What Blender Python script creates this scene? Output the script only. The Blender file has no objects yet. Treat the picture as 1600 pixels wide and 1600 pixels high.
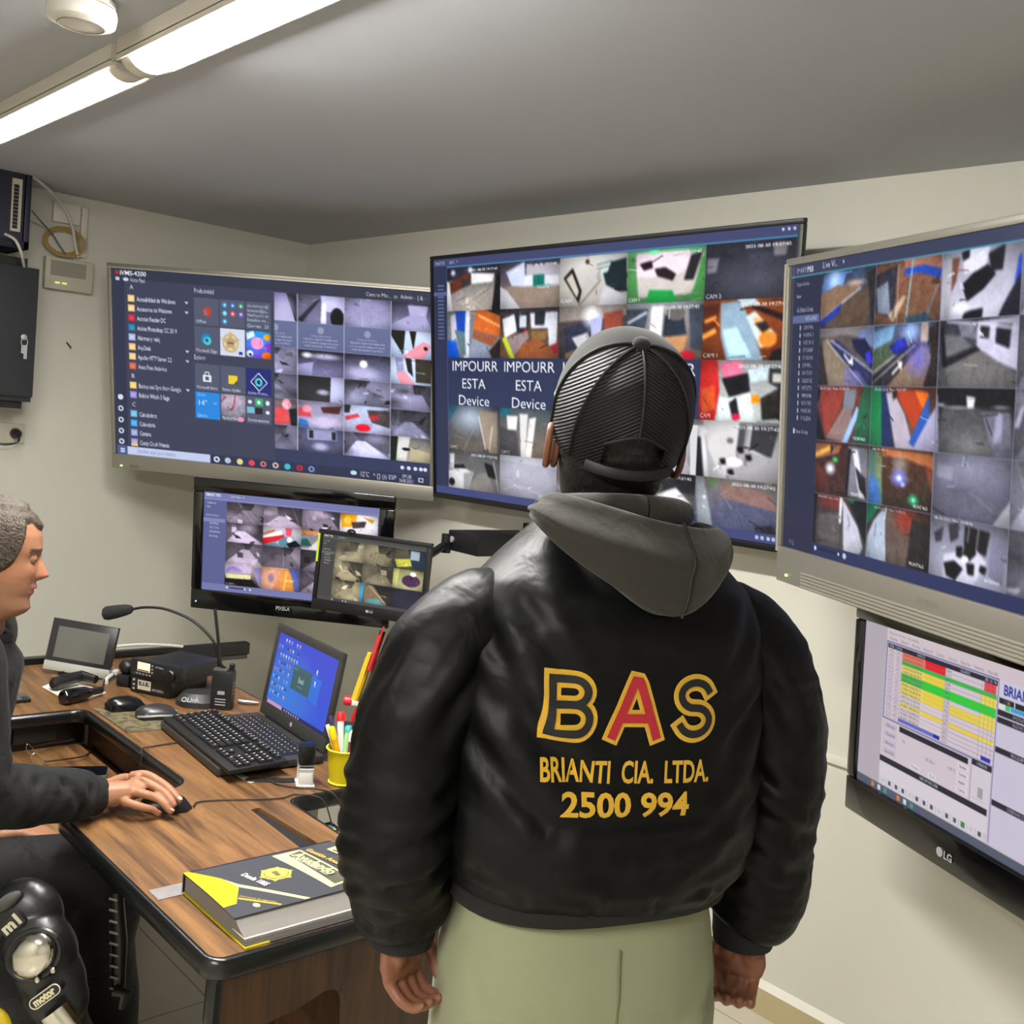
import bpy, bmesh, math, random
import numpy as np
from mathutils import Vector, Matrix
from mathutils.bvhtree import BVHTree
from mathutils.geometry import tessellate_polygon

C = bpy.context.scene.collection
SC = bpy.context.scene
PI = math.pi

# ---------------------------------------------------------------- camera, world, exposure
# x runs along the front wall (0 at the left wall), y towards the front wall (y=0), z up
CAM = Vector((4.572, -2.638, 1.65))
CR = Vector((0.6585, 0.7467, 0.0940)).normalized()
CF = Vector((-0.7421, 0.6650, -0.0844)).normalized()
CU = CR.cross(CF).normalized()
CR = CF.cross(CU).normalized()
FPX = 1663.5
camd = bpy.data.cameras.new('camera')
camd.sensor_width = 36.0
camd.lens = 36.0 * FPX / 1600.0
camd.clip_start = 0.05
cam = bpy.data.objects.new('camera', camd)
C.objects.link(cam)
Mc = Matrix((CR, CU, -CF)).transposed().to_4x4()
Mc.translation = CAM
cam.matrix_world = Mc
SC.camera = cam

world = bpy.data.worlds.new('world')
SC.world = world
world.use_nodes = True
world.node_tree.nodes['Background'].inputs[0].default_value = (0.5, 0.5, 0.5, 1)
world.node_tree.nodes['Background'].inputs[1].default_value = 0.05
SC.view_settings.view_transform = 'Standard'
SC.view_settings.look = 'None'
SC.view_settings.gamma = 1.0
SC.view_settings.use_curve_mapping = False
SC.view_settings.exposure = 0.0
LAMP_L = {'left': 62.0, 'mid': 185.0, 'rear': 250.0}     # radiance of the three tube lamps
CEIL_Z = 2.396


def pick(px, py, axis, val):
    """point of the sight line through a photo position (1600 frame) on the plane axis=val"""
    d = CF + CR * ((px - 800) / FPX) - CU * ((py - 800) / FPX)
    t = (val - CAM[axis]) / d[axis]
    return CAM + d * t


def at(px, py, D):
    """point at depth D"""
    return CAM + (CF + CR * ((px - 800) / FPX) - CU * ((py - 800) / FPX)) * D


def lin(c):
    c = np.asarray(c, float) / 255.0
    return np.where(c <= 0.04045, c / 12.92, ((c + 0.055) / 1.055) ** 2.4)


# ---------------------------------------------------------------- materials
def new_mat(name):
    m = bpy.data.materials.new(name)
    m.use_nodes = True
    return m, m.node_tree, m.node_tree.nodes['Principled BSDF']


MATS = {}


def mat(name, col, rough=0.5, metal=0.0, spec=0.5, bump=None, var=0.0, coat=0.0, sheen=0.0, emit=None, estr=0.0, trans=0.0, vs=6.0):
    """col is sRGB 0-255; var mixes a noise variation into the colour; bump=(scale, strength)"""
    if name in MATS:
        return MATS[name]
    m, nt, b = new_mat(name)
    c = tuple(lin(col)) + (1,)
    b.inputs['Base Color'].default_value = c
    b.inputs['Roughness'].default_value = rough
    b.inputs['Metallic'].default_value = metal
    b.inputs['Specular IOR Level'].default_value = spec
    b.inputs['Coat Weight'].default_value = coat
    b.inputs['Sheen Weight'].default_value = sheen
    b.inputs['Transmission Weight'].default_value = trans
    tc = nt.nodes.new('ShaderNodeTexCoord')
    if var:
        n = nt.nodes.new('ShaderNodeTexNoise')
        n.inputs['Scale'].default_value = vs
        n.inputs['Detail'].default_value = 5
        nt.links.new(tc.outputs['Object'], n.inputs['Vector'])
        mx = nt.nodes.new('ShaderNodeMix')
        mx.data_type = 'RGBA'
        mx.inputs['A'].default_value = tuple(x * (1 - var) for x in c[:3]) + (1,)
        mx.inputs['B'].default_value = tuple(min(1, x * (1 + var)) for x in c[:3]) + (1,)
        nt.links.new(n.outputs['Fac'], mx.inputs['Factor'])
        nt.links.new(mx.outputs['Result'], b.inputs['Base Color'])
    if bump:
        n2 = nt.nodes.new('ShaderNodeTexNoise')
        n2.inputs['Scale'].default_value = bump[0]
        n2.inputs['Detail'].default_value = 4
        nt.links.new(tc.outputs['Object'], n2.inputs['Vector'])
        bp = nt.nodes.new('ShaderNodeBump')
        bp.inputs['Strength'].default_value = bump[1]
        bp.inputs['Distance'].default_value = 0.01
        nt.links.new(n2.outputs['Fac'], bp.inputs['Height'])
        nt.links.new(bp.outputs['Normal'], b.inputs['Normal'])
    if emit is not None:
        b.inputs['Emission Color'].default_value = tuple(lin(emit)) + (1,)
        b.inputs['Emission Strength'].default_value = estr
    MATS[name] = m
    return m


def wood_mat(name, dark, light, rough=0.42, scale=1.0, axis=0):
    m, nt, b = new_mat(name)
    tc = nt.nodes.new('ShaderNodeTexCoord')
    mp = nt.nodes.new('ShaderNodeMapping')
    s = [14 * scale] * 3
    s[axis] = 1.1 * scale
    mp.inputs['Scale'].default_value = s
    nt.links.new(tc.outputs['Object'], mp.inputs['Vector'])
    n = nt.nodes.new('ShaderNodeTexNoise')
    n.inputs['Scale'].default_value = 2.2
    n.inputs['Detail'].default_value = 8
    n.inputs['Roughness'].default_value = 0.62
    n.inputs['Distortion'].default_value = 0.9
    nt.links.new(mp.outputs['Vector'], n.inputs['Vector'])
    r = nt.nodes.new('ShaderNodeValToRGB')
    r.color_ramp.elements[0].position = 0.32
    r.color_ramp.elements[0].color = tuple(lin(dark)) + (1,)
    r.color_ramp.elements[1].position = 0.70
    r.color_ramp.elements[1].color = tuple(lin(light)) + (1,)
    nt.links.new(n.outputs['Fac'], r.inputs['Fac'])
    mp2 = nt.nodes.new('ShaderNodeMapping')
    s2 = [160 * scale] * 3
    s2[axis] = 9 * scale
    mp2.inputs['Scale'].default_value = s2
    nt.links.new(tc.outputs['Object'], mp2.inputs['Vector'])
    n2 = nt.nodes.new('ShaderNodeTexNoise')
    n2.inputs['Scale'].default_value = 1.5
    n2.inputs['Detail'].default_value = 3
    nt.links.new(mp2.outputs['Vector'], n2.inputs['Vector'])
    mx = nt.nodes.new('ShaderNodeMix')
    mx.data_type = 'RGBA'
    mx.blend_type = 'MULTIPLY'
    mx.inputs['Factor'].default_value = 0.5
    nt.links.new(r.outputs['Color'], mx.inputs['A'])
    nt.links.new(n2.outputs['Color'], mx.inputs['B'])
    hs = nt.nodes.new('ShaderNodeHueSaturation')
    hs.inputs['Saturation'].default_value = 1.0
    hs.inputs['Value'].default_value = 1.35
    nt.links.new(mx.outputs['Result'], hs.inputs['Color'])
    r2 = nt.nodes.new('ShaderNodeRGBToBW')
    nt.links.new(n2.outputs['Color'], r2.inputs['Color'])
    # take the fine grain as grey so it never tints the wood
    nt.links.new(r2.outputs['Val'], mx.inputs['B'])
    nt.links.new(hs.outputs['Color'], b.inputs['Base Color'])
    b.inputs['Roughness'].default_value = rough
    bp = nt.nodes.new('ShaderNodeBump')
    bp.inputs['Strength'].default_value = 0.06
    bp.inputs['Distance'].default_value = 0.004
    nt.links.new(n2.outputs['Fac'], bp.inputs['Height'])
    nt.links.new(bp.outputs['Normal'], b.inputs['Normal'])
    MATS[name] = m
    return m


def vcol_mat(name, attr='Col', emission=None, rough=0.5, bump=None, spec=0.5, scale_vec=None):
    """material reading a colour attribute; emission=strength makes it a lit display"""
    m, nt, b = new_mat(name)
    a = nt.nodes.new('ShaderNodeAttribute')
    a.attribute_name = attr
    b.inputs['Roughness'].default_value = rough
    b.inputs['Specular IOR Level'].default_value = spec
    if emission:
        b.inputs['Base Color'].default_value = (0.01, 0.01, 0.012, 1)
        nt.links.new(a.outputs['Color'], b.inputs['Emission Color'])
        b.inputs['Emission Strength'].default_value = emission
    else:
        nt.links.new(a.outputs['Color'], b.inputs['Base Color'])
    if bump:
        tc = nt.nodes.new('ShaderNodeTexCoord')
        n2 = nt.nodes.new('ShaderNodeTexNoise')
        n2.inputs['Scale'].default_value = bump[0]
        nt.links.new(tc.outputs['Object'], n2.inputs['Vector'])
        bp = nt.nodes.new('ShaderNodeBump')
        bp.inputs['Strength'].default_value = bump[1]
        bp.inputs['Distance'].default_value = 0.002
        nt.links.new(n2.outputs['Fac'], bp.inputs['Height'])
        nt.links.new(bp.outputs['Normal'], b.inputs['Normal'])
    MATS[name] = m
    return m


# ---------------------------------------------------------------- mesh building
class MB:
    """collects shapes (world coordinates) and links them as ONE mesh object"""

    def __init__(s):
        s.v, s.f, s.mi = [], [], []

    def add(s, verts, faces, mi=0):
        o = len(s.v)
        s.v += [Vector(p) for p in verts]
        s.f += [tuple(i + o for i in f) for f in faces]
        s.mi += [mi] * len(faces)
        return s

    def box(s, a, b, M=None, mi=0):
        x0, y0, z0 = a
        x1, y1, z1 = b
        v = [Vector(p) for p in ((x0, y0, z0), (x1, y0, z0), (x1, y1, z0), (x0, y1, z0), (x0, y0, z1), (x1, y0, z1), (x1, y1, z1), (x0, y1, z1))]
        if M is not None:
            v = [M @ p for p in v]
        return s.add(v, [(0, 3, 2, 1), (4, 5, 6, 7), (0, 1, 5, 4), (1, 2, 6, 5), (2, 3, 7, 6), (3, 0, 4, 7)], mi)

    def rings(s, rings, closed=True, cap=True, mi=0):
        n = len(rings[0])
        o = len(s.v)
        for r in rings:
            s.v += [Vector(p) for p in r]
        for i in range(len(rings) - 1):
            for j in range(n if closed else n - 1):
                k = (j + 1) % n
                s.f.append((o + i * n + j, o + i * n + k, o + (i + 1) * n + k, o + (i + 1) * n + j))
                s.mi.append(mi)
        if cap and closed:
            s.f.append(tuple(o + j for j in reversed(range(n))))
            s.mi.append(mi)
            s.f.append(tuple(o + (len(rings) - 1) * n + j for j in range(n)))
            s.mi.append(mi)
        return s

    def tube(s, path, r, n=10, M=None, mi=0, cap=True, flat=1.0, up=None):
        P = [Vector(p) for p in path]
        if M is not None:
            P = [M @ p for p in P]
        R = r if hasattr(r, '__len__') else [r] * len(P)
        prev = None
        rings = []
        for i, p in enumerate(P):
            t = (P[min(i + 1, len(P) - 1)] - P[max(i - 1, 0)]).normalized()
            if prev is None:
                a = Vector(up) if up is not None else (Vector((0, 0, 1)) if abs(t.z) < 0.9 else Vector((1, 0, 0)))
                u = (a - t * a.dot(t)).normalized()
            else:
                u = (prev - t * prev.dot(t))
                u = u.normalized() if u.length > 1e-6 else t.orthogonal().normalized()
            prev = u
            w = t.cross(u)
            rings.append([p + (u * math.cos(2 * PI * k / n) * flat + w * math.sin(2 * PI * k / n)) * R[i] for k in range(n)])
        return s.rings(rings, True, cap, mi)

    def lathe(s, prof, M=None, n=28, mi=0, cap=True):
        rings = [[Vector((r * math.cos(2 * PI * k / n), r * math.sin(2 * PI * k / n), z)) for k in range(n)] for r, z in prof]
        if M is not None:
            rings = [[M @ p for p in r] for r in rings]
        return s.rings(rings, True, cap, mi)

    def prism(s, poly, h0, h1, M=None, mi=0):
        """poly in local xy, extruded h0..h1 along local z"""
        n = len(poly)
        v = [Vector((x, y, h0)) for x, y in poly] + [Vector((x, y, h1)) for x, y in poly]
        if M is not None:
            v = [M @ p for p in v]
        o = len(s.v)
        s.v += v
        tri = tessellate_polygon([[Vector((x, y, 0)) for x, y in poly]])
        area = sum(poly[i][0] * poly[(i + 1) % n][1] - poly[(i + 1) % n][0] * poly[i][1] for i in range(n))
        for t in tri:
            a, b, c = t
            A, B, Cc = (Vector(poly[i]) for i in (a, b, c))
            if (B - A).cross(Cc - A) < 0:
                a, c = c, a
            s.f.append((o + n + a, o + n + b, o + n + c))
            s.f.append((o + c, o + b, o + a))
            s.mi += [mi, mi]
        for i in range(n):
            j = (i + 1) % n
            q = (o + i, o + j, o + n + j, o + n + i)
            s.f.append(q if area > 0 else tuple(reversed(q)))
            s.mi.append(mi)
        return s

    def ball(s, c, r, nu=16, nv=10, M=None, mi=0):
        rx, ry, rz = r if hasattr(r, '__len__') else (r, r, r)
        rings = []
        for i in range(nv + 1):
            ph = -PI / 2 + PI * i / nv
            ph = max(-PI / 2 + 0.02, min(PI / 2 - 0.02, ph))
            rings.append([Vector((rx * math.cos(ph) * math.cos(2 * PI * k / nu), ry * math.cos(ph) * math.sin(2 * PI * k / nu), rz * math.sin(ph))) + Vector(c) for k in range(nu)])
        if M is not None:
            rings = [[M @ p for p in r_] for r_ in rings]
        return s.rings(rings, True, True, mi)

    def mesh(s, name, off=Vector((0, 0, 0))):
        me = bpy.data.meshes.new(name)
        me.from_pydata([tuple(p - off) for p in s.v], [], s.f)
        me.polygons.foreach_set('material_index', s.mi)
        me.update()
        return me

    def build(s, name, m, parent=None, smooth=False, bevel=0.0, label=None, seg=2, angle=35):
        off = origin_of(parent) if parent is not None else Vector((0, 0, 0))
        me = s.mesh(name, off)
        ms = m if isinstance(m, (list, tuple)) else [m]
        for k in ms:
            me.materials.append(k)
        bm = bmesh.new()
        bm.from_mesh(me)
        bmesh.ops.recalc_face_normals(bm, faces=bm.faces)
        if bevel:
            es = [e for e in bm.edges if len(e.link_faces) == 2 and e.calc_face_angle(0) > math.radians(30)]
            bmesh.ops.bevel(bm, geom=es, offset=bevel, segments=seg, affect='EDGES', profile=0.6, clamp_overlap=True)
        bm.to_mesh(me)
        bm.free()
        o = bpy.data.objects.new(name, me)
        C.objects.link(o)
        if parent is not None:
            o.parent = parent
        if label:
            o['label'] = label
        if smooth or bevel:
            shade(me, angle)
        return o


def shade(me, angle=35):
    me.polygons.foreach_set('use_smooth', [True] * len(me.polygons))
    if angle:
        me.set_sharp_from_angle(angle=math.radians(angle))


ORI = {}


def origin_of(o):
    p = Vector(o.location)
    while o.parent is not None:
        o = o.parent
        p += Vector(o.location)
    return p


def tag(o, label, cat, group=None):
    o['label'] = label
    o['category'] = cat
    if group:
        o['group'] = group
    return o


def thing(name, label, cat, loc, group=None):
    o = bpy.data.objects.new(name, None)
    o.empty_display_size = 0.05
    C.objects.link(o)
    o.location = loc
    return tag(o, label, cat, group)


def struct(o):
    o['kind'] = 'structure'
    return o


def frame(o, x, y, z):
    M = Matrix((Vector(x), Vector(y), Vector(z))).transposed().to_4x4()
    M.translation = Vector(o)
    return M


def rotz(o, deg):
    return Matrix.Translation(Vector(o)) @ Matrix.Rotation(math.radians(deg), 4, 'Z')


def smooth_path(pts, n=8):
    """Catmull-Rom through points"""
    P = [Vector(p) for p in pts]
    P = [P[0] * 2 - P[1]] + P + [P[-1] * 2 - P[-2]]
    out = []
    for i in range(1, len(P) - 2):
        a, b, c, d = P[i - 1], P[i], P[i + 1], P[i + 2]
        for k in range(n):
            t = k / n
            out.append(0.5 * ((2 * b) + (c - a) * t + (2 * a - 5 * b + 4 * c - d) * t * t + (3 * b - a - 3 * c + d) * t ** 3))
    out.append(P[-2])
    return out


def interp(xs, ys, x):
    return float(np.interp(x, xs, ys))


# text as triangles: list of ((x,y),(x,y),(x,y)); cap height = 1, starts at x=0
TXT = {}


def text_tris(s, bold=0.0):
    key = (s, bold)
    if key in TXT:
        return TXT[key]
    cu = bpy.data.curves.new('t', 'FONT')
    cu.body = s
    cu.resolution_u = 3
    cu.offset = bold
    ob = bpy.data.objects.new('t', cu)
    C.objects.link(ob)
    dg = bpy.context.evaluated_depsgraph_get()
    me = ob.evaluated_get(dg).to_mesh()
    me.calc_loop_triangles()
    k = 1 / 0.69
    tr = [[(me.vertices[i].co.x * k, me.vertices[i].co.y * k) for i in t.vertices] for t in me.loop_triangles]
    ob.evaluated_get(dg).to_mesh_clear()
    bpy.data.objects.remove(ob)
    bpy.data.curves.remove(cu)
    w = max([p[0] for t in tr for p in t] or [0])
    TXT[key] = (tr, w)
    return TXT[key]


def add_text(mb, M, s, h, width=None, bold=0.0, align='l', mi=0, z=0.0):
    """flat lettering in the local xy plane of M"""
    tr, w = text_tris(s, bold)
    sx = (width / w) if width else h
    ox = -0.5 * w * sx if align == 'c' else 0
    for t in tr:
        mb.add([M @ Vector((p[0] * sx + ox, p[1] * h, z)) for p in t], [(0, 1, 2)], mi)
    return w * sx

# ---------------------------------------------------------------- what the screens show (drawn into mesh colours)
class Cv:
    """small raster canvas, drawn at twice the mesh resolution"""

    def __init__(s, w, h, bg):
        s.w, s.h = 2 * w, 2 * h
        s.a = np.zeros((s.h, s.w, 3)) + np.array(bg, float)
        s.clip = (0, 0, s.w, s.h)
        s.box = (0.0, 0.0, 1.0, 1.0)

    def tile(s, u0, v0, u1, v1):
        s.box = (u0, v0, u1, v1)
        s.clip = (max(0, int(round(u0 * s.w))), max(0, int(round(v0 * s.h))), min(s.w, int(round(u1 * s.w))), min(s.h, int(round(v1 * s.h))))
        return s

    def full(s):
        return s.tile(0, 0, 1, 1)

    def X(s, x, y):
        u0, v0, u1, v1 = s.box
        return (u0 + (u1 - u0) * x) * s.w, (v0 + (v1 - v0) * y) * s.h

    def _win(s, x0, y0, x1, y1):
        cx0, cy0, cx1, cy1 = s.clip
        return max(cx0, int(x0) - 1), max(cy0, int(y0) - 1), min(cx1, int(x1) + 2), min(cy1, int(y1) + 2)

    def _polypx(s, P, col, al):
        xs = [p[0] for p in P]
        ys = [p[1] for p in P]
        x0, y0, x1, y1 = s._win(min(xs), min(ys), max(xs), max(ys))
        if x1 <= x0 or y1 <= y0:
            return
        gx, gy = np.meshgrid(np.arange(x0, x1) + 0.5, np.arange(y0, y1) + 0.5)
        ins = np.zeros(gx.shape, bool)
        n = len(P)
        for i in range(n):
            xa, ya = P[i]
            xb, yb = P[(i + 1) % n]
            if ya == yb:
                continue
            c = ((ya > gy) != (yb > gy)) & (gx < (xb - xa) * (gy - ya) / (yb - ya) + xa)
            ins ^= c
        sub = s.a[y0:y1, x0:x1]
        sub[ins] = sub[ins] * (1 - al) + np.array(col, float) * al

    def p(s, pts, col, al=1.0):
        s._polypx([s.X(*q) for q in pts], col, al)
        return s

    def r(s, x0, y0, x1, y1, col, al=1.0):
        return s.p([(x0, y0), (x1, y0), (x1, y1), (x0, y1)], col, al)

    def g(s, c0, c1, vert=True):
        x0, y0, x1, y1 = s.clip
        n = (y1 - y0) if vert else (x1 - x0)
        t = np.linspace(0, 1, max(n, 1))[:, None]
        ramp = np.array(c0, float) * (1 - t) + np.array(c1, float) * t
        s.a[y0:y1, x0:x1] = ramp[:, None, :] if vert else ramp[None, :, :]
        return s

    def e(s, cx, cy, rx, ry, col, al=1.0, soft=0.0):
        px, py = s.X(cx, cy)
        qx = rx * (s.box[2] - s.box[0]) * s.w
        qy = ry * (s.box[3] - s.box[1]) * s.h
        k = 1 + soft
        x0, y0, x1, y1 = s._win(px - qx * k, py - qy * k, px + qx * k, py + qy * k)
        if x1 <= x0 or y1 <= y0:
            return s
        gx, gy = np.meshgrid(np.arange(x0, x1) + 0.5, np.arange(y0, y1) + 0.5)
        d = np.sqrt(((gx - px) / qx) ** 2 + ((gy - py) / qy) ** 2)
        m = (np.clip((1 + soft - d) / max(2 * soft, 1e-3), 0, 1) if soft else (d < 1).astype(float)) * al
        sub = s.a[y0:y1, x0:x1]
        sub[:] = sub * (1 - m[..., None]) + np.array(col, float) * m[..., None]
        return s

    def l(s, pts, w, col, al=1.0):
        for a, b in zip(pts[:-1], pts[1:]):
            ax, ay = s.X(*a)
            bx, by = s.X(*b)
            L = math.hypot(bx - ax, by - ay) or 1
            ww = w * (s.box[3] - s.box[1]) * s.h / 2
            nx, ny = -(by - ay) / L * ww, (bx - ax) / L * ww
            s._polypx([(ax + nx, ay + ny), (bx + nx, by + ny), (bx - nx, by - ny), (ax - nx, ay - ny)], col, al)
        return s

    def n(s, amp, seed=0, cell=6):
        """video noise and blotches"""
        x0, y0, x1, y1 = s.clip
        rs = np.random.RandomState(seed)
        h, w = y1 - y0, x1 - x0
        if h < 2 or w < 2:
            return s
        sub = s.a[y0:y1, x0:x1]
        k_ = max(1, min(h, w) // 34)
        for ax in (0, 1):
            f = sub.copy()
            for q in range(1, k_ + 1):
                pad = [(q, q) if a == ax else (0, 0) for a in range(3)]
                pp = np.pad(sub, pad, 'edge')
                f += (pp[2 * q:] + pp[:-2 * q]) if ax == 0 else (pp[:, 2 * q:] + pp[:, :-2 * q])
            sub = f / (2 * k_ + 1)
        s.a[y0:y1, x0:x1] = sub
        sub = s.a[y0:y1, x0:x1]
        # small sharp clutter, more contrast and the dark corners of a wide lens
        bx = s.box
        for q in range(9):
            X, Y = rs.rand(2)
            px_, py_ = int(Y * (h - 1)), int(X * (w - 1))
            c0 = sub[px_, py_] * rs.choice([0.6, 0.75, 1.2, 1.3])
            dx, dy = rs.normal(size=2) * 0.09
            if q % 3:
                s.l([(X, Y), (X + dx, Y + dy)], rs.uniform(0.015, 0.05), np.clip(c0, 0, 250), 0.6)
            else:
                s.p([(X, Y), (X + dx, Y + dy * .5), (X + dx * 1.2, Y + abs(dy)), (X, Y + abs(dy) * .8)], np.clip(c0, 0, 250), 0.6)
        m_ = sub.mean((0, 1))
        gx, gy = np.meshgrid(np.linspace(-1, 1, w), np.linspace(-1, 1, h))
        vg = 1.08 - 0.30 * np.clip(gx ** 2 + gy ** 2 - 0.5, 0, 1.5)
        s.a[y0:y1, x0:x1] = np.clip(((sub - m_) * 1.28 + m_ * 0.98) * vg[..., None], 0, 255)
        amp = amp * 0.55
        out = np.zeros((h, w))
        for c, k in ((cell, 1.0), (cell * 4, 1.0), (2, 0.4)):
            q = rs.rand(h // c + 2, w // c + 2) - 0.5
            q = np.repeat(np.repeat(q, c, 0), c, 1)[:h, :w]
            if c > 2:
                for ax in (0, 1):
                    f = q.copy()
                    for sft in range(1, c):
                        f += np.roll(q, -sft, ax)
                    q = f / c
            out += q * k
        s.a[y0:y1, x0:x1] += (out * amp)[..., None]
        return s

    def t(s, x, y, h, txt, col, width=None, al=1.0, align='l', bold=0.0):
        """text with baseline at y; h = cap height (tile units)"""
        tr, w = text_tris(txt, bold)
        hpx = h * (s.box[3] - s.box[1]) * s.h
        sx = hpx if width is None else width * (s.box[2] - s.box[0]) * s.w / max(w, 1e-6)
        ox, oy = s.X(x, y)
        if align == 'c':
            ox -= w * sx / 2
        if align == 'r':
            ox -= w * sx
        for q in tr:
            s._polypx([(ox + p[0] * sx, oy - p[1] * hpx) for p in q], col, al)
        return s

    def done(s):
        a = np.clip(s.a, 0, 255)
        return (a[0::2, 0::2] + a[1::2, 0::2] + a[0::2, 1::2] + a[1::2, 1::2]) / 4


W_ = (235, 235, 245)


def display_mesh(name, img, O, U, V, W, H, off, wdt=0.0):
    """a grid of coloured faces standing at the real place of the screen"""
    h, w = img.shape[:2]
    N = Vector(U).cross(-Vector(V)).normalized()
    O = Vector(O) + N * wdt - off
    uu = np.linspace(0, W, w + 1)
    vv = np.linspace(0, H, h + 1)
    gu, gv = np.meshgrid(uu, vv)
    co = np.array(O)[None, None] + gu[..., None] * np.array(U)[None, None] + gv[..., None] * np.array(V)[None, None]
    me = bpy.data.meshes.new(name)
    nv, nf = (w + 1) * (h + 1), w * h
    me.vertices.add(nv)
    me.vertices.foreach_set('co', co.reshape(-1))
    i = (np.arange(h)[:, None] * (w + 1) + np.arange(w)[None]).reshape(-1)
    quads = np.stack([i, i + w + 1, i + w + 2, i + 1], 1).reshape(-1)
    me.loops.add(nf * 4)
    me.loops.foreach_set('vertex_index', quads.astype(np.int32))
    me.polygons.add(nf)
    me.polygons.foreach_set('loop_start', (np.arange(nf) * 4).astype(np.int32))
    me.update(calc_edges=True)
    pad = np.pad(img, ((0, 1), (0, 1), (0, 0)), 'edge')
    pad2 = np.pad(img, ((1, 0), (1, 0), (0, 0)), 'edge')
    pt = (pad + pad2) / 2
    rgba = np.ones((nv, 4))
    rgba[:, :3] = lin(pt.reshape(-1, 3))
    a = me.color_attributes.new('Col', 'FLOAT_COLOR', 'POINT')
    a.data.foreach_set('color', rgba.reshape(-1))
    return me


def feed_bw(c, seed, tint=(1.0, 0.98, 1.12), lo=30, hi=190):
    """an infra-red corridor or yard seen by a ceiling camera"""
    R = random.Random(seed)
    T = lambda v: tuple(max(0, min(255, v * k)) for k in tint)
    a, b = R.uniform(0.35, 0.7), R.uniform(0.25, 0.5)
    m = lo + (hi - lo) * R.uniform(0.3, 0.8)
    c.g(T(m * 0.5), T(m * 1.1))
    c.p([(0, 0), (a - 0.15, 0), (a - 0.1, b), (0, 1)], T(m * R.uniform(0.5, 1.3)))
    c.p([(1, 0), (a + 0.2, 0), (a + 0.1, b), (1, 0.9)], T(m * R.uniform(0.4, 1.2)))
    c.p([(a - 0.1, b), (a + 0.1, b), (1.0, 1), (0.0, 1)], T(m * R.uniform(0.9, 1.4)))
    for k in range(R.randint(2, 5)):
        x, y = R.random(), R.uniform(0.1, 0.9)
        w, h = R.uniform(0.04, 0.2), R.uniform(0.05, 0.3)
        v = R.choice([lo * 0.6, lo, hi, hi * 1.15])
        s = R.uniform(-0.1, 0.1)
        c.p([(x, y), (x + w, y + s), (x + w + s, y + h), (x + s, y + h)], T(v), 0.8)
    for k in range(R.randint(1, 3)):
        c.e(R.random(), R.random(), R.uniform(0.1, 0.3), R.uniform(0.1, 0.3), T(R.choice([lo, hi])), 0.5, 0.8)
    c.l([(R.random(), 0), (R.random(), 1)], 0.02, T(hi), 0.5)
    c.n(26, seed)
    return c


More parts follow.
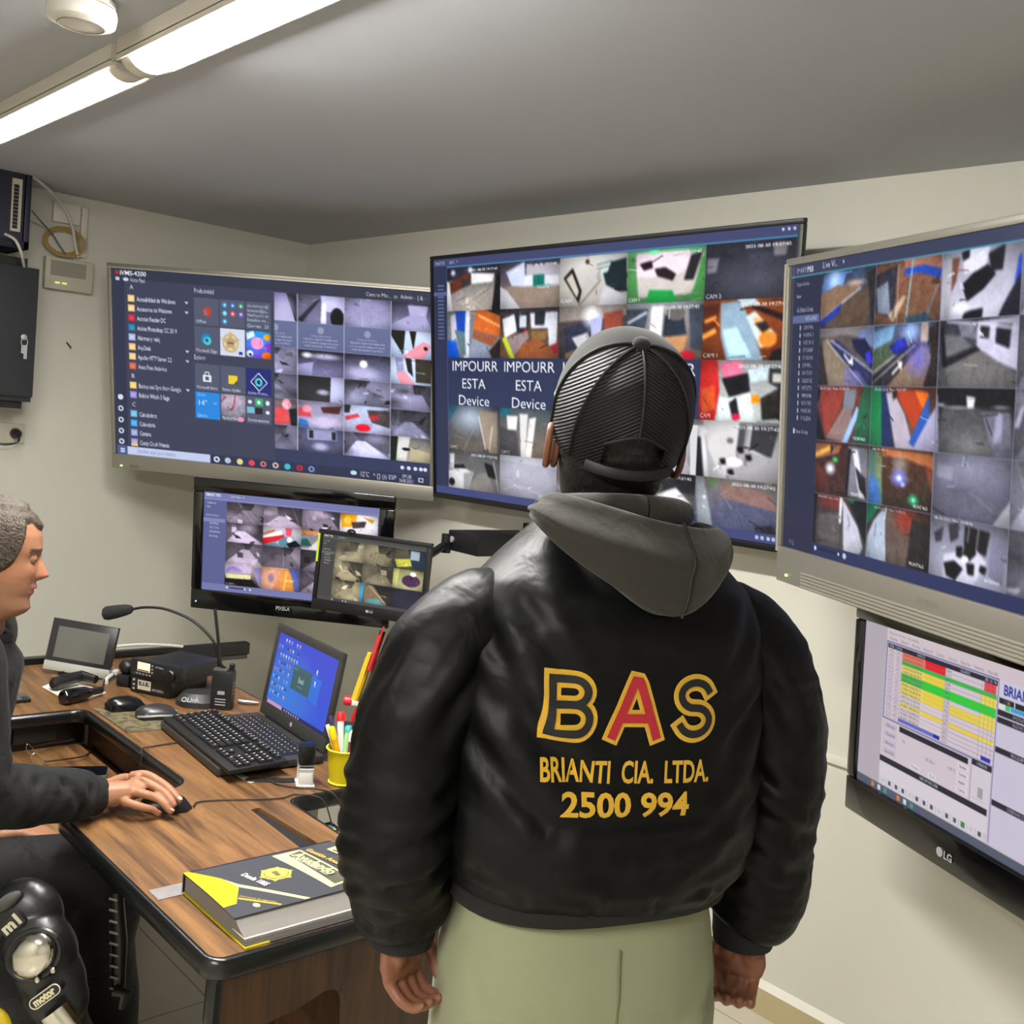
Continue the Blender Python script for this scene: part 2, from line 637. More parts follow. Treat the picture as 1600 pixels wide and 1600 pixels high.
# --- television on the left: a start menu in front of a camera wall
def draw_menu_screen():
    c = Cv(640, 360, (62, 66, 88))
    us = [0.452, 0.590, 0.734, 0.877, 1.0]
    vs = [0.062, 0.207, 0.347, 0.481, 0.614, 0.755, 0.884]
    lil = (1.0, 0.99, 1.22)
    for r_ in range(6):
        for k in range(4):
            c.tile(us[k], vs[r_], us[k + 1], vs[r_ + 1])
            feed_bw(c, 100 + r_ * 7 + k, lil, 45, 185)
    c.tile(us[0], vs[0], us[1], vs[1]).g((120, 118, 165), (190, 188, 235)).p([(0.75, 0), (1, 0), (1, 1), (0.95, 1)], (40, 40, 52)).e(0.7, 0.6, 0.2, 0.4, (205, 200, 240), 0.7, 0.5)
    c.tile(us[1], vs[0], us[2], vs[1]).g((95, 95, 120), (125, 124, 160)).p([(0.5, 0), (1, 0), (1, 0.6), (0.55, 0.55)], (185, 182, 225)).p([(0.52, 0.25), (0.62, 0.25), (0.62, 1), (0.5, 1)], (215, 215, 245)).e(0.85, 0.75, 0.14, 0.35, (38, 38, 48)).p([(0, 0.9), (0.45, 0.1), (0.5, 0.15), (0.1, 1)], (60, 60, 78)).n(16, 4)
    c.tile(us[2], vs[0], us[3], vs[1]).g((130, 128, 165), (165, 163, 205)).l([(0.35, 0), (0.4, 1)], 0.03, (200, 198, 235)).e(0.5, 0.4, 0.35, 0.4, (155, 152, 195), 0.8, 0.6).n(22, 5)
    c.tile(us[3], vs[0], us[4], vs[1]).g((70, 70, 95), (140, 138, 178)).p([(0.4, 0.1), (0.9, 0.1), (0.85, 0.45), (0.45, 0.45)], (165, 163, 205)).p([(0, 0.8), (0.45, 0.45), (0.85, 0.45), (1, 1), (0, 1)], (160, 158, 200)).n(16, 6)
    for k, u in ((0, 0), (1, 0), (2, 0)):
        c.tile(us[k], vs[1], us[k + 1], vs[2]).g((104, 112, 150), (98, 106, 146))
        c.e(0.5, 0.26, 0.07, 0.13, (150, 156, 190))
        for q, (w, tx) in enumerate(((0.42, 'Conectando con el'), (0.74, 'dispositivo. Espere inmediatamente'), (0.76, 'o un dispositivo antiguo de mayor'), (0.68, 'nivel existente al verificar'))):
            c.t(0.5 - w / 2, 0.50 + q * 0.125, 0.075, tx, (205, 208, 232), w)
    for r_ in (1, 2):
        c.tile(us[3], vs[r_], us[4], vs[r_ + 1]).g((205, 212, 236), (176, 190, 220))
        if r_ == 1:
            c.p([(0, 0), (0.35, 0), (0.3, 0.9), (0, 0.2)], (52, 50, 48)).p([(0.45, 0), (0.62, 0), (0.55, 0.7)], (46, 44, 46)).p([(0.3, 0.95), (0.55, 0.62), (0.8, 0.35), (1, 0.5), (0.8, 1), (0.3, 1)], (226, 150, 168)).e(0.85, 0.6, 0.05, 0.07, (40, 40, 50))
        else:
            c.p([(0.35, 0), (0.5, 0), (0.55, 0.7), (0.42, 0.5)], (50, 50, 52)).p([(0.6, 0), (1, 0), (1, 0.9), (0.62, 0.9)], (72, 66, 62)).p([(0.12, 0.55), (0.35, 0.5), (0.6, 1), (0.25, 1)], (226, 150, 168)).p([(0.1, 0), (0.3, 0), (0.33, 0.5), (0.15, 0.55)], (150, 150, 190))
        c.n(10, r_)
    c.tile(us[1], vs[2], us[2], vs[3]).g((48, 50, 66), (130, 128, 172)).p([(0, 0.6), (0.35, 0.45), (0.3, 1), (0, 1)], (150, 148, 195)).e(0.2, 0.2, 0.1, 0.1, W_, 0.9, 0.5).e(0.6, 0.22, 0.3, 0.1, (190, 188, 225), 0.8, 0.6).n(18, 9)
    c.tile(us[2], vs[2], us[3], vs[3]).g((60, 60, 82), (150, 148, 190)).e(0.42, 0.38, 0.08, 0.14, (250, 250, 255), 1, 0.3).e(0.4, 0.75, 0.3, 0.25, (190, 188, 230), 0.7, 0.5).n(30, 10)
    c.tile(us[1], vs[3], us[2], vs[4]).g((48, 48, 52), (62, 62, 70)).p([(0.72, 0), (1, 0), (1, 1), (0.7, 1)], (176, 178, 214)).e(0.55, 0.62, 0.12, 0.1, (170, 168, 205), 0.9, 0.5).n(10, 11)
    c.tile(us[1], vs[4], us[2], vs[5]).g((150, 140, 170), (176, 166, 205)).p([(0, 0.3), (0.25, 0.2), (0.3, 0.6), (0, 0.6)], (205, 90, 110)).p([(0.5, 0.2), (0.95, 0.1), (0.9, 0.4), (0.55, 0.4)], (95, 60, 66)).e(0.2, 0.3, 0.1, 0.14, (232, 150, 170)).p([(0.02, 0.7), (0.2, 0.65), (0.25, 1), (0, 1)], (90, 130, 200)).e(0.6, 0.75, 0.3, 0.2, (205, 190, 225), 0.8, 0.4).n(34, 12, 4)
    c.tile(us[2], vs[4], us[3], vs[5]).g((190, 196, 226), (178, 172, 205)).p([(0.5, 0.15), (1, 0.1), (1, 0.75), (0.6, 0.6)], (92, 78, 84)).e(0.42, 0.82, 0.16, 0.14, (214, 40, 66)).p([(0.02, 0.45), (0.3, 0.3), (0.35, 0.42), (0.05, 0.6)], (205, 80, 92)).p([(0, 0), (0.15, 0), (0.12, 0.3), (0, 0.3)], (60, 60, 66)).e(0.65, 0.4, 0.1, 0.1, (210, 60, 80), 0.8, 0.5).n(44, 13, 4)
    c.tile(us[0], vs[4], us[1], vs[5]).g((120, 92, 100), (160, 120, 130)).p([(0.4, 0.4), (0.75, 0.3), (0.85, 0.9), (0.5, 1)], (205, 80, 86)).e(0.75, 0.2, 0.1, 0.2, (236, 160, 180)).p([(0.8, 0.4), (1, 0.3), (1, 1), (0.85, 1)], (50, 46, 50)).n(36, 14, 4)
    c.tile(us[3], vs[5], us[4], vs[6]).g((120, 118, 112), (170, 164, 150)).p([(0, 0), (0.2, 0), (0.15, 1), (0, 1)], (44, 58, 42)).p([(0.2, 0), (0.5, 0), (0.4, 1), (0.15, 1)], (205, 205, 200)).p([(0.5, 0.4), (1, 0.6), (1, 1), (0.5, 1)], (176, 168, 140)).e(0.4, 0.5, 0.1, 0.06, (40, 40, 40)).n(18, 15)
    c.tile(us[1], vs[5], us[2], vs[6]).g((96, 98, 132), (82, 84, 112)).p([(0.2, 0.05), (0.85, 0.02), (0.85, 0.45), (0.22, 0.5)], (140, 142, 180)).p([(0.25, 0.1), (0.34, 0.1), (0.34, 0.42), (0.25, 0.42)], (50, 50, 66)).p([(0.74, 0.1), (0.83, 0.1), (0.83, 0.42), (0.74, 0.42)], (50, 50, 66)).e(0.5, 0.75, 0.15, 0.15, (180, 180, 220), 0.8, 0.5).n(16, 16)
    c.full()
    for u in us[1:4]:
        c.l([(u, vs[0]), (u, vs[6])], 0.005, (205, 205, 235), 0.8)
    for v in vs[1:6]:
        c.l([(us[0], v), (1, v)], 0.004, (160, 160, 195), 0.5)
    # frame of the application
    c.r(0, 0, 1, 0.06, (50, 54, 72))
    c.r(0, 0.884, 1, 1, (52, 60, 92))
    c.r(0.0, 0.055, 0.518, 0.95, (62, 66, 88))
    c.r(0.0, 0.055, 0.040, 0.95, (50, 54, 76))
    c.e(0.016, 0.022, 0.007, 0.012, (170, 44, 56))
    c.t(0.026, 0.034, 0.024, 'iVMS-4200', (235, 236, 245), 0.085, bold=0.02)
    c.r(0.012, 0.046, 0.024, 0.064, (200, 204, 222))
    c.e(0.045, 0.056, 0.009, 0.010, (205, 208, 226))
    c.t(0.058, 0.066, 0.02, 'Vista Ppal', (225, 226, 240), 0.05)
    c.t(0.80, 0.046, 0.02, 'Centro Mo...  aa  Admin - | & -', (225, 228, 240), 0.18)
    y0 = 0.105
    c.t(0.057, y0, 0.022, 'A', (230, 232, 242))
    rows = [('Accesibilidad de Windows', (236, 196, 128), 1), ('Accesorios de Windows', (236, 196, 128), 1), ('Acrobat Reader DC', (196, 40, 60), 0), ('Adobe Photoshop CC 2019', (40, 120, 160), 0), ('Alarmas y reloj', (170, 182, 218), 0), ('AnyDesk', (236, 196, 128), 1), ('Apache HTTP Server 2.2', (236, 196, 128), 1), ('Avast Free Antivirus', (206, 96, 70), 0), ('B', None, 0), ('Backup and Sync from Google', (240, 200, 110), 1), ('Bubble Witch 3 Saga', (150, 140, 214), 0), ('C', None, 0), ('Calculadora', (110, 178, 222), 0), ('Calendario', (66, 160, 226), 0), ('Camara', (150, 160, 210), 0), ('Candy Crush Friends', (160, 150, 205), 0)]
    wd = [0.125, 0.113, 0.093, 0.128, 0.073, 0.043, 0.11, 0.093, 0, 0.138, 0.10, 0, 0.058, 0.052, 0.037, 0.096]
    for k, (tx, ic, arrow) in enumerate(rows):
        v = 0.155 + k * 0.0515
        if ic is None:
            c.t(0.056, v + 0.011, 0.022, tx, (230, 232, 242))
            continue
        c.r(0.050, v - 0.019, 0.072, v + 0.017, ic)
        c.r(0.054, v - 0.010, 0.068, v + 0.010, tuple(min(255, q + 25) for q in ic))
        c.t(0.079, v + 0.012, 0.023, tx, (232, 234, 245), wd[k], bold=0.012)
        if arrow:
            c.l([(0.236, v - 0.006), (0.240, v + 0.005), (0.244, v - 0.006)], 0.006, (225, 226, 240))
    c.r(0.050, 0.955 - 0.02, 0.072, 0.95, (236, 196, 128))
    for k, v in enumerate((0.688, 0.75, 0.812, 0.872, 0.93)):
        c.e(0.018, v, 0.009, 0.015, (222, 226, 240))
        if k:
            c.e(0.018, v, 0.0045, 0.008, (60, 66, 90))
    c.t(0.265, 0.098, 0.024, 'Productividad', (228, 230, 242), 0.062)
    c.t(0.262, 0.448, 0.024, 'Explorar', (228, 230, 242), 0.037)
    X = [0.264, 0.346, 0.428]
    tw = 0.079
    slate = (84, 90, 112)
    for j, y in enumerate((0.122, 0.272, 0.470, 0.620)):
        for x in X:
            c.r(x, y, x + tw, y + 0.143, slate)
    c.tile(X[0], .122, X[0] + tw, .265).p([(0.35, 0.42), (0.55, 0.3), (0.68, 0.38), (0.68, 0.62), (0.55, 0.7), (0.35, 0.6)], (200, 60, 44)).r(0.42, 0.42, 0.52, 0.62, (120, 120, 140)).t(0.08, 0.92, 0.11, 'Office', W_)
    c.tile(X[1], .122, X[1] + tw, .265)
    for q, (x, y, col) in enumerate(((.2, .2, (60, 150, 220)), (.52, .2, (60, 120, 205)), (.85, .2, (60, 160, 110)), (.2, .5, (90, 190, 225)), (.52, .5, (230, 80, 100)), (.85, .5, (140, 90, 210)), (.2, .8, (60, 160, 220)))):
        c.e(x, y, 0.10, 0.10, col).e(x, y, 0.04, 0.04, (225, 235, 250))
    c.tile(X[2], .122, X[2] + tw, .265)
    for q, tx in enumerate(('documentacion@', 'bienvenid@pa...', 'Notificación de', 'Estados de...')):
        c.t(0.06, 0.2 + q * 0.17, 0.11, tx, (210, 212, 230), 0.84)
    c.t(0.06, 0.93, 0.12, 'Correo', W_).t(0.75, 0.93, 0.12, '21', W_)
    c.tile(X[0], .272, X[0] + tw, .415).e(0.48, 0.45, 0.2, 0.2, (30, 130, 200)).e(0.52, 0.52, 0.16, 0.15, (80, 205, 200)).e(0.5, 0.5, 0.07, 0.07, (30, 90, 170)).t(0.06, 0.94, 0.12, 'Microsoft Edge', W_, 0.84)
    c.tile(X[1], .272, X[1] + tw, .415).r(0, 0, 1, 1, (216, 220, 238)).e(0.42, 0.52, 0.33, 0.36, (205, 184, 140)).e(0.42, 0.52, 0.26, 0.28, (226, 214, 186))
    st = [(0.42 + 0.42 * math.sin(2 * PI * q / 10) * (1 if q % 2 == 0 else 0.42), 0.5 - 0.44 * math.cos(2 * PI * q / 10) * (1 if q % 2 == 0 else 0.42)) for q in range(10)]
    c.p(st, (206, 178, 128)).e(0.42, 0.52, 0.16, 0.17, (190, 160, 116)).r(0.3, 0.5, 0.54, 0.56, (110, 96, 80)).r(0.75, 0.82, 0.9, 0.93, (40, 70, 170))
    c.tile(X[2], .272, X[2] + tw, .415).g((60, 160, 230), (120, 90, 205)).e(0.45, 0.45, 0.25, 0.22, (240, 150, 205)).e(0.85, 0.2, 0.14, 0.12, (230, 160, 70)).e(0.9, 0.55, 0.14, 0.14, (140, 70, 200)).e(0.85, 0.9, 0.22, 0.14, (236, 120, 40)).p([(0, 0.1), (0.3, 0), (0.35, 0.2), (0.05, 0.35)], (230, 240, 250)).e(0.15, 0.85, 0.14, 0.12, (225, 235, 250)).e(0.18, 0.88, 0.05, 0.05, (30, 30, 60)).n(30, 3, 4)
    c.tile(X[0], .470, X[0] + tw, .613).r(0.32, 0.4, 0.66, 0.66, (232, 234, 244)).l([(0.4, 0.4), (0.42, 0.3), (0.56, 0.3), (0.58, 0.4)], 0.04, (232, 234, 244)).r(0.42, 0.46, 0.56, 0.6, slate).t(0.06, 0.93, 0.12, 'Microsoft Store', W_, 0.84)
    c.tile(X[1], .470, X[1] + tw, .613).r(0.32, 0.34, 0.68, 0.66, (238, 210, 50)).p([(0.52, 0.66), (0.68, 0.5), (0.68, 0.66)], (90, 80, 30)).t(0.06, 0.93, 0.12, 'Notas rápidas', W_, 0.74)
    c.tile(X[2], .470, X[2] + tw, .613).r(0, 0, 1, 1, (34, 42, 116))
    dm = [(0.5, 0.16), (0.84, 0.5), (0.52, 0.82), (0.18, 0.5)]
    c.l(dm + dm[:1], 0.035, (225, 232, 246)).e(0.5, 0.5, 0.15, 0.16, (90, 205, 220)).e(0.5, 0.5, 0.07, 0.08, (20, 50, 80)).t(0.06, 0.97, 0.12, 'Adobe Photos...', W_, 0.86)
    c.tile(X[0], .620, X[0] + tw, .763).r(0, 0, 1, 1, (40, 136, 224)).t(0.08, 0.14, 0.09, 'Quito', (220, 232, 250)).t(0.08, 0.5, 0.2, '14°', (240, 246, 255)).t(0.7, 0.45, 0.1, '19°', (200, 222, 248)).t(0.08, 0.93, 0.11, 'Quito', (230, 240, 252))
    c.tile(X[1], .620, X[1] + tw, .763).g((190, 176, 196), (120, 116, 132)).l([(0.6, 0), (0.5, 0.5), (0.3, 0.6)], 0.04, (170, 50, 60)).l([(0, 0.3), (0.2, 0.1)], 0.04, (160, 50, 60)).n(60, 8, 3).t(0.04, 0.95, 0.12, 'March of Em', W_, 0.6).e(0.8, 0.9, 0.14, 0.09, (236, 150, 190))
    c.tile(X[2], .620, X[2] + tw, .763).r(0.35, 0.05, 0.66, 0.34, (60, 176, 116)).e(0.5, 0.2, 0.07, 0.07, W_).e(0.14, 0.2, 0.08, 0.07, W_).e(0.85, 0.2, 0.08, 0.09, W_).r(0.36, 0.4, 0.64, 0.64, (44, 34, 40)).r(0.02, 0.38, 0.32, 0.62, (120, 190, 214)).e(0.85, 0.55, 0.08, 0.07, W_).t(0.06, 0.93, 0.12, 'Entretenimiento', W_, 0.84)
    c.full()
    # task bar
    c.r(0, 0.952, 1, 1, (46, 52, 78))
    c.r(0.003, 0.952, 0.036, 1, (80, 92, 140))
    for q in ((0.014, 0.966), (0.021, 0.966), (0.014, 0.979), (0.021, 0.979)):
        c.r(q[0], q[1], q[0] + 0.006, q[1] + 0.011, (200, 222, 250))
    c.r(0.037, 0.954, 0.309, 0.999, (196, 206, 238))
    c.t(0.07, 0.985, 0.022, 'Escribe aquí para buscar.', (130, 140, 172), 0.13)
    for q, col in ((0.33, (225, 228, 240)), (0.366, (190, 196, 214)), (0.405, (232, 214, 150)), (0.443, (226, 70, 96)), (0.48, (220, 120, 110)), (0.519, (215, 190, 180)), (0.557, (60, 190, 205)), (0.596, (206, 40, 56)), (0.633, (130, 150, 205))):
        c.e(q, 0.976, 0.010, 0.016, col)
        if q in (0.33, 0.48, 0.519, 0.596, 0.633):
            c.e(q, 0.976, 0.0045, 0.008, (52, 58, 88))
    c.e(0.765, 0.972, 0.010, 0.012, (190, 226, 245)).t(0.785, 0.986, 0.025, '12°C', W_, 0.028).t(0.825, 0.986, 0.022, '^ [] ()) ESP', W_, 0.072)
    c.t(0.915, 0.972, 0.018, '09:28', W_, 0.028).t(0.905, 0.996, 0.018, '30/8/2021', W_, 0.045)
    c.r(0.965, 0.964, 0.98, 0.986, W_).r(0.968, 0.968, 0.977, 0.982, (46, 52, 78))
    for q in (0.915, 0.935, 0.955, 0.972, 0.985):
        c.e(q, 0.918, 0.006, 0.010, (225, 228, 242))
    return c.done()


# --- television in the middle: twenty-five camera pictures
def draw_wall_screen():
    c = Cv(720, 405, (44, 51, 82))
    us = [0.051, 0.239, 0.427, 0.616, 0.806, 0.996]
    vs = [0.038, 0.215, 0.408, 0.608, 0.80, 0.968]

    def T(r_, k):
        return c.tile(us[k], vs[r_], us[k + 1], vs[r_ + 1])
    stamp = lambda: c.t(0.45, 0.12, 0.055, '2021-08-30 19:27:42', (240, 240, 245), 0.5, bold=0.02)
    T(0, 0).g((96, 92, 96), (172, 164, 158)).p([(0, 0), (1, 0), (1, 0.25), (0, 0.3)], (66, 64, 76)).p([(0.06, 0.35), (0.42, 0.12), (0.46, 0.4), (0.05, 0.62)], (104, 62, 52)).p([(0.28, 0.3), (0.45, 0.28), (0.44, 0.42), (0.28, 0.48)], (70, 66, 66)).p([(0.46, 0.15), (0.9, 0.2), (0.86, 0.38), (0.48, 0.4)], (214, 210, 212)).l([(0.1, 1), (0.75, 0.5)], 0.02, (200, 180, 160)).l([(0.3, 1), (0.85, 0.55)], 0.015, (196, 176, 160)).l([(0.4, 0.7), (0.7, 1)], 0.015, (196, 176, 160)).p([(0.92, 0.25), (1, 0.2), (1, 1), (0.85, 1)], (42, 40, 42)).p([(0, 0.3), (0.05, 0.35), (0.1, 1), (0, 1)], (205, 203, 208)).e(0.12, 0.12, 0.04, 0.06, (215, 226, 250), 1, 0.5).e(0.45, 0.08, 0.04, 0.06, (215, 226, 250), 1, 0.5).n(30, 1)
    stamp()
    T(0, 1).g((84, 80, 96), (150, 140, 134)).p([(0.1, 0.2), (0.42, 0), (0.45, 0.75), (0.2, 0.5)], (196, 202, 222)).p([(0.45, 0.1), (1, 0.1), (1, 0.55), (0.45, 0.55)], (176, 172, 182)).r(0.42, 0.3, 0.56, 0.52, (214, 216, 222)).r(0.57, 0.3, 0.75, 0.54, (34, 120, 112)).l([(0.66, 0.3), (0.66, 0.54)], 0.02, (20, 80, 80)).r(0.76, 0.33, 0.99, 0.52, (206, 206, 212)).p([(0, 0.6), (0.2, 0.5), (0.5, 0.55), (1, 0.55), (1, 1), (0, 1)], (150, 136, 126)).p([(0, 0.5), (0.12, 0.6), (0.35, 1), (0, 1)], (196, 194, 202)).n(24, 2)
    stamp()
    T(0, 2).g((206, 204, 200), (176, 172, 166)).p([(0.06, 0.42), (0.2, 0.22), (0.34, 0.7), (0.3, 0.95)], (44, 40, 40)).p([(0.1, 0.44), (0.19, 0.32), (0.3, 0.7), (0.27, 0.84)], (196, 190, 180)).p([(0.62, 0.2), (0.98, 0.1), (1, 0.75), (0.9, 0.75), (0.7, 0.6)], (36, 60, 66)).p([(0.6, 0.05), (0.8, 0), (0.72, 0.35), (0.55, 0.4)], (196, 206, 202)).l([(0.56, 0.2), (0.78, 0.14)], 0.02, (90, 96, 96)).l([(0.56, 0.28), (0.76, 0.24)], 0.02, (90, 96, 96)).l([(0.3, 1), (0.62, 0.5)], 0.03, (120, 116, 112)).p([(0.66, 0.62), (1, 0.85), (1, 1), (0.6, 1)], (196, 196, 200)).e(0.42, 0.12, 0.03, 0.05, (70, 64, 60)).n(16, 3).t(0.02, 0.92, 0.07, 'CAM', W_, 0.18)
    T(0, 3).g((112, 190, 130), (96, 140, 96)).p([(0.02, 0.1), (0.98, 0.12), (0.9, 0.85), (0.1, 0.9)], (196, 196, 186)).p([(0.12, 0.05), (0.8, 0.05), (0.85, 0.35), (0.6, 0.52), (0.12, 0.5)], (222, 214, 218)).p([(0, 0.1), (0.1, 0.1), (0.16, 0.95), (0, 1)], (96, 156, 98)).p([(0.82, 0.15), (0.96, 0.1), (0.86, 0.6), (0.74, 0.6)], (54, 60, 56)).p([(0.26, 1), (0.3, 0.75), (0.6, 0.78), (0.66, 1)], (44, 160, 82)).p([(0.16, 0.25), (0.32, 0.2), (0.34, 0.34), (0.22, 0.38)], (46, 40, 44)).p([(0.36, 0.36), (0.5, 0.34), (0.64, 0.48), (0.6, 0.6), (0.4, 0.5)], (50, 44, 44)).e(0.35, 0.03, 0.06, 0.05, (120, 250, 170), 1, 0.5).p([(0.95, 0.2), (1, 0.2), (1, 1), (0.8, 1), (0.88, 0.7)], (92, 160, 96)).n(20, 4).t(0.02, 0.97, 0.075, 'CAM 4', W_, 0.16)
    stamp()
    T(0, 4).g((44, 46, 58), (56, 58, 72)).p([(0.02, 0.25), (0.16, 0.25), (0.13, 0.5), (0.02, 0.52)], (112, 112, 124)).p([(0.76, 0.06), (0.92, 0.06), (0.9, 0.28), (0.77, 0.28)], (110, 108, 116)).e(0.6, 0.65, 0.3, 0.25, (80, 82, 96), 0.6, 0.8).p([(0.5, 0.2), (0.75, 0.2), (0.74, 0.45), (0.5, 0.45)], (62, 64, 78), 0.7).n(16, 5).t(0.02, 0.97, 0.08, 'CAM 3', W_, 0.18)
    stamp()
    T(1, 0).g((126, 122, 128), (132, 130, 140)).p([(0.15, 0), (0.38, 0), (0.34, 0.6), (0.12, 0.5)], (50, 86, 170)).p([(0, 0.62), (0.16, 0.66), (0.24, 1), (0, 1)], (26, 100, 210)).p([(0.06, 0.1), (0.16, 0.05), (0.2, 0.6), (0.08, 0.62)], (190, 186, 200)).p([(0.36, 0), (0.44, 0), (0.42, 1), (0.32, 1)], (202, 204, 214)).p([(0.14, 0.4), (0.34, 0.45), (0.36, 0.95), (0.26, 0.9)], (104, 124, 132)).p([(0.58, 0), (1, 0), (1, 0.55), (0.5, 0.4)], (196, 108, 58)).l([(0.6, 0.1), (1, 0.35)], 0.05, (240, 170, 110)).p([(0.52, 0.4), (0.95, 0.55), (0.85, 0.78), (0.48, 0.6)], (150, 96, 76)).p([(0.48, 0.58), (0.85, 0.76), (0.95, 1), (0.42, 1)], (140, 144, 162)).p([(0.75, 0), (1, 0), (1, 0.12)], (40, 40, 44)).p([(0.8, 0.85), (1, 0.6), (1, 1), (0.85, 1)], (62, 48, 46)).n(30, 6)
    T(1, 1).g((70, 62, 62), (132, 96, 70)).p([(0.04, 0.2), (0.25, 0.1), (0.3, 0.45), (0.08, 0.6)], (216, 212, 216)).p([(0.52, 0.1), (0.98, 0.08), (0.96, 0.7), (0.84, 0.75), (0.82, 0.4), (0.54, 0.4)], (206, 202, 208)).p([(0.6, 0.05), (0.78, 0.05), (0.76, 0.34), (0.6, 0.34)], (56, 54, 58)).p([(0.26, 0.1), (0.5, 0.08), (0.48, 0.45), (0.3, 0.5)], (60, 56, 58)).r(0.34, 0.14, 0.46, 0.38, (196, 196, 202)).r(0.42, 0.42, 0.48, 0.56, (206, 40, 50)).p([(0.54, 0.45), (0.82, 0.45), (0.78, 0.62), (0.56, 0.65)], (140, 108, 70)).p([(0.1, 0.6), (0.48, 0.45), (0.5, 0.6), (0.24, 0.95)], (150, 130, 128)).p([(0.25, 1), (0.4, 0.7), (0.65, 0.6), (0.9, 0.85), (0.94, 1)], (150, 92, 58)).p([(0.03, 0.6), (0.1, 0.55), (0.26, 1), (0.18, 1)], (196, 206, 60)).p([(0.88, 0.75), (0.98, 0.68), (0.98, 0.9), (0.9, 0.9)], (170, 40, 56)).n(34, 7, 4)
    T(1, 2).g((96, 84, 84), (70, 62, 66)).p([(0, 0), (1, 0), (1, 0.2), (0, 0.3)], (150, 136, 132)).p([(0.08, 0.42), (0.5, 0.25), (0.46, 0.8), (0.12, 0.9)], (62, 62, 80)).e(0.5, 0.2, 0.1, 0.16, (250, 250, 255), 1, 0.8).p([(0.48, 0.25), (0.66, 0.2), (0.64, 0.65), (0.5, 0.6)], (176, 172, 214)).p([(0.68, 0.15), (0.95, 0.1), (0.95, 0.55), (0.7, 0.55)], (150, 80, 66)).p([(0.2, 0.6), (0.45, 0.5), (0.48, 0.7), (0.3, 0.8)], (190, 184, 190)).p([(0.1, 0.9), (0.5, 0.7), (0.95, 0.6), (1, 1), (0.1, 1)], (140, 112, 92)).n(30, 8, 4)
    T(1, 3).g((150, 150, 156), (120, 100, 90)).p([(0, 0.1), (0.3, 0.1), (0.25, 0.55), (0, 0.62)], (74, 80, 92)).l([(0.02, 0.35), (0.28, 0.16)], 0.05, (196, 198, 206)).p([(0.34, 0.05), (0.5, 0.05), (0.48, 0.6), (0.32, 0.6)], (224, 222, 226)).p([(0.52, 0.22), (0.75, 0.15), (0.8, 0.56), (0.5, 0.6)], (56, 62, 74)).p([(0.35, 0.62), (0.82, 0.58), (0.75, 1), (0.5, 1)], (190, 142, 104)).p([(0.82, 0.1), (1, 0.05), (1, 0.85), (0.86, 0.8)], (80, 84, 96)).e(0.66, 0.2, 0.12, 0.12, (110, 104, 100)).p([(0.05, 0.6), (0.3, 0.5), (0.4, 0.9), (0.2, 1)], (96, 98, 108)).e(0.82, 0.93, 0.1, 0.09, (206, 40, 66)).n(28, 9, 4)
    stamp()
    T(1, 4).g((150, 84, 40), (120, 62, 32)).p([(0.2, 0.05), (0.45, 0.02), (0.72, 1), (0.3, 1), (0.22, 0.6)], (150, 166, 180)).p([(0.24, 0.5), (0.4, 0.45), (0.6, 0.95), (0.34, 1)], (190, 214, 222)).p([(0.5, 0.28), (0.6, 0.2), (0.86, 0.6), (0.82, 0.75), (0.68, 0.8)], (206, 212, 210)).p([(0.58, 0.3), (0.66, 0.3), (0.8, 0.55), (0.72, 0.7)], (232, 170, 110)).p([(0.6, 0.4), (0.72, 0.36), (0.78, 0.48), (0.7, 0.55)], (60, 50, 46)).e(0.76, 0.66, 0.1, 0.13, (226, 140, 62)).p([(0.45, 0.02), (1, 0.3), (1, 0.42), (0.55, 0.14)], (52, 32, 22)).p([(0.0, 0.1), (0.2, 0.05), (0.16, 0.5), (0, 0.6)], (104, 54, 26)).l([(0.02, 0.36), (0.16, 0.28)], 0.07, (236, 150, 70)).l([(0.0, 0.62), (0.16, 0.5)], 0.09, (240, 160, 80)).p([(0.4, 0.0), (0.6, 0.0), (0.66, 0.1), (0.45, 0.12)], (200, 206, 212)).p([(0.82, 0.85), (1, 0.75), (1, 1), (0.78, 1)], (50, 34, 28)).n(30, 10, 4).t(0.02, 0.96, 0.075, 'CAM 1', W_, 0.17)
    stamp()
    for k in range(4):
        T(2, k).g((40, 50, 84), (42, 54, 88))
        c.t(0.06 if k else 0.08, 0.27, 0.21, 'IMPOURR', (246, 247, 252), 0.88)
        c.t(0.5, 0.635, 0.21, 'ESTA', (246, 247, 252), 0.46, align='c')
        c.t(0.5, 0.985, 0.21, 'Device', (246, 247, 252), 0.60, align='c')
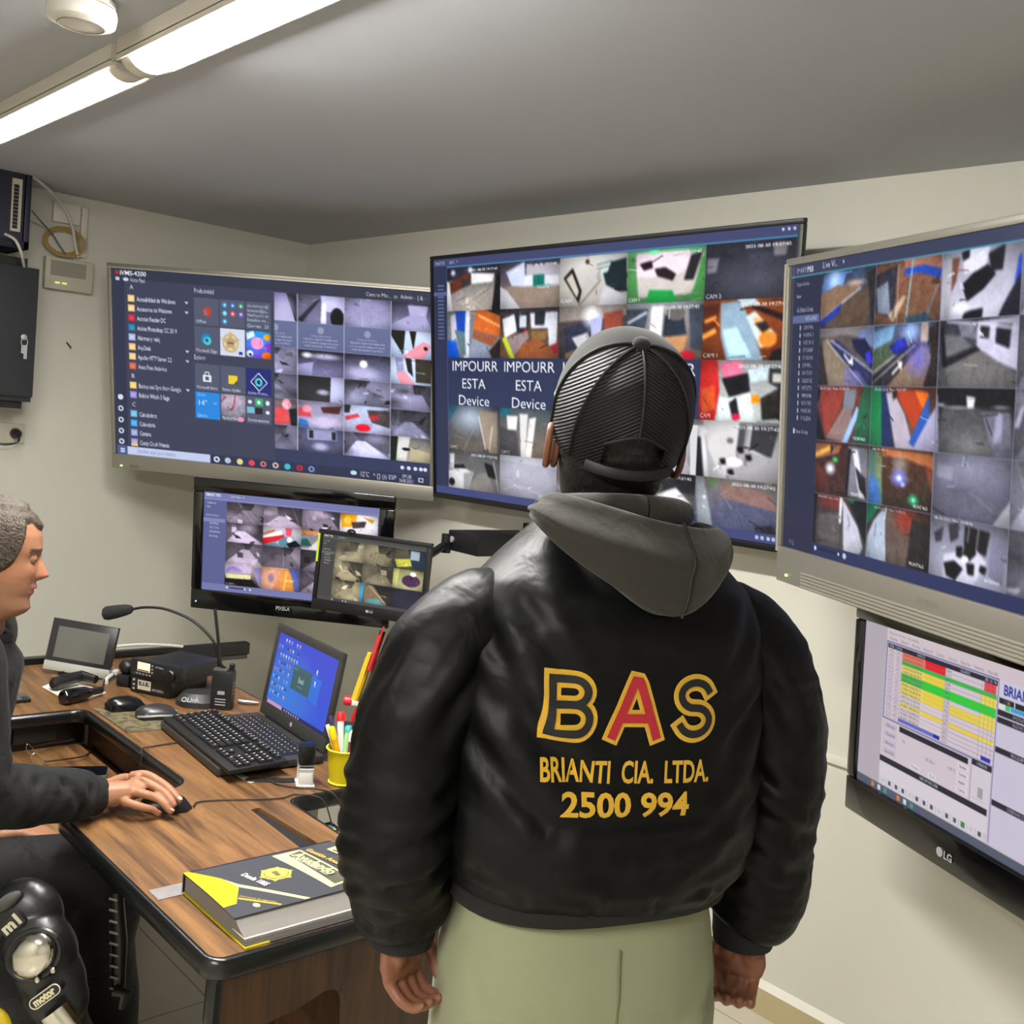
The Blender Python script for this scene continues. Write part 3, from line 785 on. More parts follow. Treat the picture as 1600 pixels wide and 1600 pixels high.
    T(2, 4).g((150, 140, 140), (205, 200, 196)).p([(0, 0), (0.2, 0), (0.24, 0.5), (0.2, 1), (0, 1)], (204, 52, 48)).p([(0.02, 0.5), (0.18, 0.4), (0.2, 0.8), (0.04, 0.9)], (214, 96, 54)).p([(0.22, 0.05), (0.5, 0), (0.5, 0.25), (0.3, 0.35)], (230, 120, 150)).p([(0.26, 0.3), (0.56, 0.2), (0.6, 0.5), (0.36, 0.6)], (44, 34, 38)).p([(0.56, 0.15), (0.8, 0.08), (0.78, 0.3), (0.6, 0.36)], (200, 206, 220)).p([(0.8, 0.1), (1, 0.15), (1, 0.5), (0.8, 0.35)], (70, 62, 64)).r(0.84, 0.2, 0.97, 0.34, (210, 196, 186)).p([(0.36, 0.62), (0.6, 0.5), (0.66, 0.95), (0.5, 1)], (222, 220, 220)).p([(0.62, 0.55), (0.7, 0.55), (0.72, 0.68), (0.62, 0.68)], (232, 140, 30)).p([(0.72, 0.6), (0.95, 0.4), (1, 0.9), (0.75, 0.95)], (66, 52, 50)).p([(0.36, 0.7), (0.44, 0.6), (0.5, 0.95), (0.42, 0.98)], (50, 40, 46)).p([(0.24, 0.6), (0.34, 0.62), (0.4, 0.95), (0.24, 1)], (226, 226, 230)).e(0.45, 0.92, 0.05, 0.06, (220, 50, 90)).n(40, 11, 4).t(0.02, 0.96, 0.075, 'CAM', W_, 0.12)
    stamp()
    T(3, 0).g((74, 80, 94), (112, 106, 100)).e(0.45, 0.25, 0.3, 0.25, (176, 190, 205), 0.8, 0.8).p([(0.58, 0.1), (0.95, 0.1), (0.95, 1), (0.75, 1)], (150, 138, 126)).l([(0.6, 0.2), (0.74, 1)], 0.025, (226, 222, 214)).p([(0, 0), (0.2, 0), (0.05, 0.3), (0, 0.35)], (60, 110, 130)).l([(0.3, 1), (0.5, 0.5)], 0.02, (150, 140, 130)).l([(0.8, 0.95), (0.86, 0.4)], 0.03, (206, 198, 186)).n(24, 12).t(0.03, 0.97, 0.07, 'CAM 2', W_, 0.15)
    T(3, 1).g((92, 104, 110), (128, 112, 100)).p([(0.12, 0.15), (0.32, 0.15), (0.3, 0.45), (0.14, 0.45)], (216, 220, 222)).p([(0.35, 0.1), (0.5, 0.1), (0.46, 1), (0.38, 1)], (206, 206, 206)).p([(0.52, 0.2), (0.64, 0.15), (0.56, 1), (0.46, 1)], (226, 222, 216)).p([(0.0, 0.4), (0.3, 0.5), (0.36, 1), (0, 1)], (86, 86, 90)).p([(0.0, 0.0), (0.25, 0.0), (0.15, 0.12), (0, 0.2)], (50, 130, 150)).n(24, 13).t(0.03, 0.97, 0.07, 'CAM 2', W_, 0.15)
    for k in (2, 3):
        feed_bw(T(3, k), 30 + k, (1.0, 0.98, 1.02), 60, 200)
    T(3, 3).p([(0.35, 0), (0.9, 0), (0.9, 1), (0.5, 1)], (176, 174, 184), 0.7).p([(0.9, 0.1), (1, 0.1), (1, 1), (0.93, 1)], (226, 224, 230))
    T(3, 4).g((150, 150, 156), (190, 188, 192)).p([(0.06, 0), (0.5, 0), (0.5, 0.65), (0.3, 0.95), (0.14, 0.5)], (206, 204, 206)).p([(0.5, 0.05), (0.58, 0.05), (0.56, 0.5), (0.48, 0.5)], (96, 94, 98)).p([(0.64, 0.05), (0.95, 0.05), (0.88, 0.6), (0.62, 0.45)], (78, 78, 82)).l([(0.64, 0.05), (0.62, 0.45), (0.88, 0.6)], 0.03, (214, 212, 216)).p([(0.55, 0.48), (1, 0.6), (1, 1), (0.4, 1)], (172, 170, 174)).p([(0.0, 0.1), (0.08, 0.1), (0.16, 1), (0.06, 1)], (226, 226, 230)).p([(0, 0.3), (0.04, 0.3), (0.1, 1), (0, 1)], (56, 56, 62))
    for x, y in ((0.28, 0.72), (0.38, 0.9), (0.58, 0.62), (0.48, 0.5)):
        c.p([(x, y - 0.06), (x + 0.07, y - 0.08), (x + 0.09, y + 0.02), (x + 0.03, y + 0.04)], (44, 42, 44)).l([(x, y), (x + 0.02, y + 0.12)], 0.015, (60, 60, 62))
    c.e(0.46, 0.7, 0.1, 0.08, (236, 236, 238)).e(0.1, 0.2, 0.02, 0.03, W_).e(0.4, 0.33, 0.04, 0.05, (120, 120, 124)).n(14, 15)
    stamp()
    T(4, 0).g((96, 96, 100), (120, 118, 118)).p([(0.02, 0.1), (0.12, 0.1), (0.1, 0.5), (0.03, 0.5)], (206, 206, 210)).p([(0.0, 0.55), (0.3, 0.45), (0.5, 0.55), (0.4, 1), (0, 1)], (200, 198, 200)).p([(0.1, 0.4), (0.3, 0.36), (0.34, 0.46), (0.12, 0.48)], (40, 40, 44)).e(0.06, 0.85, 0.06, 0.1, (40, 40, 44)).p([(0.3, 0.6), (0.5, 0.5), (0.42, 1), (0.3, 1)], (150, 148, 150)).p([(0.7, 0.25), (0.86, 0.3), (0.94, 0.65), (0.78, 0.6)], (44, 44, 48)).p([(0.55, 0.6), (0.75, 0.5), (0.9, 1), (0.4, 1)], (132, 128, 126)).l([(0.88, 0.2), (0.98, 1)], 0.03, (190, 188, 190)).n(20, 16)
    stamp()
    T(4, 1).g((176, 176, 192), (160, 158, 172)).p([(0, 0), (1, 0), (1, 0.2), (0, 0.12)], (196, 196, 210)).l([(0.05, 0.9), (0.3, 0.7), (0.95, 0.95)], 0.015, (206, 206, 220)).l([(0.28, 0.1), (0.26, 0.75)], 0.012, (204, 204, 216)).e(0.5, 0.4, 0.4, 0.25, (186, 186, 202), 0.6, 0.7).n(16, 17)
    feed_bw(T(4, 2), 44, (1, 0.99, 1.05), 70, 190)
    T(4, 3).g((44, 44, 48), (120, 118, 120)).p([(0.55, 0.1), (1, 0.1), (1, 0.4), (0.6, 0.4)], (50, 50, 54)).p([(0.5, 0.5), (0.75, 0.3), (0.95, 0.6), (0.7, 1)], (190, 190, 196)).e(0.72, 0.5, 0.1, 0.12, (230, 230, 236), 1, 0.5).n(34, 19, 4)
    stamp()
    T(4, 4).g((120, 114, 112), (86, 90, 122)).p([(0, 0), (0.1, 0), (0.24, 1), (0.05, 1)], (150, 154, 164)).e(0.22, 0.08, 0.05, 0.1, (104, 130, 96)).p([(0.3, 0.1), (0.9, 0.2), (1, 0.55), (0.35, 0.4)], (136, 110, 108)).p([(0.35, 0.4), (1, 0.55), (1, 1), (0.35, 1)], (92, 94, 118)).e(0.12, 0.42, 0.02, 0.03, W_).e(0.12, 0.62, 0.015, 0.02, W_).p([(0.75, 0.9), (0.95, 0.82), (0.98, 1), (0.75, 1)], (60, 58, 68)).n(30, 20)
    stamp()
    c.full().r(0, 0, 1, 0.03, (64, 70, 110)).l([(0, 0.034), (1, 0.034)], 0.006, (72, 130, 176)).r(0, 0.03, 0.05, 1, (44, 50, 80))
    c.t(0.008, 0.024, 0.014, 'SMART PSS', (200, 204, 224), 0.034).t(0.06, 0.022, 0.016, 'Live Vi..  +', (215, 218, 236), 0.03)
    c.l([(0.05, 0.034), (0.05, 0.97)], 0.003, (90, 98, 140))
    for q in range(15):
        c.r(0.015, 0.105 + q * 0.0155, 0.038, 0.111 + q * 0.0155, (126, 132, 166), 0.75)
    c.r(0, 0.133, 0.05, 0.15, (88, 98, 142))
    c.r(0, 0.968, 1, 1, (66, 74, 124))
    for q in (0.95, 0.962, 0.975, 0.986):
        c.r(q, 0.978, q + 0.007, 0.99, (190, 198, 226))
    for q in (0.965, 0.977, 0.988):
        c.r(q, 0.008, q + 0.005, 0.016, (210, 214, 232))
    return c.done()


# --- television on the right
def draw_street_screen():
    c = Cv(720, 405, (46, 52, 84))
    us = [0.108, 0.279, 0.453, 0.627, 0.80, 0.972]
    vs = [0.042, 0.231, 0.420, 0.605, 0.785, 0.958]

    def T(r_, k):
        return c.tile(us[k], vs[r_], us[k + 1], vs[r_ + 1])
    for r_ in range(5):
        for k in (3, 4):
            feed_bw(T(r_, k), 60 + r_ * 3 + k, (1, 0.99, 1.12), 35, 190)
    T(0, 0).g((62, 70, 92), (96, 82, 72)).p([(0.05, 0.05), (0.5, 0.02), (0.4, 0.3), (0.02, 0.35)], (86, 116, 170)).e(0.25, 0.15, 0.12, 0.15, (190, 214, 250), 0.8, 0.8).p([(0, 0.38), (0.3, 0.25), (0.75, 0.32), (0.0, 0.85)], (124, 100, 84)).l([(0, 0.84), (0.75, 0.34)], 0.02, (214, 220, 236)).p([(0, 0.84), (0.4, 0.57), (0.42, 0.7), (0.0, 1)], (44, 60, 138)).p([(0.4, 0.6), (0.85, 0.34), (0.92, 0.5), (0.8, 1), (0.3, 1)], (92, 76, 66)).p([(0.85, 0.1), (1, 0.05), (1, 1), (0.95, 1)], (52, 50, 54)).p([(0.6, 0.05), (0.8, 0.02), (0.78, 0.28), (0.6, 0.25)], (70, 80, 110)).e(0.65, 0.25, 0.15, 0.05, (176, 150, 140), 0.9, 0.5).n(34, 31, 4)
    T(0, 1).g((120, 80, 62), (116, 84, 66)).p([(0.45, 0), (1, 0), (1, 0.35), (0.75, 0.2), (0.45, 0.25)], (160, 110, 92)).p([(0.45, 0.14), (0.75, 0.12), (1, 0.22), (0.98, 0.36), (0.7, 0.24), (0.45, 0.24)], (46, 74, 160)).p([(0, 0.2), (0.35, 0.05), (0.3, 0.9), (0, 0.8)], (60, 56, 66)).p([(0.02, 0.4), (0.2, 0.3), (0.26, 0.85), (0.05, 0.8)], (126, 130, 146)).p([(0.22, 0.85), (0.45, 0.55), (0.5, 0.58), (0.3, 0.98)], (176, 150, 130)).l([(0.36, 0.05), (0.36, 1)], 0.012, (190, 192, 200)).l([(0.58, 0), (0.5, 1)], 0.035, (150, 178, 190)).l([(0.32, 0.1), (0.3, 0.9)], 0.02, (40, 40, 48)).l([(1, 0.3), (0.78, 1)], 0.03, (120, 126, 146)).p([(0.5, 0.9), (0.8, 0.85), (0.9, 1), (0.5, 1)], (60, 80, 96)).n(46, 32, 3)
    T(0, 2).g((150, 148, 166), (202, 202, 222)).p([(0, 0.1), (0.18, 0.1), (0.12, 1), (0.06, 1)], (176, 174, 190)).p([(0.14, 0.1), (0.24, 0.1), (0.2, 0.45), (0.14, 0.6)], (120, 86, 80)).p([(0.26, 0), (0.62, 0), (0.56, 0.3), (0.3, 0.35)], (206, 206, 222)).p([(0.28, 0.5), (0.42, 0.35), (0.6, 0.25), (0.7, 0.4), (0.55, 0.6), (0.35, 0.75)], (34, 32, 42)).p([(0.6, 0.1), (0.8, 0), (0.78, 0.35), (0.64, 0.35)], (44, 42, 54)).p([(0.26, 0.02), (0.36, 0), (0.36, 0.12), (0.28, 0.16)], (44, 42, 52)).p([(0.8, 0.85), (1, 0.4), (1, 1), (0.75, 1)], (52, 50, 66)).p([(0.32, 0.9), (0.56, 0.86), (0.55, 1), (0.3, 1)], (32, 30, 40)).p([(0.96, 0.2), (1, 0.15), (1, 0.4), (0.92, 0.6)], (60, 90, 200)).e(0.26, 0.85, 0.1, 0.08, (236, 236, 250), 0.9, 0.5).n(24, 33)
    T(1, 0).g((90, 82, 82), (84, 78, 88)).p([(0, 0), (1, 0), (1, 0.2), (0.5, 0.12), (0, 0.15)], (128, 120, 124)).p([(0.7, 0.1), (1, 0), (1, 0.35), (0.8, 0.3)], (116, 130, 170)).p([(0.06, 0.2), (0.18, 0.15), (0.75, 1), (0.15, 1)], (128, 114, 104)).p([(0.2, 0.25), (0.35, 0.2), (1, 0.8), (1, 1), (0.8, 1)], (52, 54, 92)).p([(0.5, 0.7), (0.75, 0.75), (0.95, 1), (0.5, 1)], (110, 110, 170), 0.7).l([(0.22, 0.2), (1, 0.76)], 0.022, (200, 200, 206)).l([(0.14, 0.2), (0.86, 1)], 0.02, (206, 200, 196)).p([(0.6, 0.2), (0.85, 0.2), (1, 0.45), (1, 0.7), (0.7, 0.4)], (34, 38, 70)).l([(0.48, 0.45), (0.58, 0.58)], 0.035, (226, 222, 220)).p([(0.56, 0.6), (0.64, 0.5), (0.66, 0.65)], (226, 222, 220)).p([(0.86, 0.45), (0.95, 0.4), (1, 0.6), (0.92, 0.65)], (60, 60, 190)).p([(0, 0.3), (0.05, 0.3), (0.2, 1), (0, 1)], (60, 56, 62)).n(34, 34, 4)
    T(1, 1).g((80, 90, 120), (92, 84, 84)).p([(0, 0.1), (0.35, 0), (0.3, 0.25), (0, 0.4)], (120, 156, 196)).e(0.58, 0.12, 0.12, 0.14, (150, 176, 226), 0.9, 0.6).p([(0.0, 0.4), (0.3, 0.25), (0.55, 0.3), (0.05, 0.75)], (80, 92, 82)).p([(0, 0.85), (0.6, 0.3), (0.75, 0.35), (0.25, 1), (0, 1)], (56, 54, 66)).l([(0, 0.78), (0.58, 0.32)], 0.02, (206, 204, 206)).l([(0, 0.95), (0.66, 0.34)], 0.02, (206, 204, 206)).p([(0.25, 1), (0.75, 0.35), (0.9, 0.5), (0.8, 1)], (126, 108, 98)).e(0.72, 0.55, 0.14, 0.22, (110, 110, 200), 0.8, 0.8).p([(0.25, 0.35), (0.5, 0.22), (0.56, 0.4), (0.35, 0.5)], (40, 46, 120)).e(0.42, 0.33, 0.08, 0.08, (56, 66, 190), 0.9, 0.5).l([(0.32, 0.8), (0.44, 0.66)], 0.04, (226, 222, 220)).p([(0.4, 0.6), (0.48, 0.6), (0.46, 0.75)], (226, 222, 220)).p([(0.85, 0.1), (1, 0), (1, 1), (0.8, 1), (0.9, 0.6)], (56, 50, 52)).p([(0.74, 0), (0.85, 0), (0.84, 0.3), (0.74, 0.3)], (176, 160, 160)).n(40, 35, 4)
    T(1, 2).g((66, 66, 78), (96, 96, 104)).p([(0.5, 0.05), (1, 0), (1, 0.75), (0.9, 0.7), (0.5, 0.45)], (186, 184, 206)).p([(0.54, 0.1), (0.66, 0.1), (0.65, 0.3), (0.54, 0.28)], (54, 50, 58)).p([(0.74, 0.1), (0.92, 0.12), (0.9, 0.45), (0.73, 0.36)], (44, 42, 52)).l([(0.1, 0.02), (0.5, 0.08), (1, 0.18)], 0.04, (206, 206, 226)).p([(0.05, 0.6), (0.5, 0.4), (0.55, 0.45), (0.1, 0.7)], (44, 42, 48)).p([(0.05, 0.2), (0.3, 0.25), (0.45, 0.4), (0.1, 0.55)], (110, 110, 116)).p([(0.1, 0.72), (0.55, 0.45), (1, 0.8), (1, 1), (0.15, 1)], (112, 110, 112)).p([(0.02, 0.1), (0.06, 0.1), (0.12, 0.7), (0.06, 0.7)], (34, 32, 40)).p([(0.24, 0.05), (0.5, 0.1), (0.5, 0.3), (0.3, 0.25)], (120, 122, 134)).n(34, 36, 3)
    T(2, 0).g((120, 62, 54), (90, 60, 56)).p([(0.04, 0.15), (0.1, 0.05), (0.5, 0.05), (0.45, 0.4), (0.18, 0.95)], (140, 66, 54)).p([(0.18, 0.95), (0.5, 0.4), (0.68, 0.25), (0.66, 0.6), (0.5, 1)], (138, 112, 108)).p([(0.52, 0.05), (0.74, 0.05), (0.7, 0.4), (0.5, 0.4)], (120, 120, 128)).p([(0.5, 1), (0.75, 0.35), (0.82, 0.4), (0.6, 1)], (150, 176, 214)).p([(0.78, 0.4), (0.86, 0.0), (1, 0.0), (1, 1), (0.7, 1)], (52, 96, 70)).p([(0, 0.4), (0.18, 1), (0, 1)], (36, 32, 40)).p([(0, 0), (0.06, 0.05), (0.02, 0.3), (0, 0.3)], (36, 32, 40)).n(26, 37).t(0.04, 0.07, 0.045, '08-30-2021 Mon 19:28:19', W_, 0.55).t(0.70, 0.93, 0.05, 'FRONTAL1', W_, 0.22, bold=0.02)
    T(2, 1).g((90, 60, 50), (120, 96, 90)).p([(0, 0), (0.16, 0), (0.2, 1), (0, 1)], (38, 128, 84)).p([(0.16, 0), (0.24, 0), (0.4, 1), (0.2, 1)], (44, 58, 96)).p([(0.24, 0.1), (0.36, 0.08), (0.55, 0.45), (0.7, 1), (0.42, 1)], (172, 164, 178)).p([(0.4, 0.05), (0.8, 0.05), (0.9, 0.15), (0.76, 0.62), (0.7, 0.7), (0.45, 0.2)], (170, 74, 44)).p([(0.68, 0.05), (0.88, 0.08), (0.9, 0.16), (0.84, 0.4)], (224, 120, 40)).p([(0.62, 0.9), (0.9, 0.1), (0.92, 0.45), (0.7, 0.95)], (60, 96, 166)).p([(0.7, 0.95), (0.92, 0.45), (1, 0.3), (1, 1), (0.68, 1)], (172, 168, 196)).p([(0.34, 0.05), (0.42, 0.05), (0.4, 0.2), (0.35, 0.2)], (60, 50, 50)).n(22, 38).t(0.05, 0.07, 0.045, '08-30-2021 Mon 19:29:19', W_, 0.5)
    T(2, 2).g((34, 34, 40), (88, 88, 94)).r(0, 0, 1, 0.28, (30, 30, 36)).p([(0.4, 0.12), (0.52, 0.14), (0.5, 0.3), (0.42, 0.3)], (210, 206, 210)).e(0.06, 0.26, 0.06, 0.02, (200, 200, 206), 0.9, 0.5).e(0.3, 0.29, 0.2, 0.015, (190, 188, 192), 0.8, 0.5).e(0.84, 0.27, 0.1, 0.015, (200, 200, 204), 0.8, 0.5).p([(0.1, 0.3), (0.6, 0.32), (0.7, 1), (0.02, 1)], (78, 78, 82)).e(0.45, 0.85, 0.25, 0.2, (130, 130, 134), 0.6, 0.8).p([(0.6, 0.35), (0.95, 0.33), (1, 1), (0.78, 1)], (104, 104, 120)).p([(0.78, 0.35), (0.86, 0.35), (0.86, 0.75), (0.76, 0.8)], (140, 140, 166)).p([(0, 0.1), (0.02, 0.1), (0.06, 1), (0, 1)], (150, 150, 180)).n(30, 39, 3)
    T(3, 0).g((70, 42, 40), (72, 48, 44)).p([(0, 0.05), (0.5, 0.05), (0.45, 0.2), (0, 0.35)], (150, 96, 70)).l([(0, 0.28), (0.28, 0.12)], 0.09, (216, 166, 70)).p([(0.3, 0.05), (0.36, 0.1), (0.3, 0.25)], (40, 36, 36)).e(0.3, 0.5, 0.07, 0.08, (226, 232, 250), 1, 0.9).e(0.39, 0.33, 0.04, 0.04, (70, 210, 110), 1, 0.8).p([(0.62, 0.05), (0.98, 0.05), (1, 1), (0.6, 0.95)], (120, 114, 124)).p([(0.7, 0.1), (0.8, 0.1), (0.95, 0.95), (0.85, 0.95)], (206, 202, 214)).p([(0.76, 0.4), (0.95, 0.6), (0.98, 0.95), (0.85, 0.8)], (44, 40, 46)).p([(0.62, 0.1), (0.68, 0.1), (0.64, 0.95), (0.6, 0.95)], (34, 30, 34)).p([(0.0, 0.4), (0.2, 0.5), (0.3, 0.95), (0, 0.95)], (92, 50, 44)).n(34, 40, 4).t(0.70, 0.93, 0.05, 'FRONTAL2', W_, 0.22, bold=0.02)
    T(3, 1).g((86, 56, 40), (62, 48, 40)).p([(0.2, 0.02), (1, 0.05), (1, 0.3), (0.6, 0.16), (0.2, 0.15)], (176, 110, 70)).p([(0, 0.05), (0.2, 0.1), (0.25, 1), (0, 1)], (92, 120, 110)).p([(0.02, 0.5), (0.16, 0.6), (0.22, 1), (0, 1)], (76, 116, 176)).p([(0.1, 0.1), (0.22, 0.1), (0.22, 0.7), (0.12, 0.4)], (110, 120, 90)).e(0.5, 0.28, 0.1, 0.14, (160, 150, 146), 0.7, 0.7).e(0.5, 0.5, 0.09, 0.1, (130, 140, 255), 1, 0.9).e(0.5, 0.5, 0.035, 0.04, (240, 244, 255), 1, 0.5).e(0.56, 0.6, 0.03, 0.03, (190, 200, 255), 1, 0.6).e(0.73, 0.83, 0.06, 0.07, (50, 190, 130), 1, 0.8).e(0.73, 0.83, 0.02, 0.025, (190, 250, 226), 1, 0.5).l([(0.3, 0.5), (0.7, 0.5)], 0.012, (170, 150, 140), 0.6).l([(0.86, 0.8), (0.95, 0.45)], 0.02, (70, 90, 60)).p([(0.85, 0.2), (1, 0.3), (1, 0.7)], (120, 66, 50)).n(36, 41, 4).t(0.72, 0.95, 0.05, 'FRONTAL2', W_, 0.22, bold=0.02).t(0.05, 0.07, 0.04, '08-30-2021', W_, 0.25)
    T(3, 2).g((112, 112, 134), (92, 92, 112)).p([(0.06, 0.18), (0.28, 0.2), (0.26, 0.42), (0.06, 0.38)], (136, 136, 156)).e(0.5, 0.2, 0.35, 0.25, (140, 140, 164), 0.7, 0.8).p([(0.0, 0.55), (0.5, 0.5), (0.85, 0.95), (0, 0.95)], (100, 100, 120)).l([(0.5, 0.56), (0.8, 0.8)], 0.015, (140, 140, 160)).p([(0.8, 1), (1, 0.6), (1, 1)], (170, 170, 186)).n(22, 42, 4)
    T(4, 0).g((66, 54, 54), (86, 82, 84)).e(0.35, 0.1, 0.25, 0.12, (130, 60, 50), 0.9, 0.8).p([(0.1, 0.4), (0.5, 0.3), (0.52, 1), (0.1, 1)], (92, 86, 88)).p([(0.56, 0.05), (0.6, 0.08), (0.85, 0.5), (0.95, 0.85), (0.9, 1), (0.6, 1)], (176, 176, 190)).p([(0.5, 0), (0.56, 0), (0.54, 0.5), (0.5, 0.5)], (206, 206, 214)).p([(0.65, 0.0), (1, 0.0), (1, 0.8), (0.88, 0.5)], (34, 38, 46)).p([(0.6, 0), (0.78, 0), (0.74, 0.1)], (40, 110, 86)).l([(0.66, 0.3), (0.7, 0.5), (0.66, 0.55)], 0.015, (60, 60, 70)).p([(0, 0), (0.06, 0), (0.04, 1), (0, 1)], (40, 38, 44)).n(30, 43, 4).t(0.08, 0.07, 0.04, '08-30-2021 Mon 19:28', W_, 0.4)
    T(4, 1).g((72, 50, 44), (66, 60, 60)).p([(0.24, 0.1), (0.3, 0.08), (0.34, 1), (0.0, 1), (0.02, 0.6), (0.12, 0.3)], (160, 168, 184)).p([(0, 0), (0.22, 0), (0.05, 0.35), (0, 0.4)], (30, 110, 84)).p([(0.3, 0.05), (0.72, 0.1), (0.7, 1), (0.36, 1)], (96, 82, 76)).e(0.62, 0.2, 0.14, 0.2, (140, 56, 44), 0.9, 0.7).p([(0.72, 0.15), (1, 0.2), (1, 1), (0.66, 1)], (50, 44, 44)).l([(0.16, 0.35), (0.14, 0.6)], 0.02, (70, 76, 96)).n(34, 44, 4).t(0.12, 0.08, 0.04, '08-30-2021 Mon 19:30:22', W_, 0.5).t(0.70, 0.94, 0.05, 'FRONTAL2', W_, 0.22, bold=0.02)
    T(4, 2).g((116, 116, 134), (166, 166, 190)).p([(0.46, 0.08), (0.78, 0.12), (0.74, 0.5), (0.46, 0.4)], (40, 38, 44)).l([(0.52, 0.1), (0.5, 0.35)], 0.02, (196, 196, 210)).l([(0.64, 0.1), (0.62, 0.42)], 0.02, (196, 196, 210)).p([(0.05, 0.3), (0.18, 0.15), (0.16, 0.4), (0.08, 0.45)], (70, 68, 78)).p([(0.24, 0.1), (0.38, 0.05), (0.38, 0.3), (0.28, 0.4)], (64, 62, 72)).p([(0.2, 0.62), (0.6, 0.4), (0.75, 0.6), (0.6, 1), (0.2, 1)], (192, 192, 212)).p([(0.36, 0.45), (0.44, 0.42), (0.44, 0.62), (0.36, 0.6)], (28, 26, 32)).p([(0.48, 0.35), (0.6, 0.35), (0.62, 0.5), (0.5, 0.7), (0.44, 0.6)], (30, 28, 34)).p([(0.2, 0.75), (0.34, 0.68), (0.46, 0.78), (0.36, 1), (0.24, 0.95)], (26, 24, 30)).p([(0.5, 0.68), (0.6, 0.66), (0.6, 0.85), (0.52, 0.85)], (28, 26, 32)).p([(0.68, 0.65), (0.76, 0.68), (0.74, 0.8), (0.66, 0.76)], (34, 32, 40)).e(0.48, 0.62, 0.05, 0.06, (232, 232, 244)).p([(0.8, 0.2), (1, 0.25), (0.95, 0.9), (0.78, 0.8)], (126, 126, 150)).n(22, 45).t(0.04, 0.06, 0.045, '08-30-2021 Mon 19:28:36', W_, 0.52).t(0.74, 0.9, 0.05, 'INTERNO', W_, 0.18, bold=0.02)
    c.full()
    for u in us[1:]:
        c.l([(u, 0.042), (u, 0.958)], 0.003, (130, 132, 156))
    for v in vs[1:-1]:
        c.l([(us[0], v), (1, v)], 0.003, (120, 122, 146))
    c.r(0, 0, 1, 0.038, (54, 60, 88)).l([(0, 0.041), (1, 0.041)], 0.005, (70, 150, 176))
    c.t(0.018, 0.030, 0.018, 'SMART', (190, 196, 214), 0.036).t(0.056, 0.030, 0.018, 'PSS', (240, 242, 250), 0.022, bold=0.02)
    c.t(0.110, 0.026, 0.021, 'Live Vi...   +', (236, 238, 246), 0.072)
    c.r(0, 0.044, 0.107, 1, (38, 43, 68))
    c.t(0.02, 0.074, 0.013, 'Organizaciones', (190, 196, 214), 0.045).t(0.02, 0.116, 0.013, 'View', (200, 206, 222), 0.018)
    c.t(0.02, 0.165, 0.016, '- & Default Group', (205, 210, 226), 0.062)
    c.r(0.01, 0.176, 0.104, 0.204, (92, 104, 146)).t(0.055, 0.196, 0.014, 'VISTA UNO', (190, 210, 245), 0.04)
    for q, tx in enumerate(('CENTRAL', 'VISTA 2', 'VISTA 3', 'CP CARAP', 'CP SOLAN', 'CP PIS...', 'SANTO DO', 'CALDO GE', 'INTOCTO', 'IMPOURR', 'VISTA TRES', 'MASCAR', 'Y OLIDA')):
        v = 0.226 + q * 0.0262
        c.t(0.05, v, 0.013, tx, (190, 196, 214), 0.036).r(0.036, v - 0.014, 0.040, v + 0.002, (170, 176, 200))
    c.t(0.034, 0.588, 0.013, 'New Group', (196, 202, 220), 0.044).r(0.024, 0.572, 0.030, 0.59, (220, 224, 236))
    c.r(0.107, 0.958, 1, 1, (40, 48, 90)).t(0.022, 0.985, 0.014, 'PTZ', (170, 176, 196), 0.018)
    c.r(0.13, 0.972, 0.205, 0.978, (26, 30, 50)).e(0.118, 0.975, 0.004, 0.008, (214, 220, 236)).e(0.215, 0.976, 0.006, 0.010, (190, 196, 216)).e(0.196, 0.975, 0.003, 0.005, (226, 230, 240))
    return c.done()


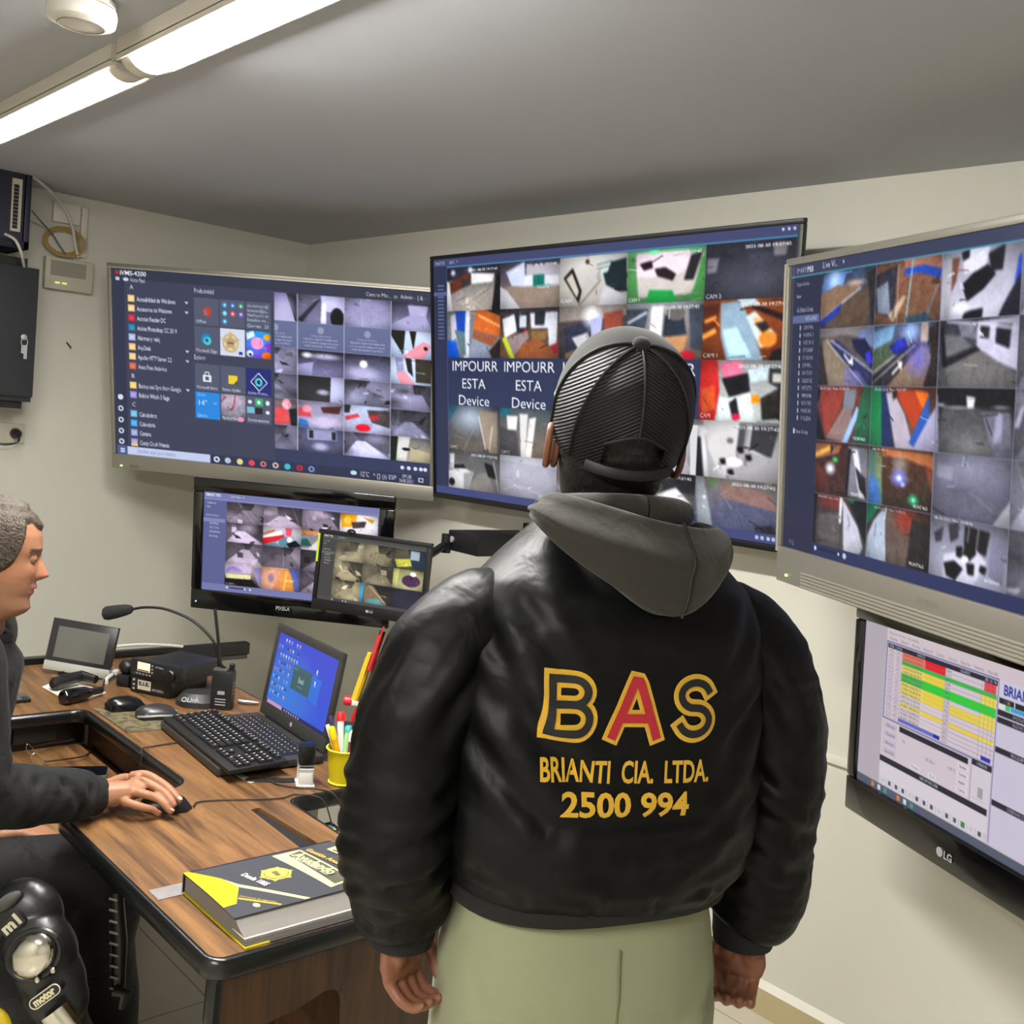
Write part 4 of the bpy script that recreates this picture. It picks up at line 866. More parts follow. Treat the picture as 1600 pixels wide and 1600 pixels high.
# --- lower right monitor: the alarm list
def draw_alarm_screen():
    c = Cv(560, 315, (196, 186, 196))
    ink = (120, 112, 124)
    c.r(0, 0, 0.125, 0.96, (176, 166, 176)).r(0.125, 0.0, 1, 0.075, (204, 190, 196))
    c.t(0.135, 0.035, 0.018, 'Monitoreo  Archivo  Herramientas', (140, 128, 136), 0.16)
    for q, tx in enumerate(('Sistema', 'Clientes', 'Alarmas', 'Personal', 'Turnos', 'Instrumentos', 'Reportes', 'Ventanas', 'Ayuda')):
        c.t(0.14 + q * 0.06, 0.066, 0.017, tx, (130, 118, 128), 0.043)
    c.r(0.128, 0.078, 0.672, 0.545, (92, 96, 150)).r(0.132, 0.084, 0.668, 0.54, (206, 192, 200))
    c.r(0.135, 0.09, 0.664, 0.117, (42, 40, 56)).t(0.29, 0.113, 0.018, 'EVENTO', W_, 0.04).t(0.50, 0.113, 0.018, 'USUARIO', W_, 0.045).t(0.61, 0.113, 0.018, 'ZN  US  PA', W_, 0.05).t(0.14, 0.113, 0.018, 'HORA  CUENTA', W_, 0.07)
    n = 17
    h = (0.535 - 0.117) / n
    R = random.Random(5)
    pat = ['r', 'r', 'g', 'y', 'y', 'g', 'g', 'y', 'y', 'y', 'w', 'w', 'y', 'w', 'w', 'w', 'w']
    colr = {'r': (222, 30, 44), 'g': (62, 176, 74), 'y': (226, 200, 66), 'w': (208, 194, 202)}
    for k in range(n):
        y0 = 0.117 + k * h
        q = pat[k]
        col = colr[q]
        pale = tuple(int(v * 0.8 + o) for v, o in zip(col, (45, 45, 45))) if q in 'ry' else col
        if q == 'r':
            pale = (226, 112, 92)
        if q == 'g' and k in (5, 6):
            col = (40, 196, 50)
        c.r(0.214, y0, 0.434, y0 + h, pale).r(0.335, y0, 0.434, y0 + h, col)
        if q == 'g':
            c.r(0.434, y0, 0.664, y0 + h, col)
        if k in (8, 9, 12):
            c.r(0.462, y0, 0.664, y0 + h, (224, 198, 70))
        if q == 'r':
            c.r(0.61, y0, 0.66, y0 + h, (222, 60, 66))
        if q == 'y':
            c.r(0.60, y0, 0.664, y0 + h, (226, 206, 80))
        c.l([(0.135, y0 + h), (0.664, y0 + h)], 0.0035, (150, 140, 160), 0.8)
        c.t(0.139, y0 + h * 0.8, h * 0.5, '19:%02d:%02d' % (R.randint(10, 50), R.randint(10, 59)), ink, 0.03).t(0.182, y0 + h * 0.8, h * 0.5, '%04d' % R.randint(100, 9900), ink, 0.02)
        c.t(0.22, y0 + h * 0.8, h * 0.5, R.choice(['APERTURA DE SISTEMA', 'CIERRE DE SISTEMA', 'PRUEBA PERIODICA', 'FALLA DE CORRIENTE', 'RESTAURACION']), (96, 86, 70), 0.10)
        c.t(0.438, y0 + h * 0.8, h * 0.5, R.choice(['ALARMA', 'ZONA 04', 'CIERRE', '0012']), (90, 84, 96), 0.022)
    for u in (0.212, 0.434, 0.60, 0.618, 0.636, 0.652):
        c.l([(u, 0.117), (u, 0.54)], 0.003, (140, 130, 150), 0.8)
    c.r(0.212, 0.51, 0.425, 0.53, (96, 100, 190)).r(0.395, 0.51, 0.425, 0.53, (30, 34, 150)).r(0.614, 0.508, 0.655, 0.53, (40, 46, 170))
    c.r(0.128, 0.545, 0.575, 0.79, (204, 190, 198)).l([(0.128, 0.545), (0.575, 0.545)], 0.004, (110, 110, 160))
    c.r(0.222, 0.556, 0.562, 0.588, (34, 32, 42))
    for q in range(4):
        c.r(0.135, 0.56 + q * 0.052, 0.21, 0.60 + q * 0.052, (190, 178, 190)).t(0.15, 0.59 + q * 0.052, 0.018, ('Alertar', 'Transferir', 'Anotar', 'Autorizado')[q], (96, 90, 150), 0.05)
        c.r(0.515, 0.60 + q * 0.042, 0.568, 0.634 + q * 0.042, (214, 204, 212)).t(0.525, 0.625 + q * 0.042, 0.018, ('Revisar', 'Control', 'Imprimir', 'Cerrar')[q], (80, 74, 90), 0.032)
    c.t(0.24, 0.64, 0.018, 'Nov.', ink, 0.02).t(0.36, 0.68, 0.018, '19:30-1', ink, 0.05).t(0.47, 0.665, 0.018, '+ 801 9..', ink, 0.04)
    c.r(0.29, 0.735, 0.34, 0.765, (216, 206, 214)).t(0.296, 0.757, 0.018, 'Procesar', ink, 0.038).r(0.38, 0.735, 0.42, 0.765, (216, 206, 214)).t(0.388, 0.757, 0.018, 'Activar', ink, 0.026)
    c.r(0.125, 0.775, 0.655, 0.81, (38, 36, 46)).t(0.34, 0.80, 0.018, 'INFORMACION', W_, 0.09)
    c.r(0.128, 0.81, 0.66, 0.90, (210, 200, 210))
    c.r(0.578, 0.545, 0.664, 0.575, (38, 36, 46)).t(0.6, 0.567, 0.016, 'OPERADOR', W_, 0.045)
    c.r(0.58, 0.575, 0.662, 0.77, (206, 196, 206)).l([(0.578, 0.545), (0.578, 0.775)], 0.003, (120, 120, 180)).r(0.612, 0.68, 0.634, 0.735, (160, 150, 160)).t(0.585, 0.75, 0.01, '------', ink, 0.06)
    # right hand side column
    c.r(0.668, 0.075, 1, 0.94, (196, 190, 208)).l([(0.669, 0.075), (0.669, 0.94)], 0.006, (110, 116, 170))
    c.r(0.672, 0.08, 1, 0.165, (200, 196, 214)).t(0.69, 0.15, 0.052, 'BRIANTI', (40, 44, 140), 0.13, bold=0.02)
    c.r(0.675, 0.17, 0.735, 0.198, (40, 38, 46)).t(0.695, 0.194, 0.018, '1 / 05', (220, 206, 150), 0.025).r(0.74, 0.17, 1, 0.198, (40, 38, 46))
    c.r(0.675, 0.2, 0.70, 0.226, (222, 212, 216)).r(0.702, 0.2, 0.72, 0.226, (66, 190, 96)).r(0.722, 0.2, 0.79, 0.226, (90, 190, 226)).t(0.724, 0.221, 0.018, '888888', (50, 100, 170), 0.06)
    for y, tx in ((0.232, 'MONITOREO'), (0.27, 'NOVEDADES'), (0.425, 'PROCEDIMIENTOS'), (0.705, 'OBSERVACIONES')):
        c.r(0.672, y, 1, y + 0.03, (38, 36, 46)).t(0.735, y + 0.024, 0.018, tx, (200, 196, 210), 0.09)
    # tool bar and task bar
    for q in range(14):
        x = 0.135 + q * 0.037
        c.r(x, 0.895, x + 0.03, 0.945, (206, 200, 208)).r(x + 0.008, 0.908, x + 0.022, 0.934, (84, 80, 90) if q % 4 else (190, 184, 192))
    c.r(0.135 + 11 * 0.037 + 0.006, 0.905, 0.135 + 11 * 0.037 + 0.024, 0.936, (62, 130, 80))
    c.r(0, 0.952, 1, 1, (84, 88, 104))
    for q in range(9):
        c.r(0.05 + q * 0.036, 0.962, 0.066 + q * 0.036, 0.992, ((70, 90, 120), (210, 120, 60), (200, 210, 226), (60, 150, 130))[q % 4])
    return c.done()


# --- lower left monitor and the small one in front of it
def draw_pss_screen(us, vs, w, h, tint, bar, side, seed, special):
    c = Cv(w, h, side)
    for r_ in range(len(vs) - 1):
        for k in range(len(us) - 1):
            c.tile(us[k], vs[r_], us[k + 1], vs[r_ + 1])
            feed_bw(c, seed + r_ * 5 + k, tint, 60, 205)
            if (r_, k) in special:
                special[(r_, k)](c)
    c.full().r(0, 0, 1, vs[0] - 0.018, bar).l([(0, vs[0] - 0.012), (1, vs[0] - 0.012)], 0.012, tuple(min(255, q + 20) for q in bar))
    c.r(0, vs[-1], 1, 1, bar)
    c.t(0.01, 0.04, 0.026, 'SMART PSS', (236, 236, 244), 0.085, bold=0.03).t(0.15, 0.04, 0.026, 'Live View  +', (226, 226, 238), 0.08)
    for q, wd in enumerate((0.055, 0.025, 0.0, 0.075, 0.05, 0.055, 0.055, 0.065, 0.05)):
        if wd:
            c.t(0.014 + (0.02 if q > 4 else 0), 0.115 + q * 0.042, 0.02, ('Organizaciones', 'View', '', '& Default Group', 'VISTA', 'CENTRAL', 'SECTOR', 'PANORAMA', 'New Group')[q], (222, 222, 236), wd)
    c.r(0.0, 0.262, us[0] - 0.008, 0.30, tuple(min(255, q + 38) for q in side))
    c.r(us[0] + 0.03, vs[-1] + 0.022, us[0] + 0.13, vs[-1] + 0.032, (40, 40, 56))
    for q in (us[0] + 0.015, us[0] + 0.12, us[0] + 0.15):
        c.e(q, vs[-1] + 0.027, 0.006, 0.010, (236, 236, 244))
    return c.done()


def draw_lower_left():
    def red(c):
        c.g((210, 190, 200), (120, 130, 150)).p([(0, 0.4), (0.5, 0.15), (0.5, 0.4), (0, 0.75)], (226, 220, 226)).p([(0, 0.62), (0.55, 0.35), (0.55, 0.55), (0, 0.95)], (214, 50, 66)).p([(0.0, 0.35), (0.3, 0.12), (0.3, 0.25), (0, 0.5)], (196, 120, 100)).p([(0.58, 0), (0.75, 0), (0.74, 0.4), (0.6, 0.4)], (226, 90, 120)).e(0.7, 0.6, 0.07, 0.14, (236, 236, 240)).p([(0.62, 0.8), (0.85, 0.6), (1, 0.85), (0.7, 1)], (24, 40, 44)).p([(0.45, 0.55), (0.62, 0.45), (0.62, 1), (0.4, 1)], (116, 136, 150)).n(24, 1)

    def orange(c):
        c.g((226, 170, 130), (206, 130, 90)).p([(0, 0), (0.5, 0), (0.3, 1), (0, 1)], (222, 160, 130)).p([(0.5, 0.1), (0.75, 0.1), (0.9, 1), (0.5, 1)], (226, 150, 80)).l([(0.66, 0.1), (0.6, 1)], 0.06, (246, 190, 110)).e(0.25, 0.5, 0.08, 0.2, (150, 120, 140), 0.8, 0.4).p([(0.7, 0), (1, 0), (1, 1), (0.88, 1), (0.78, 0.3)], (120, 116, 166)).n(26, 2)

    def yellow(c):
        c.g((236, 226, 220), (226, 216, 214)).p([(0, 0), (0.45, 0), (0.4, 0.6), (0.05, 0.7)], (236, 170, 60)).e(0.2, 0.3, 0.1, 0.2, (250, 200, 80)).p([(0.3, 0.4), (0.7, 0.3), (0.65, 0.6), (0.35, 0.7)], (110, 90, 84)).p([(0.6, 0.1), (0.9, 0.2), (0.85, 0.4)], (214, 160, 70)).n(30, 3)

    def road(c):
        c.g((206, 150, 110), (226, 216, 226)).p([(0, 0), (1, 0.1), (0.4, 0.35), (0, 0.3)], (232, 150, 90)).p([(0, 0.2), (0.6, 0.15), (0.2, 0.9), (0, 0.9)], (150, 140, 140)).p([(0, 0.5), (0.15, 0.4), (0.3, 0.8), (0, 0.8)], (60, 110, 100)).n(18, 4)

    def car(c):
        c.g((206, 186, 196), (60, 56, 50)).p([(0, 0.0), (0.7, 0), (0.72, 0.4), (0, 0.45)], (190, 170, 196)).p([(0.02, 0.3), (0.15, 0.15), (0.35, 0.15), (0.5, 0.36), (0.05, 0.42)], (150, 136, 190)).p([(0.02, 0.48), (0.72, 0.45), (0.7, 0.66), (0.05, 0.7)], (206, 196, 160)).p([(0, 0.7), (0.75, 0.66), (0.9, 1), (0, 1)], (40, 38, 36)).p([(0.74, 0.1), (1, 0.1), (1, 1), (0.92, 0.9)], (150, 136, 176)).n(18, 5).t(0.03, 0.97, 0.08, 'CAM 1', W_, 0.28)
    im = draw_pss_screen([0.132, 0.345, 0.565, 0.78, 0.995], [0.082, 0.288, 0.487, 0.70, 0.93], 400, 225, (1.06, 0.96, 1.1), (118, 122, 172), (92, 98, 146), 300, {(1, 1): red, (3, 1): orange, (0, 3): yellow, (1, 2): road, (3, 0): car})
    return im


def draw_small_front():
    def green(c):
        c.g((96, 92, 70), (70, 70, 60)).p([(0, 0.55), (0.5, 0.45), (0.9, 0.7), (0.1, 0.95)], (176, 176, 76)).p([(0.4, 0), (1, 0), (1, 0.9), (0.6, 0.9)], (40, 60, 66)).r(0.5, 0.05, 0.8, 0.5, (150, 160, 160)).n(24, 1)

    def lane(c):
        c.g((40, 44, 44), (60, 60, 52)).p([(0, 0), (0.12, 0), (0.08, 1), (0, 1)], (60, 160, 196)).p([(0.12, 0), (0.4, 0.05), (0.9, 1), (0.1, 1)], (120, 104, 84)).l([(0.25, 0.05), (0.85, 0.9)], 0.06, (176, 160, 130), 0.8).p([(0.2, 0.8), (0.6, 0.7), (0.8, 1), (0.2, 1)], (80, 150, 160), 0.8).n(24, 2)

    def purple(c):
        c.g((150, 146, 96), (176, 170, 130)).p([(0, 0), (0.2, 0), (0.15, 0.9), (0, 0.9)], (196, 190, 120)).e(0.6, 0.55, 0.3, 0.3, (92, 64, 84)).e(0.65, 0.2, 0.1, 0.12, (236, 226, 226)).n(30, 3)

    def night(c):
        c.g((36, 36, 52), (42, 40, 58)).n(8, 4)
    im = draw_pss_screen([0.135, 0.415, 0.71, 0.995], [0.07, 0.37, 0.665, 0.955], 288, 162, (1.0, 0.93, 0.74), (74, 74, 72), (66, 66, 64), 500, {(0, 2): green, (2, 1): lane, (1, 2): purple, (2, 2): night})
    return im


def draw_laptop():
    c = Cv(288, 162, (60, 96, 205))
    c.g((62, 74, 206), (58, 88, 214))
    for k in range(40):
        c.e(0.25, 0.75, 0.6 - k * 0.012, 0.7 - k * 0.014, (58, 120 + k // 3, 214), 0.04)
    c.p([(0.62, 0.33), (0.82, 0.36), (0.80, 0.70), (0.66, 0.66)], (48, 116, 220), 0.8)
    R = random.Random(2)
    for r_ in range(8):
        for k in range(8):
            if R.random() < 0.82 and not (k > 5 and r_ > 2):
                x, y = 0.03 + k * 0.048, 0.05 + r_ * 0.108
                c.r(x, y, x + 0.02, y + 0.035, R.choice([(226, 226, 240), (196, 206, 236), (40, 60, 90), (206, 120, 130), (226, 190, 110), (120, 190, 226)])).r(x - 0.004, y + 0.048, x + 0.024, y + 0.056, (190, 206, 240), 0.7)
    for y in (0.25, 0.4):
        c.r(0.71, y, 0.73, y + 0.05, (226, 236, 246)).r(0.705, y + 0.06, 0.74, y + 0.068, (200, 214, 240))
    c.r(0.348, 0.33, 0.66, 0.655, (60, 94, 100)).t(0.5, 0.53, 0.075, 'Excel', (226, 236, 236), 0.09, align='c').t(0.45, 0.59, 0.02, 'Iniciando...', (170, 196, 196), 0.09).t(0.36, 0.38, 0.02, 'Microsoft', (200, 214, 214), 0.06)
    c.r(0, 0.95, 1, 1, (40, 40, 90)).r(0.02, 0.952, 0.29, 1, (190, 150, 190))
    for q in range(7):
        c.r(0.33 + q * 0.04, 0.962, 0.345 + q * 0.04, 0.988, (206, 190, 220))
    return c.done()

# ---------------------------------------------------------------- room
ROOM_X1, ROOM_Y0 = 6.2, -5.0
wall_m = mat('wall_paint', (209, 206, 194), 0.75, spec=0.25, bump=(16, 0.10), var=0.02, vs=2.5)
ceil_m = mat('ceiling_paint', (182, 184, 190), 0.9, spec=0.15, bump=(9, 0.16), var=0.03, vs=2)


def tile_floor_mat():
    m, nt, b = new_mat('floor_tiles')
    tc = nt.nodes.new('ShaderNodeTexCoord')
    mp = nt.nodes.new('ShaderNodeMapping')
    mp.inputs['Location'].default_value = (-2.03 + 1.2, 1.30 + 0.6, 0)
    br = nt.nodes.new('ShaderNodeTexBrick')
    br.offset = 0.0
    br.inputs['Scale'].default_value = 1.0
    br.inputs['Brick Width'].default_value = 0.6
    br.inputs['Row Height'].default_value = 0.6
    br.inputs['Mortar Size'].default_value = 0.0022
    br.inputs['Mortar Smooth'].default_value = 0.2
    br.inputs['Color1'].default_value = tuple(lin((206, 200, 182))) + (1,)
    br.inputs['Color2'].default_value = tuple(lin((200, 194, 176))) + (1,)
    br.inputs['Mortar'].default_value = tuple(lin((128, 122, 104))) + (1,)
    nt.links.new(tc.outputs['Object'], mp.inputs['Vector'])
    nt.links.new(mp.outputs['Vector'], br.inputs['Vector'])
    n = nt.nodes.new('ShaderNodeTexNoise')
    n.inputs['Scale'].default_value = 7
    n.inputs['Detail'].default_value = 6
    nt.links.new(tc.outputs['Object'], n.inputs['Vector'])
    mx = nt.nodes.new('ShaderNodeMix')
    mx.data_type = 'RGBA'
    mx.blend_type = 'MULTIPLY'
    mx.inputs['Factor'].default_value = 0.16
    bw = nt.nodes.new('ShaderNodeRGBToBW')
    nt.links.new(n.outputs['Color'], bw.inputs['Color'])
    nt.links.new(br.outputs['Color'], mx.inputs['A'])
    nt.links.new(bw.outputs['Val'], mx.inputs['B'])
    nt.links.new(mx.outputs['Result'], b.inputs['Base Color'])
    b.inputs['Roughness'].default_value = 0.32
    return m


def shell(name, a, b, m):
    return struct(MB().box(a, b).build(name, m))


shell('floor', (-0.1, ROOM_Y0 - 0.1, -0.1), (ROOM_X1 + 0.1, 0.1, 0), tile_floor_mat())
shell('ceiling', (-0.1, ROOM_Y0 - 0.1, CEIL_Z), (ROOM_X1 + 0.1, 0.1, CEIL_Z + 0.1), ceil_m)
shell('wall_left', (-0.1, ROOM_Y0 - 0.1, 0), (0, 0.1, CEIL_Z), wall_m)
shell('wall_front', (0, 0, 0), (ROOM_X1, 0.1, CEIL_Z), wall_m)
shell('wall_right', (ROOM_X1, ROOM_Y0 - 0.1, 0), (ROOM_X1 + 0.1, 0.1, CEIL_Z), wall_m)
shell('wall_back', (0, ROOM_Y0 - 0.1, 0), (ROOM_X1, ROOM_Y0, CEIL_Z), wall_m)
base_m = mat('skirting_tile', (188, 172, 134), 0.35, var=0.05)
caulk_m = mat('white_grout', (226, 222, 208), 0.6)
mb = MB().box((0.012, -0.014, 0), (ROOM_X1, 0, 0.082), mi=0)
mb.add([(0.012, -0.016, 0.080), (ROOM_X1, -0.016, 0.080), (ROOM_X1, 0.0, 0.100), (0.012, 0.0, 0.100)], [(0, 1, 2, 3)], 1)
mb.add([(0.012, -0.016, 0.080), (ROOM_X1, -0.016, 0.080), (ROOM_X1, -0.014, 0.079), (0.012, -0.014, 0.079)], [(3, 2, 1, 0)], 1)
struct(mb.build('baseboard_front', [base_m, caulk_m]))
struct(MB().box((0, ROOM_Y0, 0), (0.012, -0.014, 0.082)).build('baseboard_left', base_m))

# ---------------------------------------------------------------- ceiling lamps and smoke detector
lampbody_m = mat('lamp_white_plastic', (214, 208, 196), 0.5)


def tube_lamp(x0, x1, label, L, y=-1.700, rad=0.04):
    t = thing('tube_lamp', label, 'ceiling lamp', (0.5 * (x0 + x1), y, CEIL_Z), 'linear tube lamps in a row on the ceiling')
    em = mat('lamp_diffuser_%d' % int(L * 100), (255, 253, 248), 0.4, emit=(255, 253, 248), estr=L)
    ztop = CEIL_Z - 0.034
    MB().box((x0, y - rad - 0.010, ztop - 0.002), (x1, y + rad + 0.010, CEIL_Z - 0.0005)).box((x0, y - rad - 0.010, ztop - 0.014), (x1, y - rad - 0.006, ztop)).box((x0, y + rad + 0.006, ztop - 0.014), (x1, y + rad + 0.010, ztop)).build('mounting_tray', lampbody_m, t)  # tray with side skirts added to hold the glow off the ceiling
    prof = [(rad * math.cos(a) * 0.99, -rad * 0.72 * math.sin(a)) for a in np.linspace(0, PI, 15)]
    ring = lambda x, k=1.0: [Vector((x, y + p[0] * k, ztop + p[1] * k)) for p in prof]
    MB().rings([ring(x0 + 0.045), ring(x1 - 0.045)], True, True).build('diffuser', em, t, smooth=True)
    for a, b in ((x0, x0 + 0.045), (x1 - 0.045, x1)):
        MB().rings([ring(a, 1.04), ring(b, 1.04)], True, True).build('end_cap', lampbody_m, t, smooth=True)
    return t


tube_lamp(0.94, 2.115, 'white tube lamp on the ceiling, the far one at the left with a dusty tray', LAMP_L['left'])
tube_lamp(2.165, 3.365, 'white tube lamp on the ceiling beside the smoke detector, the nearer glowing one', LAMP_L['mid'], rad=0.046)
tube_lamp(3.70, 4.90, 'white tube lamp on the ceiling behind the camera, apart from the other two', LAMP_L['rear'], -3.75, rad=0.046)

sd = pick(128, 20, 2, CEIL_Z - 0.03)
t = thing('smoke_detector', 'round white smoke detector on the ceiling next to the tube lamps', 'smoke detector', (sd.x, sd.y, CEIL_Z))
wp = mat('white_plastic', (220, 215, 205), 0.45)
Md = Matrix.Translation((sd.x, sd.y, CEIL_Z)) @ Matrix.Rotation(PI, 4, 'X')
MB().lathe([(0.058, 0.0003), (0.062, 0.004), (0.062, 0.014), (0.06, 0.016)], Md).build('base', wp, t, smooth=True)
MB().lathe([(0.056, 0.016), (0.064, 0.02), (0.066, 0.030), (0.063, 0.048), (0.05, 0.054), (0.02, 0.056)], Md, n=40).build('cover', wp, t, smooth=True)
MB().lathe([(0.044, 0.0535), (0.046, 0.056), (0.043, 0.0565), (0.041, 0.055)], Md, n=40, cap=False).build('vent_ring', mat('vent_grey', (150, 146, 140), 0.5), t, smooth=True)

# ---------------------------------------------------------------- televisions and monitors
scr_m = vcol_mat('lit_display', emission=1.0, rough=0.2, spec=0.12)


def screen_thing(name, label, cat, O, U, V, W, H, img, bezel, depth, mats, mount=None, extra=None, fbev=0.004):
    """bezel=(left, right, top, bottom); everything is placed in the tilted plane of the screen"""
    O, U, V = Vector(O), Vector(U), Vector(V)
    N = U.cross(-V).normalized()
    base = O + U * (W / 2) + V * (H + bezel[3])
    t = thing(name, label, cat, base)
    M = frame(O, U, V, N)          # local: x right, y down, z towards the viewer
    l, r_, tp, bt = bezel
    fm, bm_ = mats[0], mats[1]
    fr = MB()
    zf, zb = 0.008, -0.012
    fr.box((-l, -tp, zb), (W + r_, 0, zf), M)
    fr.box((-l, H, zb), (W + r_, H + bt, zf), M)
    fr.box((-l, 0, zb), (0, H, zf), M)
    fr.box((W, 0, zb), (W + r_, H, zf), M)
    fr.build('frame', fm, t, bevel=fbev)
    me = display_mesh('display', img, O, U, V, W, H, origin_of(t), 0.0)
    me.materials.append(scr_m)
    d = bpy.data.objects.new('display', me)
    C.objects.link(d)
    d.parent = t
    bk = MB()
    bk.rings([[M @ Vector(p) for p in ((-l * 0.9, -tp * 0.9, zb), (W + r_ * 0.9, -tp * 0.9, zb), (W + r_ * 0.9, H + bt * 0.9, zb), (-l * 0.9, H + bt * 0.9, zb))],
              [M @ Vector(p) for p in ((0.03 * W, 0.06 * H, -depth), (0.97 * W, 0.06 * H, -depth), (0.97 * W, 0.96 * H, -depth), (0.03 * W, 0.96 * H, -depth))]])
    bk.build('back_cover', bm_, t, bevel=0.004)
    if mount is not None:
        hub = M @ Vector((W / 2, H / 2, -depth))
        MB().box((W / 2 - 0.1, H / 2 - 0.1, -depth - 0.012), (W / 2 + 0.1, H / 2 + 0.1, -depth + 0.001), M).build('mounting_plate', mats[2], t)
        a = M @ Vector((W / 2, H / 2, -depth - 0.008))
        MB().tube([a, a + (Vector(mount) - a) * 0.5, Vector(mount)], 0.02, 8).build('wall_arm', mats[2], t, smooth=True)
        wn = Vector((1, 0, 0)) if abs(mount[0]) < 0.02 else Vector((0, -1, 0))
        side = Vector((0, 1, 0)) if abs(mount[0]) < 0.02 else Vector((1, 0, 0))
        Mw = frame(mount, side, (0, 0, 1), side.cross(Vector((0, 0, 1))))
        zz = 1 if side.cross(Vector((0, 0, 1))).dot(wn) > 0 else -1
        MB().box((-0.06, -0.11, min(0, zz * 0.012)), (0.06, 0.11, max(0, zz * 0.012)), Mw).build('wall_plate', mats[2], t)
    if extra:
        extra(t, M)
    return t


silver = mat('silver_plastic', (150, 146, 136), 0.38, metal=0.55)
silver_lt = mat('silver_edge', (205, 200, 186), 0.3, metal=0.6)
blackp = mat('black_plastic', (20, 20, 22), 0.4)
gloss = mat('gloss_black', (8, 8, 10), 0.12, coat=0.6)
dgrey = mat('dark_grey_plastic', (44, 44, 46), 0.45)
ledg = mat('green_led', (150, 220, 120), 0.4, emit=(170, 255, 120), estr=3)
ledb = mat('blue_led', (80, 120, 255), 0.4, emit=(90, 120, 255), estr=6)
lettering = mat('logo_silver', (190, 190, 192), 0.35, metal=0.4)
steel_dark = mat('bracket_black', (26, 26, 28), 0.5, metal=0.3)
flip = lambda M: M @ Matrix.Diagonal((1, -1, 1, 1))


def ex_left(t, M):
    MB().box((-0.012, -0.004, 0.007), (1.303 + 0.01, 0.0005, 0.0105), M).build('bright_edge', silver_lt, t)
    MB().box((0.02, 0.778, 0.008), (0.028, 0.783, 0.0105), M).build('power_led', ledg, t)
    MB().box((0.06, 0.772, 0.008), (0.10, 0.786, 0.0095), M).build('button_panel', mat('silver_plastic_dark', (128, 124, 114), 0.4, metal=0.5), t)


screen_thing('television', 'silver framed wall television at the left corner showing a start menu over a camera wall', 'television',
             [0.2945, -1.0381, 2.1038], [0.7729, 0.6346, 0.0009], [0.0055, 0.0875, -0.9962], 1.3031, 0.7343, draw_menu_screen(),
             (0.018, 0.018, 0.018, 0.058), 0.07, (silver, blackp, steel_dark), (0.0, -0.05, 1.72) and (0.62, 0.0, 1.72), ex_left)

screen_thing('television', 'large black wall television behind the standing man showing a grid with ESTA Device panels', 'television',
             [1.4137, -0.3031, 2.2013], [0.9997, 0.0170, 0.0147], [-0.0631, 0.1729, -0.9829], 1.5231, 0.8592, draw_wall_screen(),
             (0.012, 0.016, 0.014, 0.020), 0.05, (blackp, blackp, steel_dark), (2.15, 0.0, 1.78))


def ex_right(t, M):
    MB().box((-0.016, -0.005, 0.007), (-0.006, 0.70, 0.0115), M).build('bright_edge', silver_lt, t)
    g = MB()
    for k in range(5):
        g.box((0.10, 0.735 + k * 0.008, 0.008), (1.12, 0.739 + k * 0.008, 0.0105), M)
    g.build('speaker_grille', mat('silver_ridge', (182, 178, 166), 0.35, metal=0.55), t)
    MB().box((0.03, 0.752, 0.008), (0.037, 0.757, 0.0105), M).build('power_led', ledg, t)
    m = MB()
    add_text(m, flip(M @ Matrix.Translation((0.53, 0.722, 0.0086))), 'RIVIERA', 0.013, bold=0.02)
    m.build('logo', mat('logo_grey', (140, 136, 128), 0.4, metal=0.4), t)


screen_thing('television', 'silver framed wall television at the right edge showing night street cameras', 'television',
             [3.0178, -0.4070, 2.0902], [0.9077, -0.4194, -0.0138], [0.0568, 0.0598, -0.9966], 1.22, 0.6868, draw_street_screen(),
             (0.016, 0.016, 0.018, 0.088), 0.07, (silver, blackp, steel_dark), (3.66, 0.0, 1.72), ex_right)


def ex_lg(t, M):
    m = MB()
    Ml = flip(M @ Matrix.Translation((0.325, 0.445, 0.0105)))
    add_text(m, Ml @ Matrix.Translation((0.024, -0.006, 0)), 'LG', 0.016, bold=0.03)
    m.lathe([(0.0105, 0), (0.0105, 0.001), (0.001, 0.0012)], M @ Matrix.Translation((0.335, 0.443, 0.009)), n=20)
    m.build('logo', lettering, t)
    MB().box((-0.02, 0.396, 0.008), (0.72, 0.398, 0.0095), M).build('lower_lip', blackp, t)


screen_thing('monitor', 'glossy black monitor on the right wall showing a colour coded alarm table', 'monitor',
             [3.246, -0.259, 1.2501], [0.8943, -0.4472, 0.0144], [0.0481, 0.0334, -0.9983], 0.70, 0.3938, draw_alarm_screen(),
             (0.036, 0.036, 0.047, 0.085), 0.06, (gloss, blackp, steel_dark), (3.62, 0.0, 1.08), ex_lg, fbev=0.007)


def ex_viv(t, M):
    m = MB()
    add_text(m, flip(M @ Matrix.Translation((0.295, 0.425, 0.0092))), 'PIXELA', 0.014, width=0.055, bold=0.03)
    m.build('logo', lettering, t)
    MB().lathe([(0.003, 0.0), (0.003, 0.0015)], M @ Matrix.Translation((-0.018, 0.425, 0.0085)), n=12).build('power_led', ledb, t)


screen_thing('monitor', 'black monitor under the left television showing grey and pink camera tiles', 'monitor',
             [0.8332, -0.8421, 1.2812], [0.7277, 0.6859, 0.0038], [-0.0503, 0.0672, -0.9965], 0.6715, 0.3777, draw_lower_left(),
             (0.040, 0.060, 0.052, 0.076), 0.06, (gloss, blackp, steel_dark), (0.8, 0.0, 1.1), ex_viv, fbev=0.006)


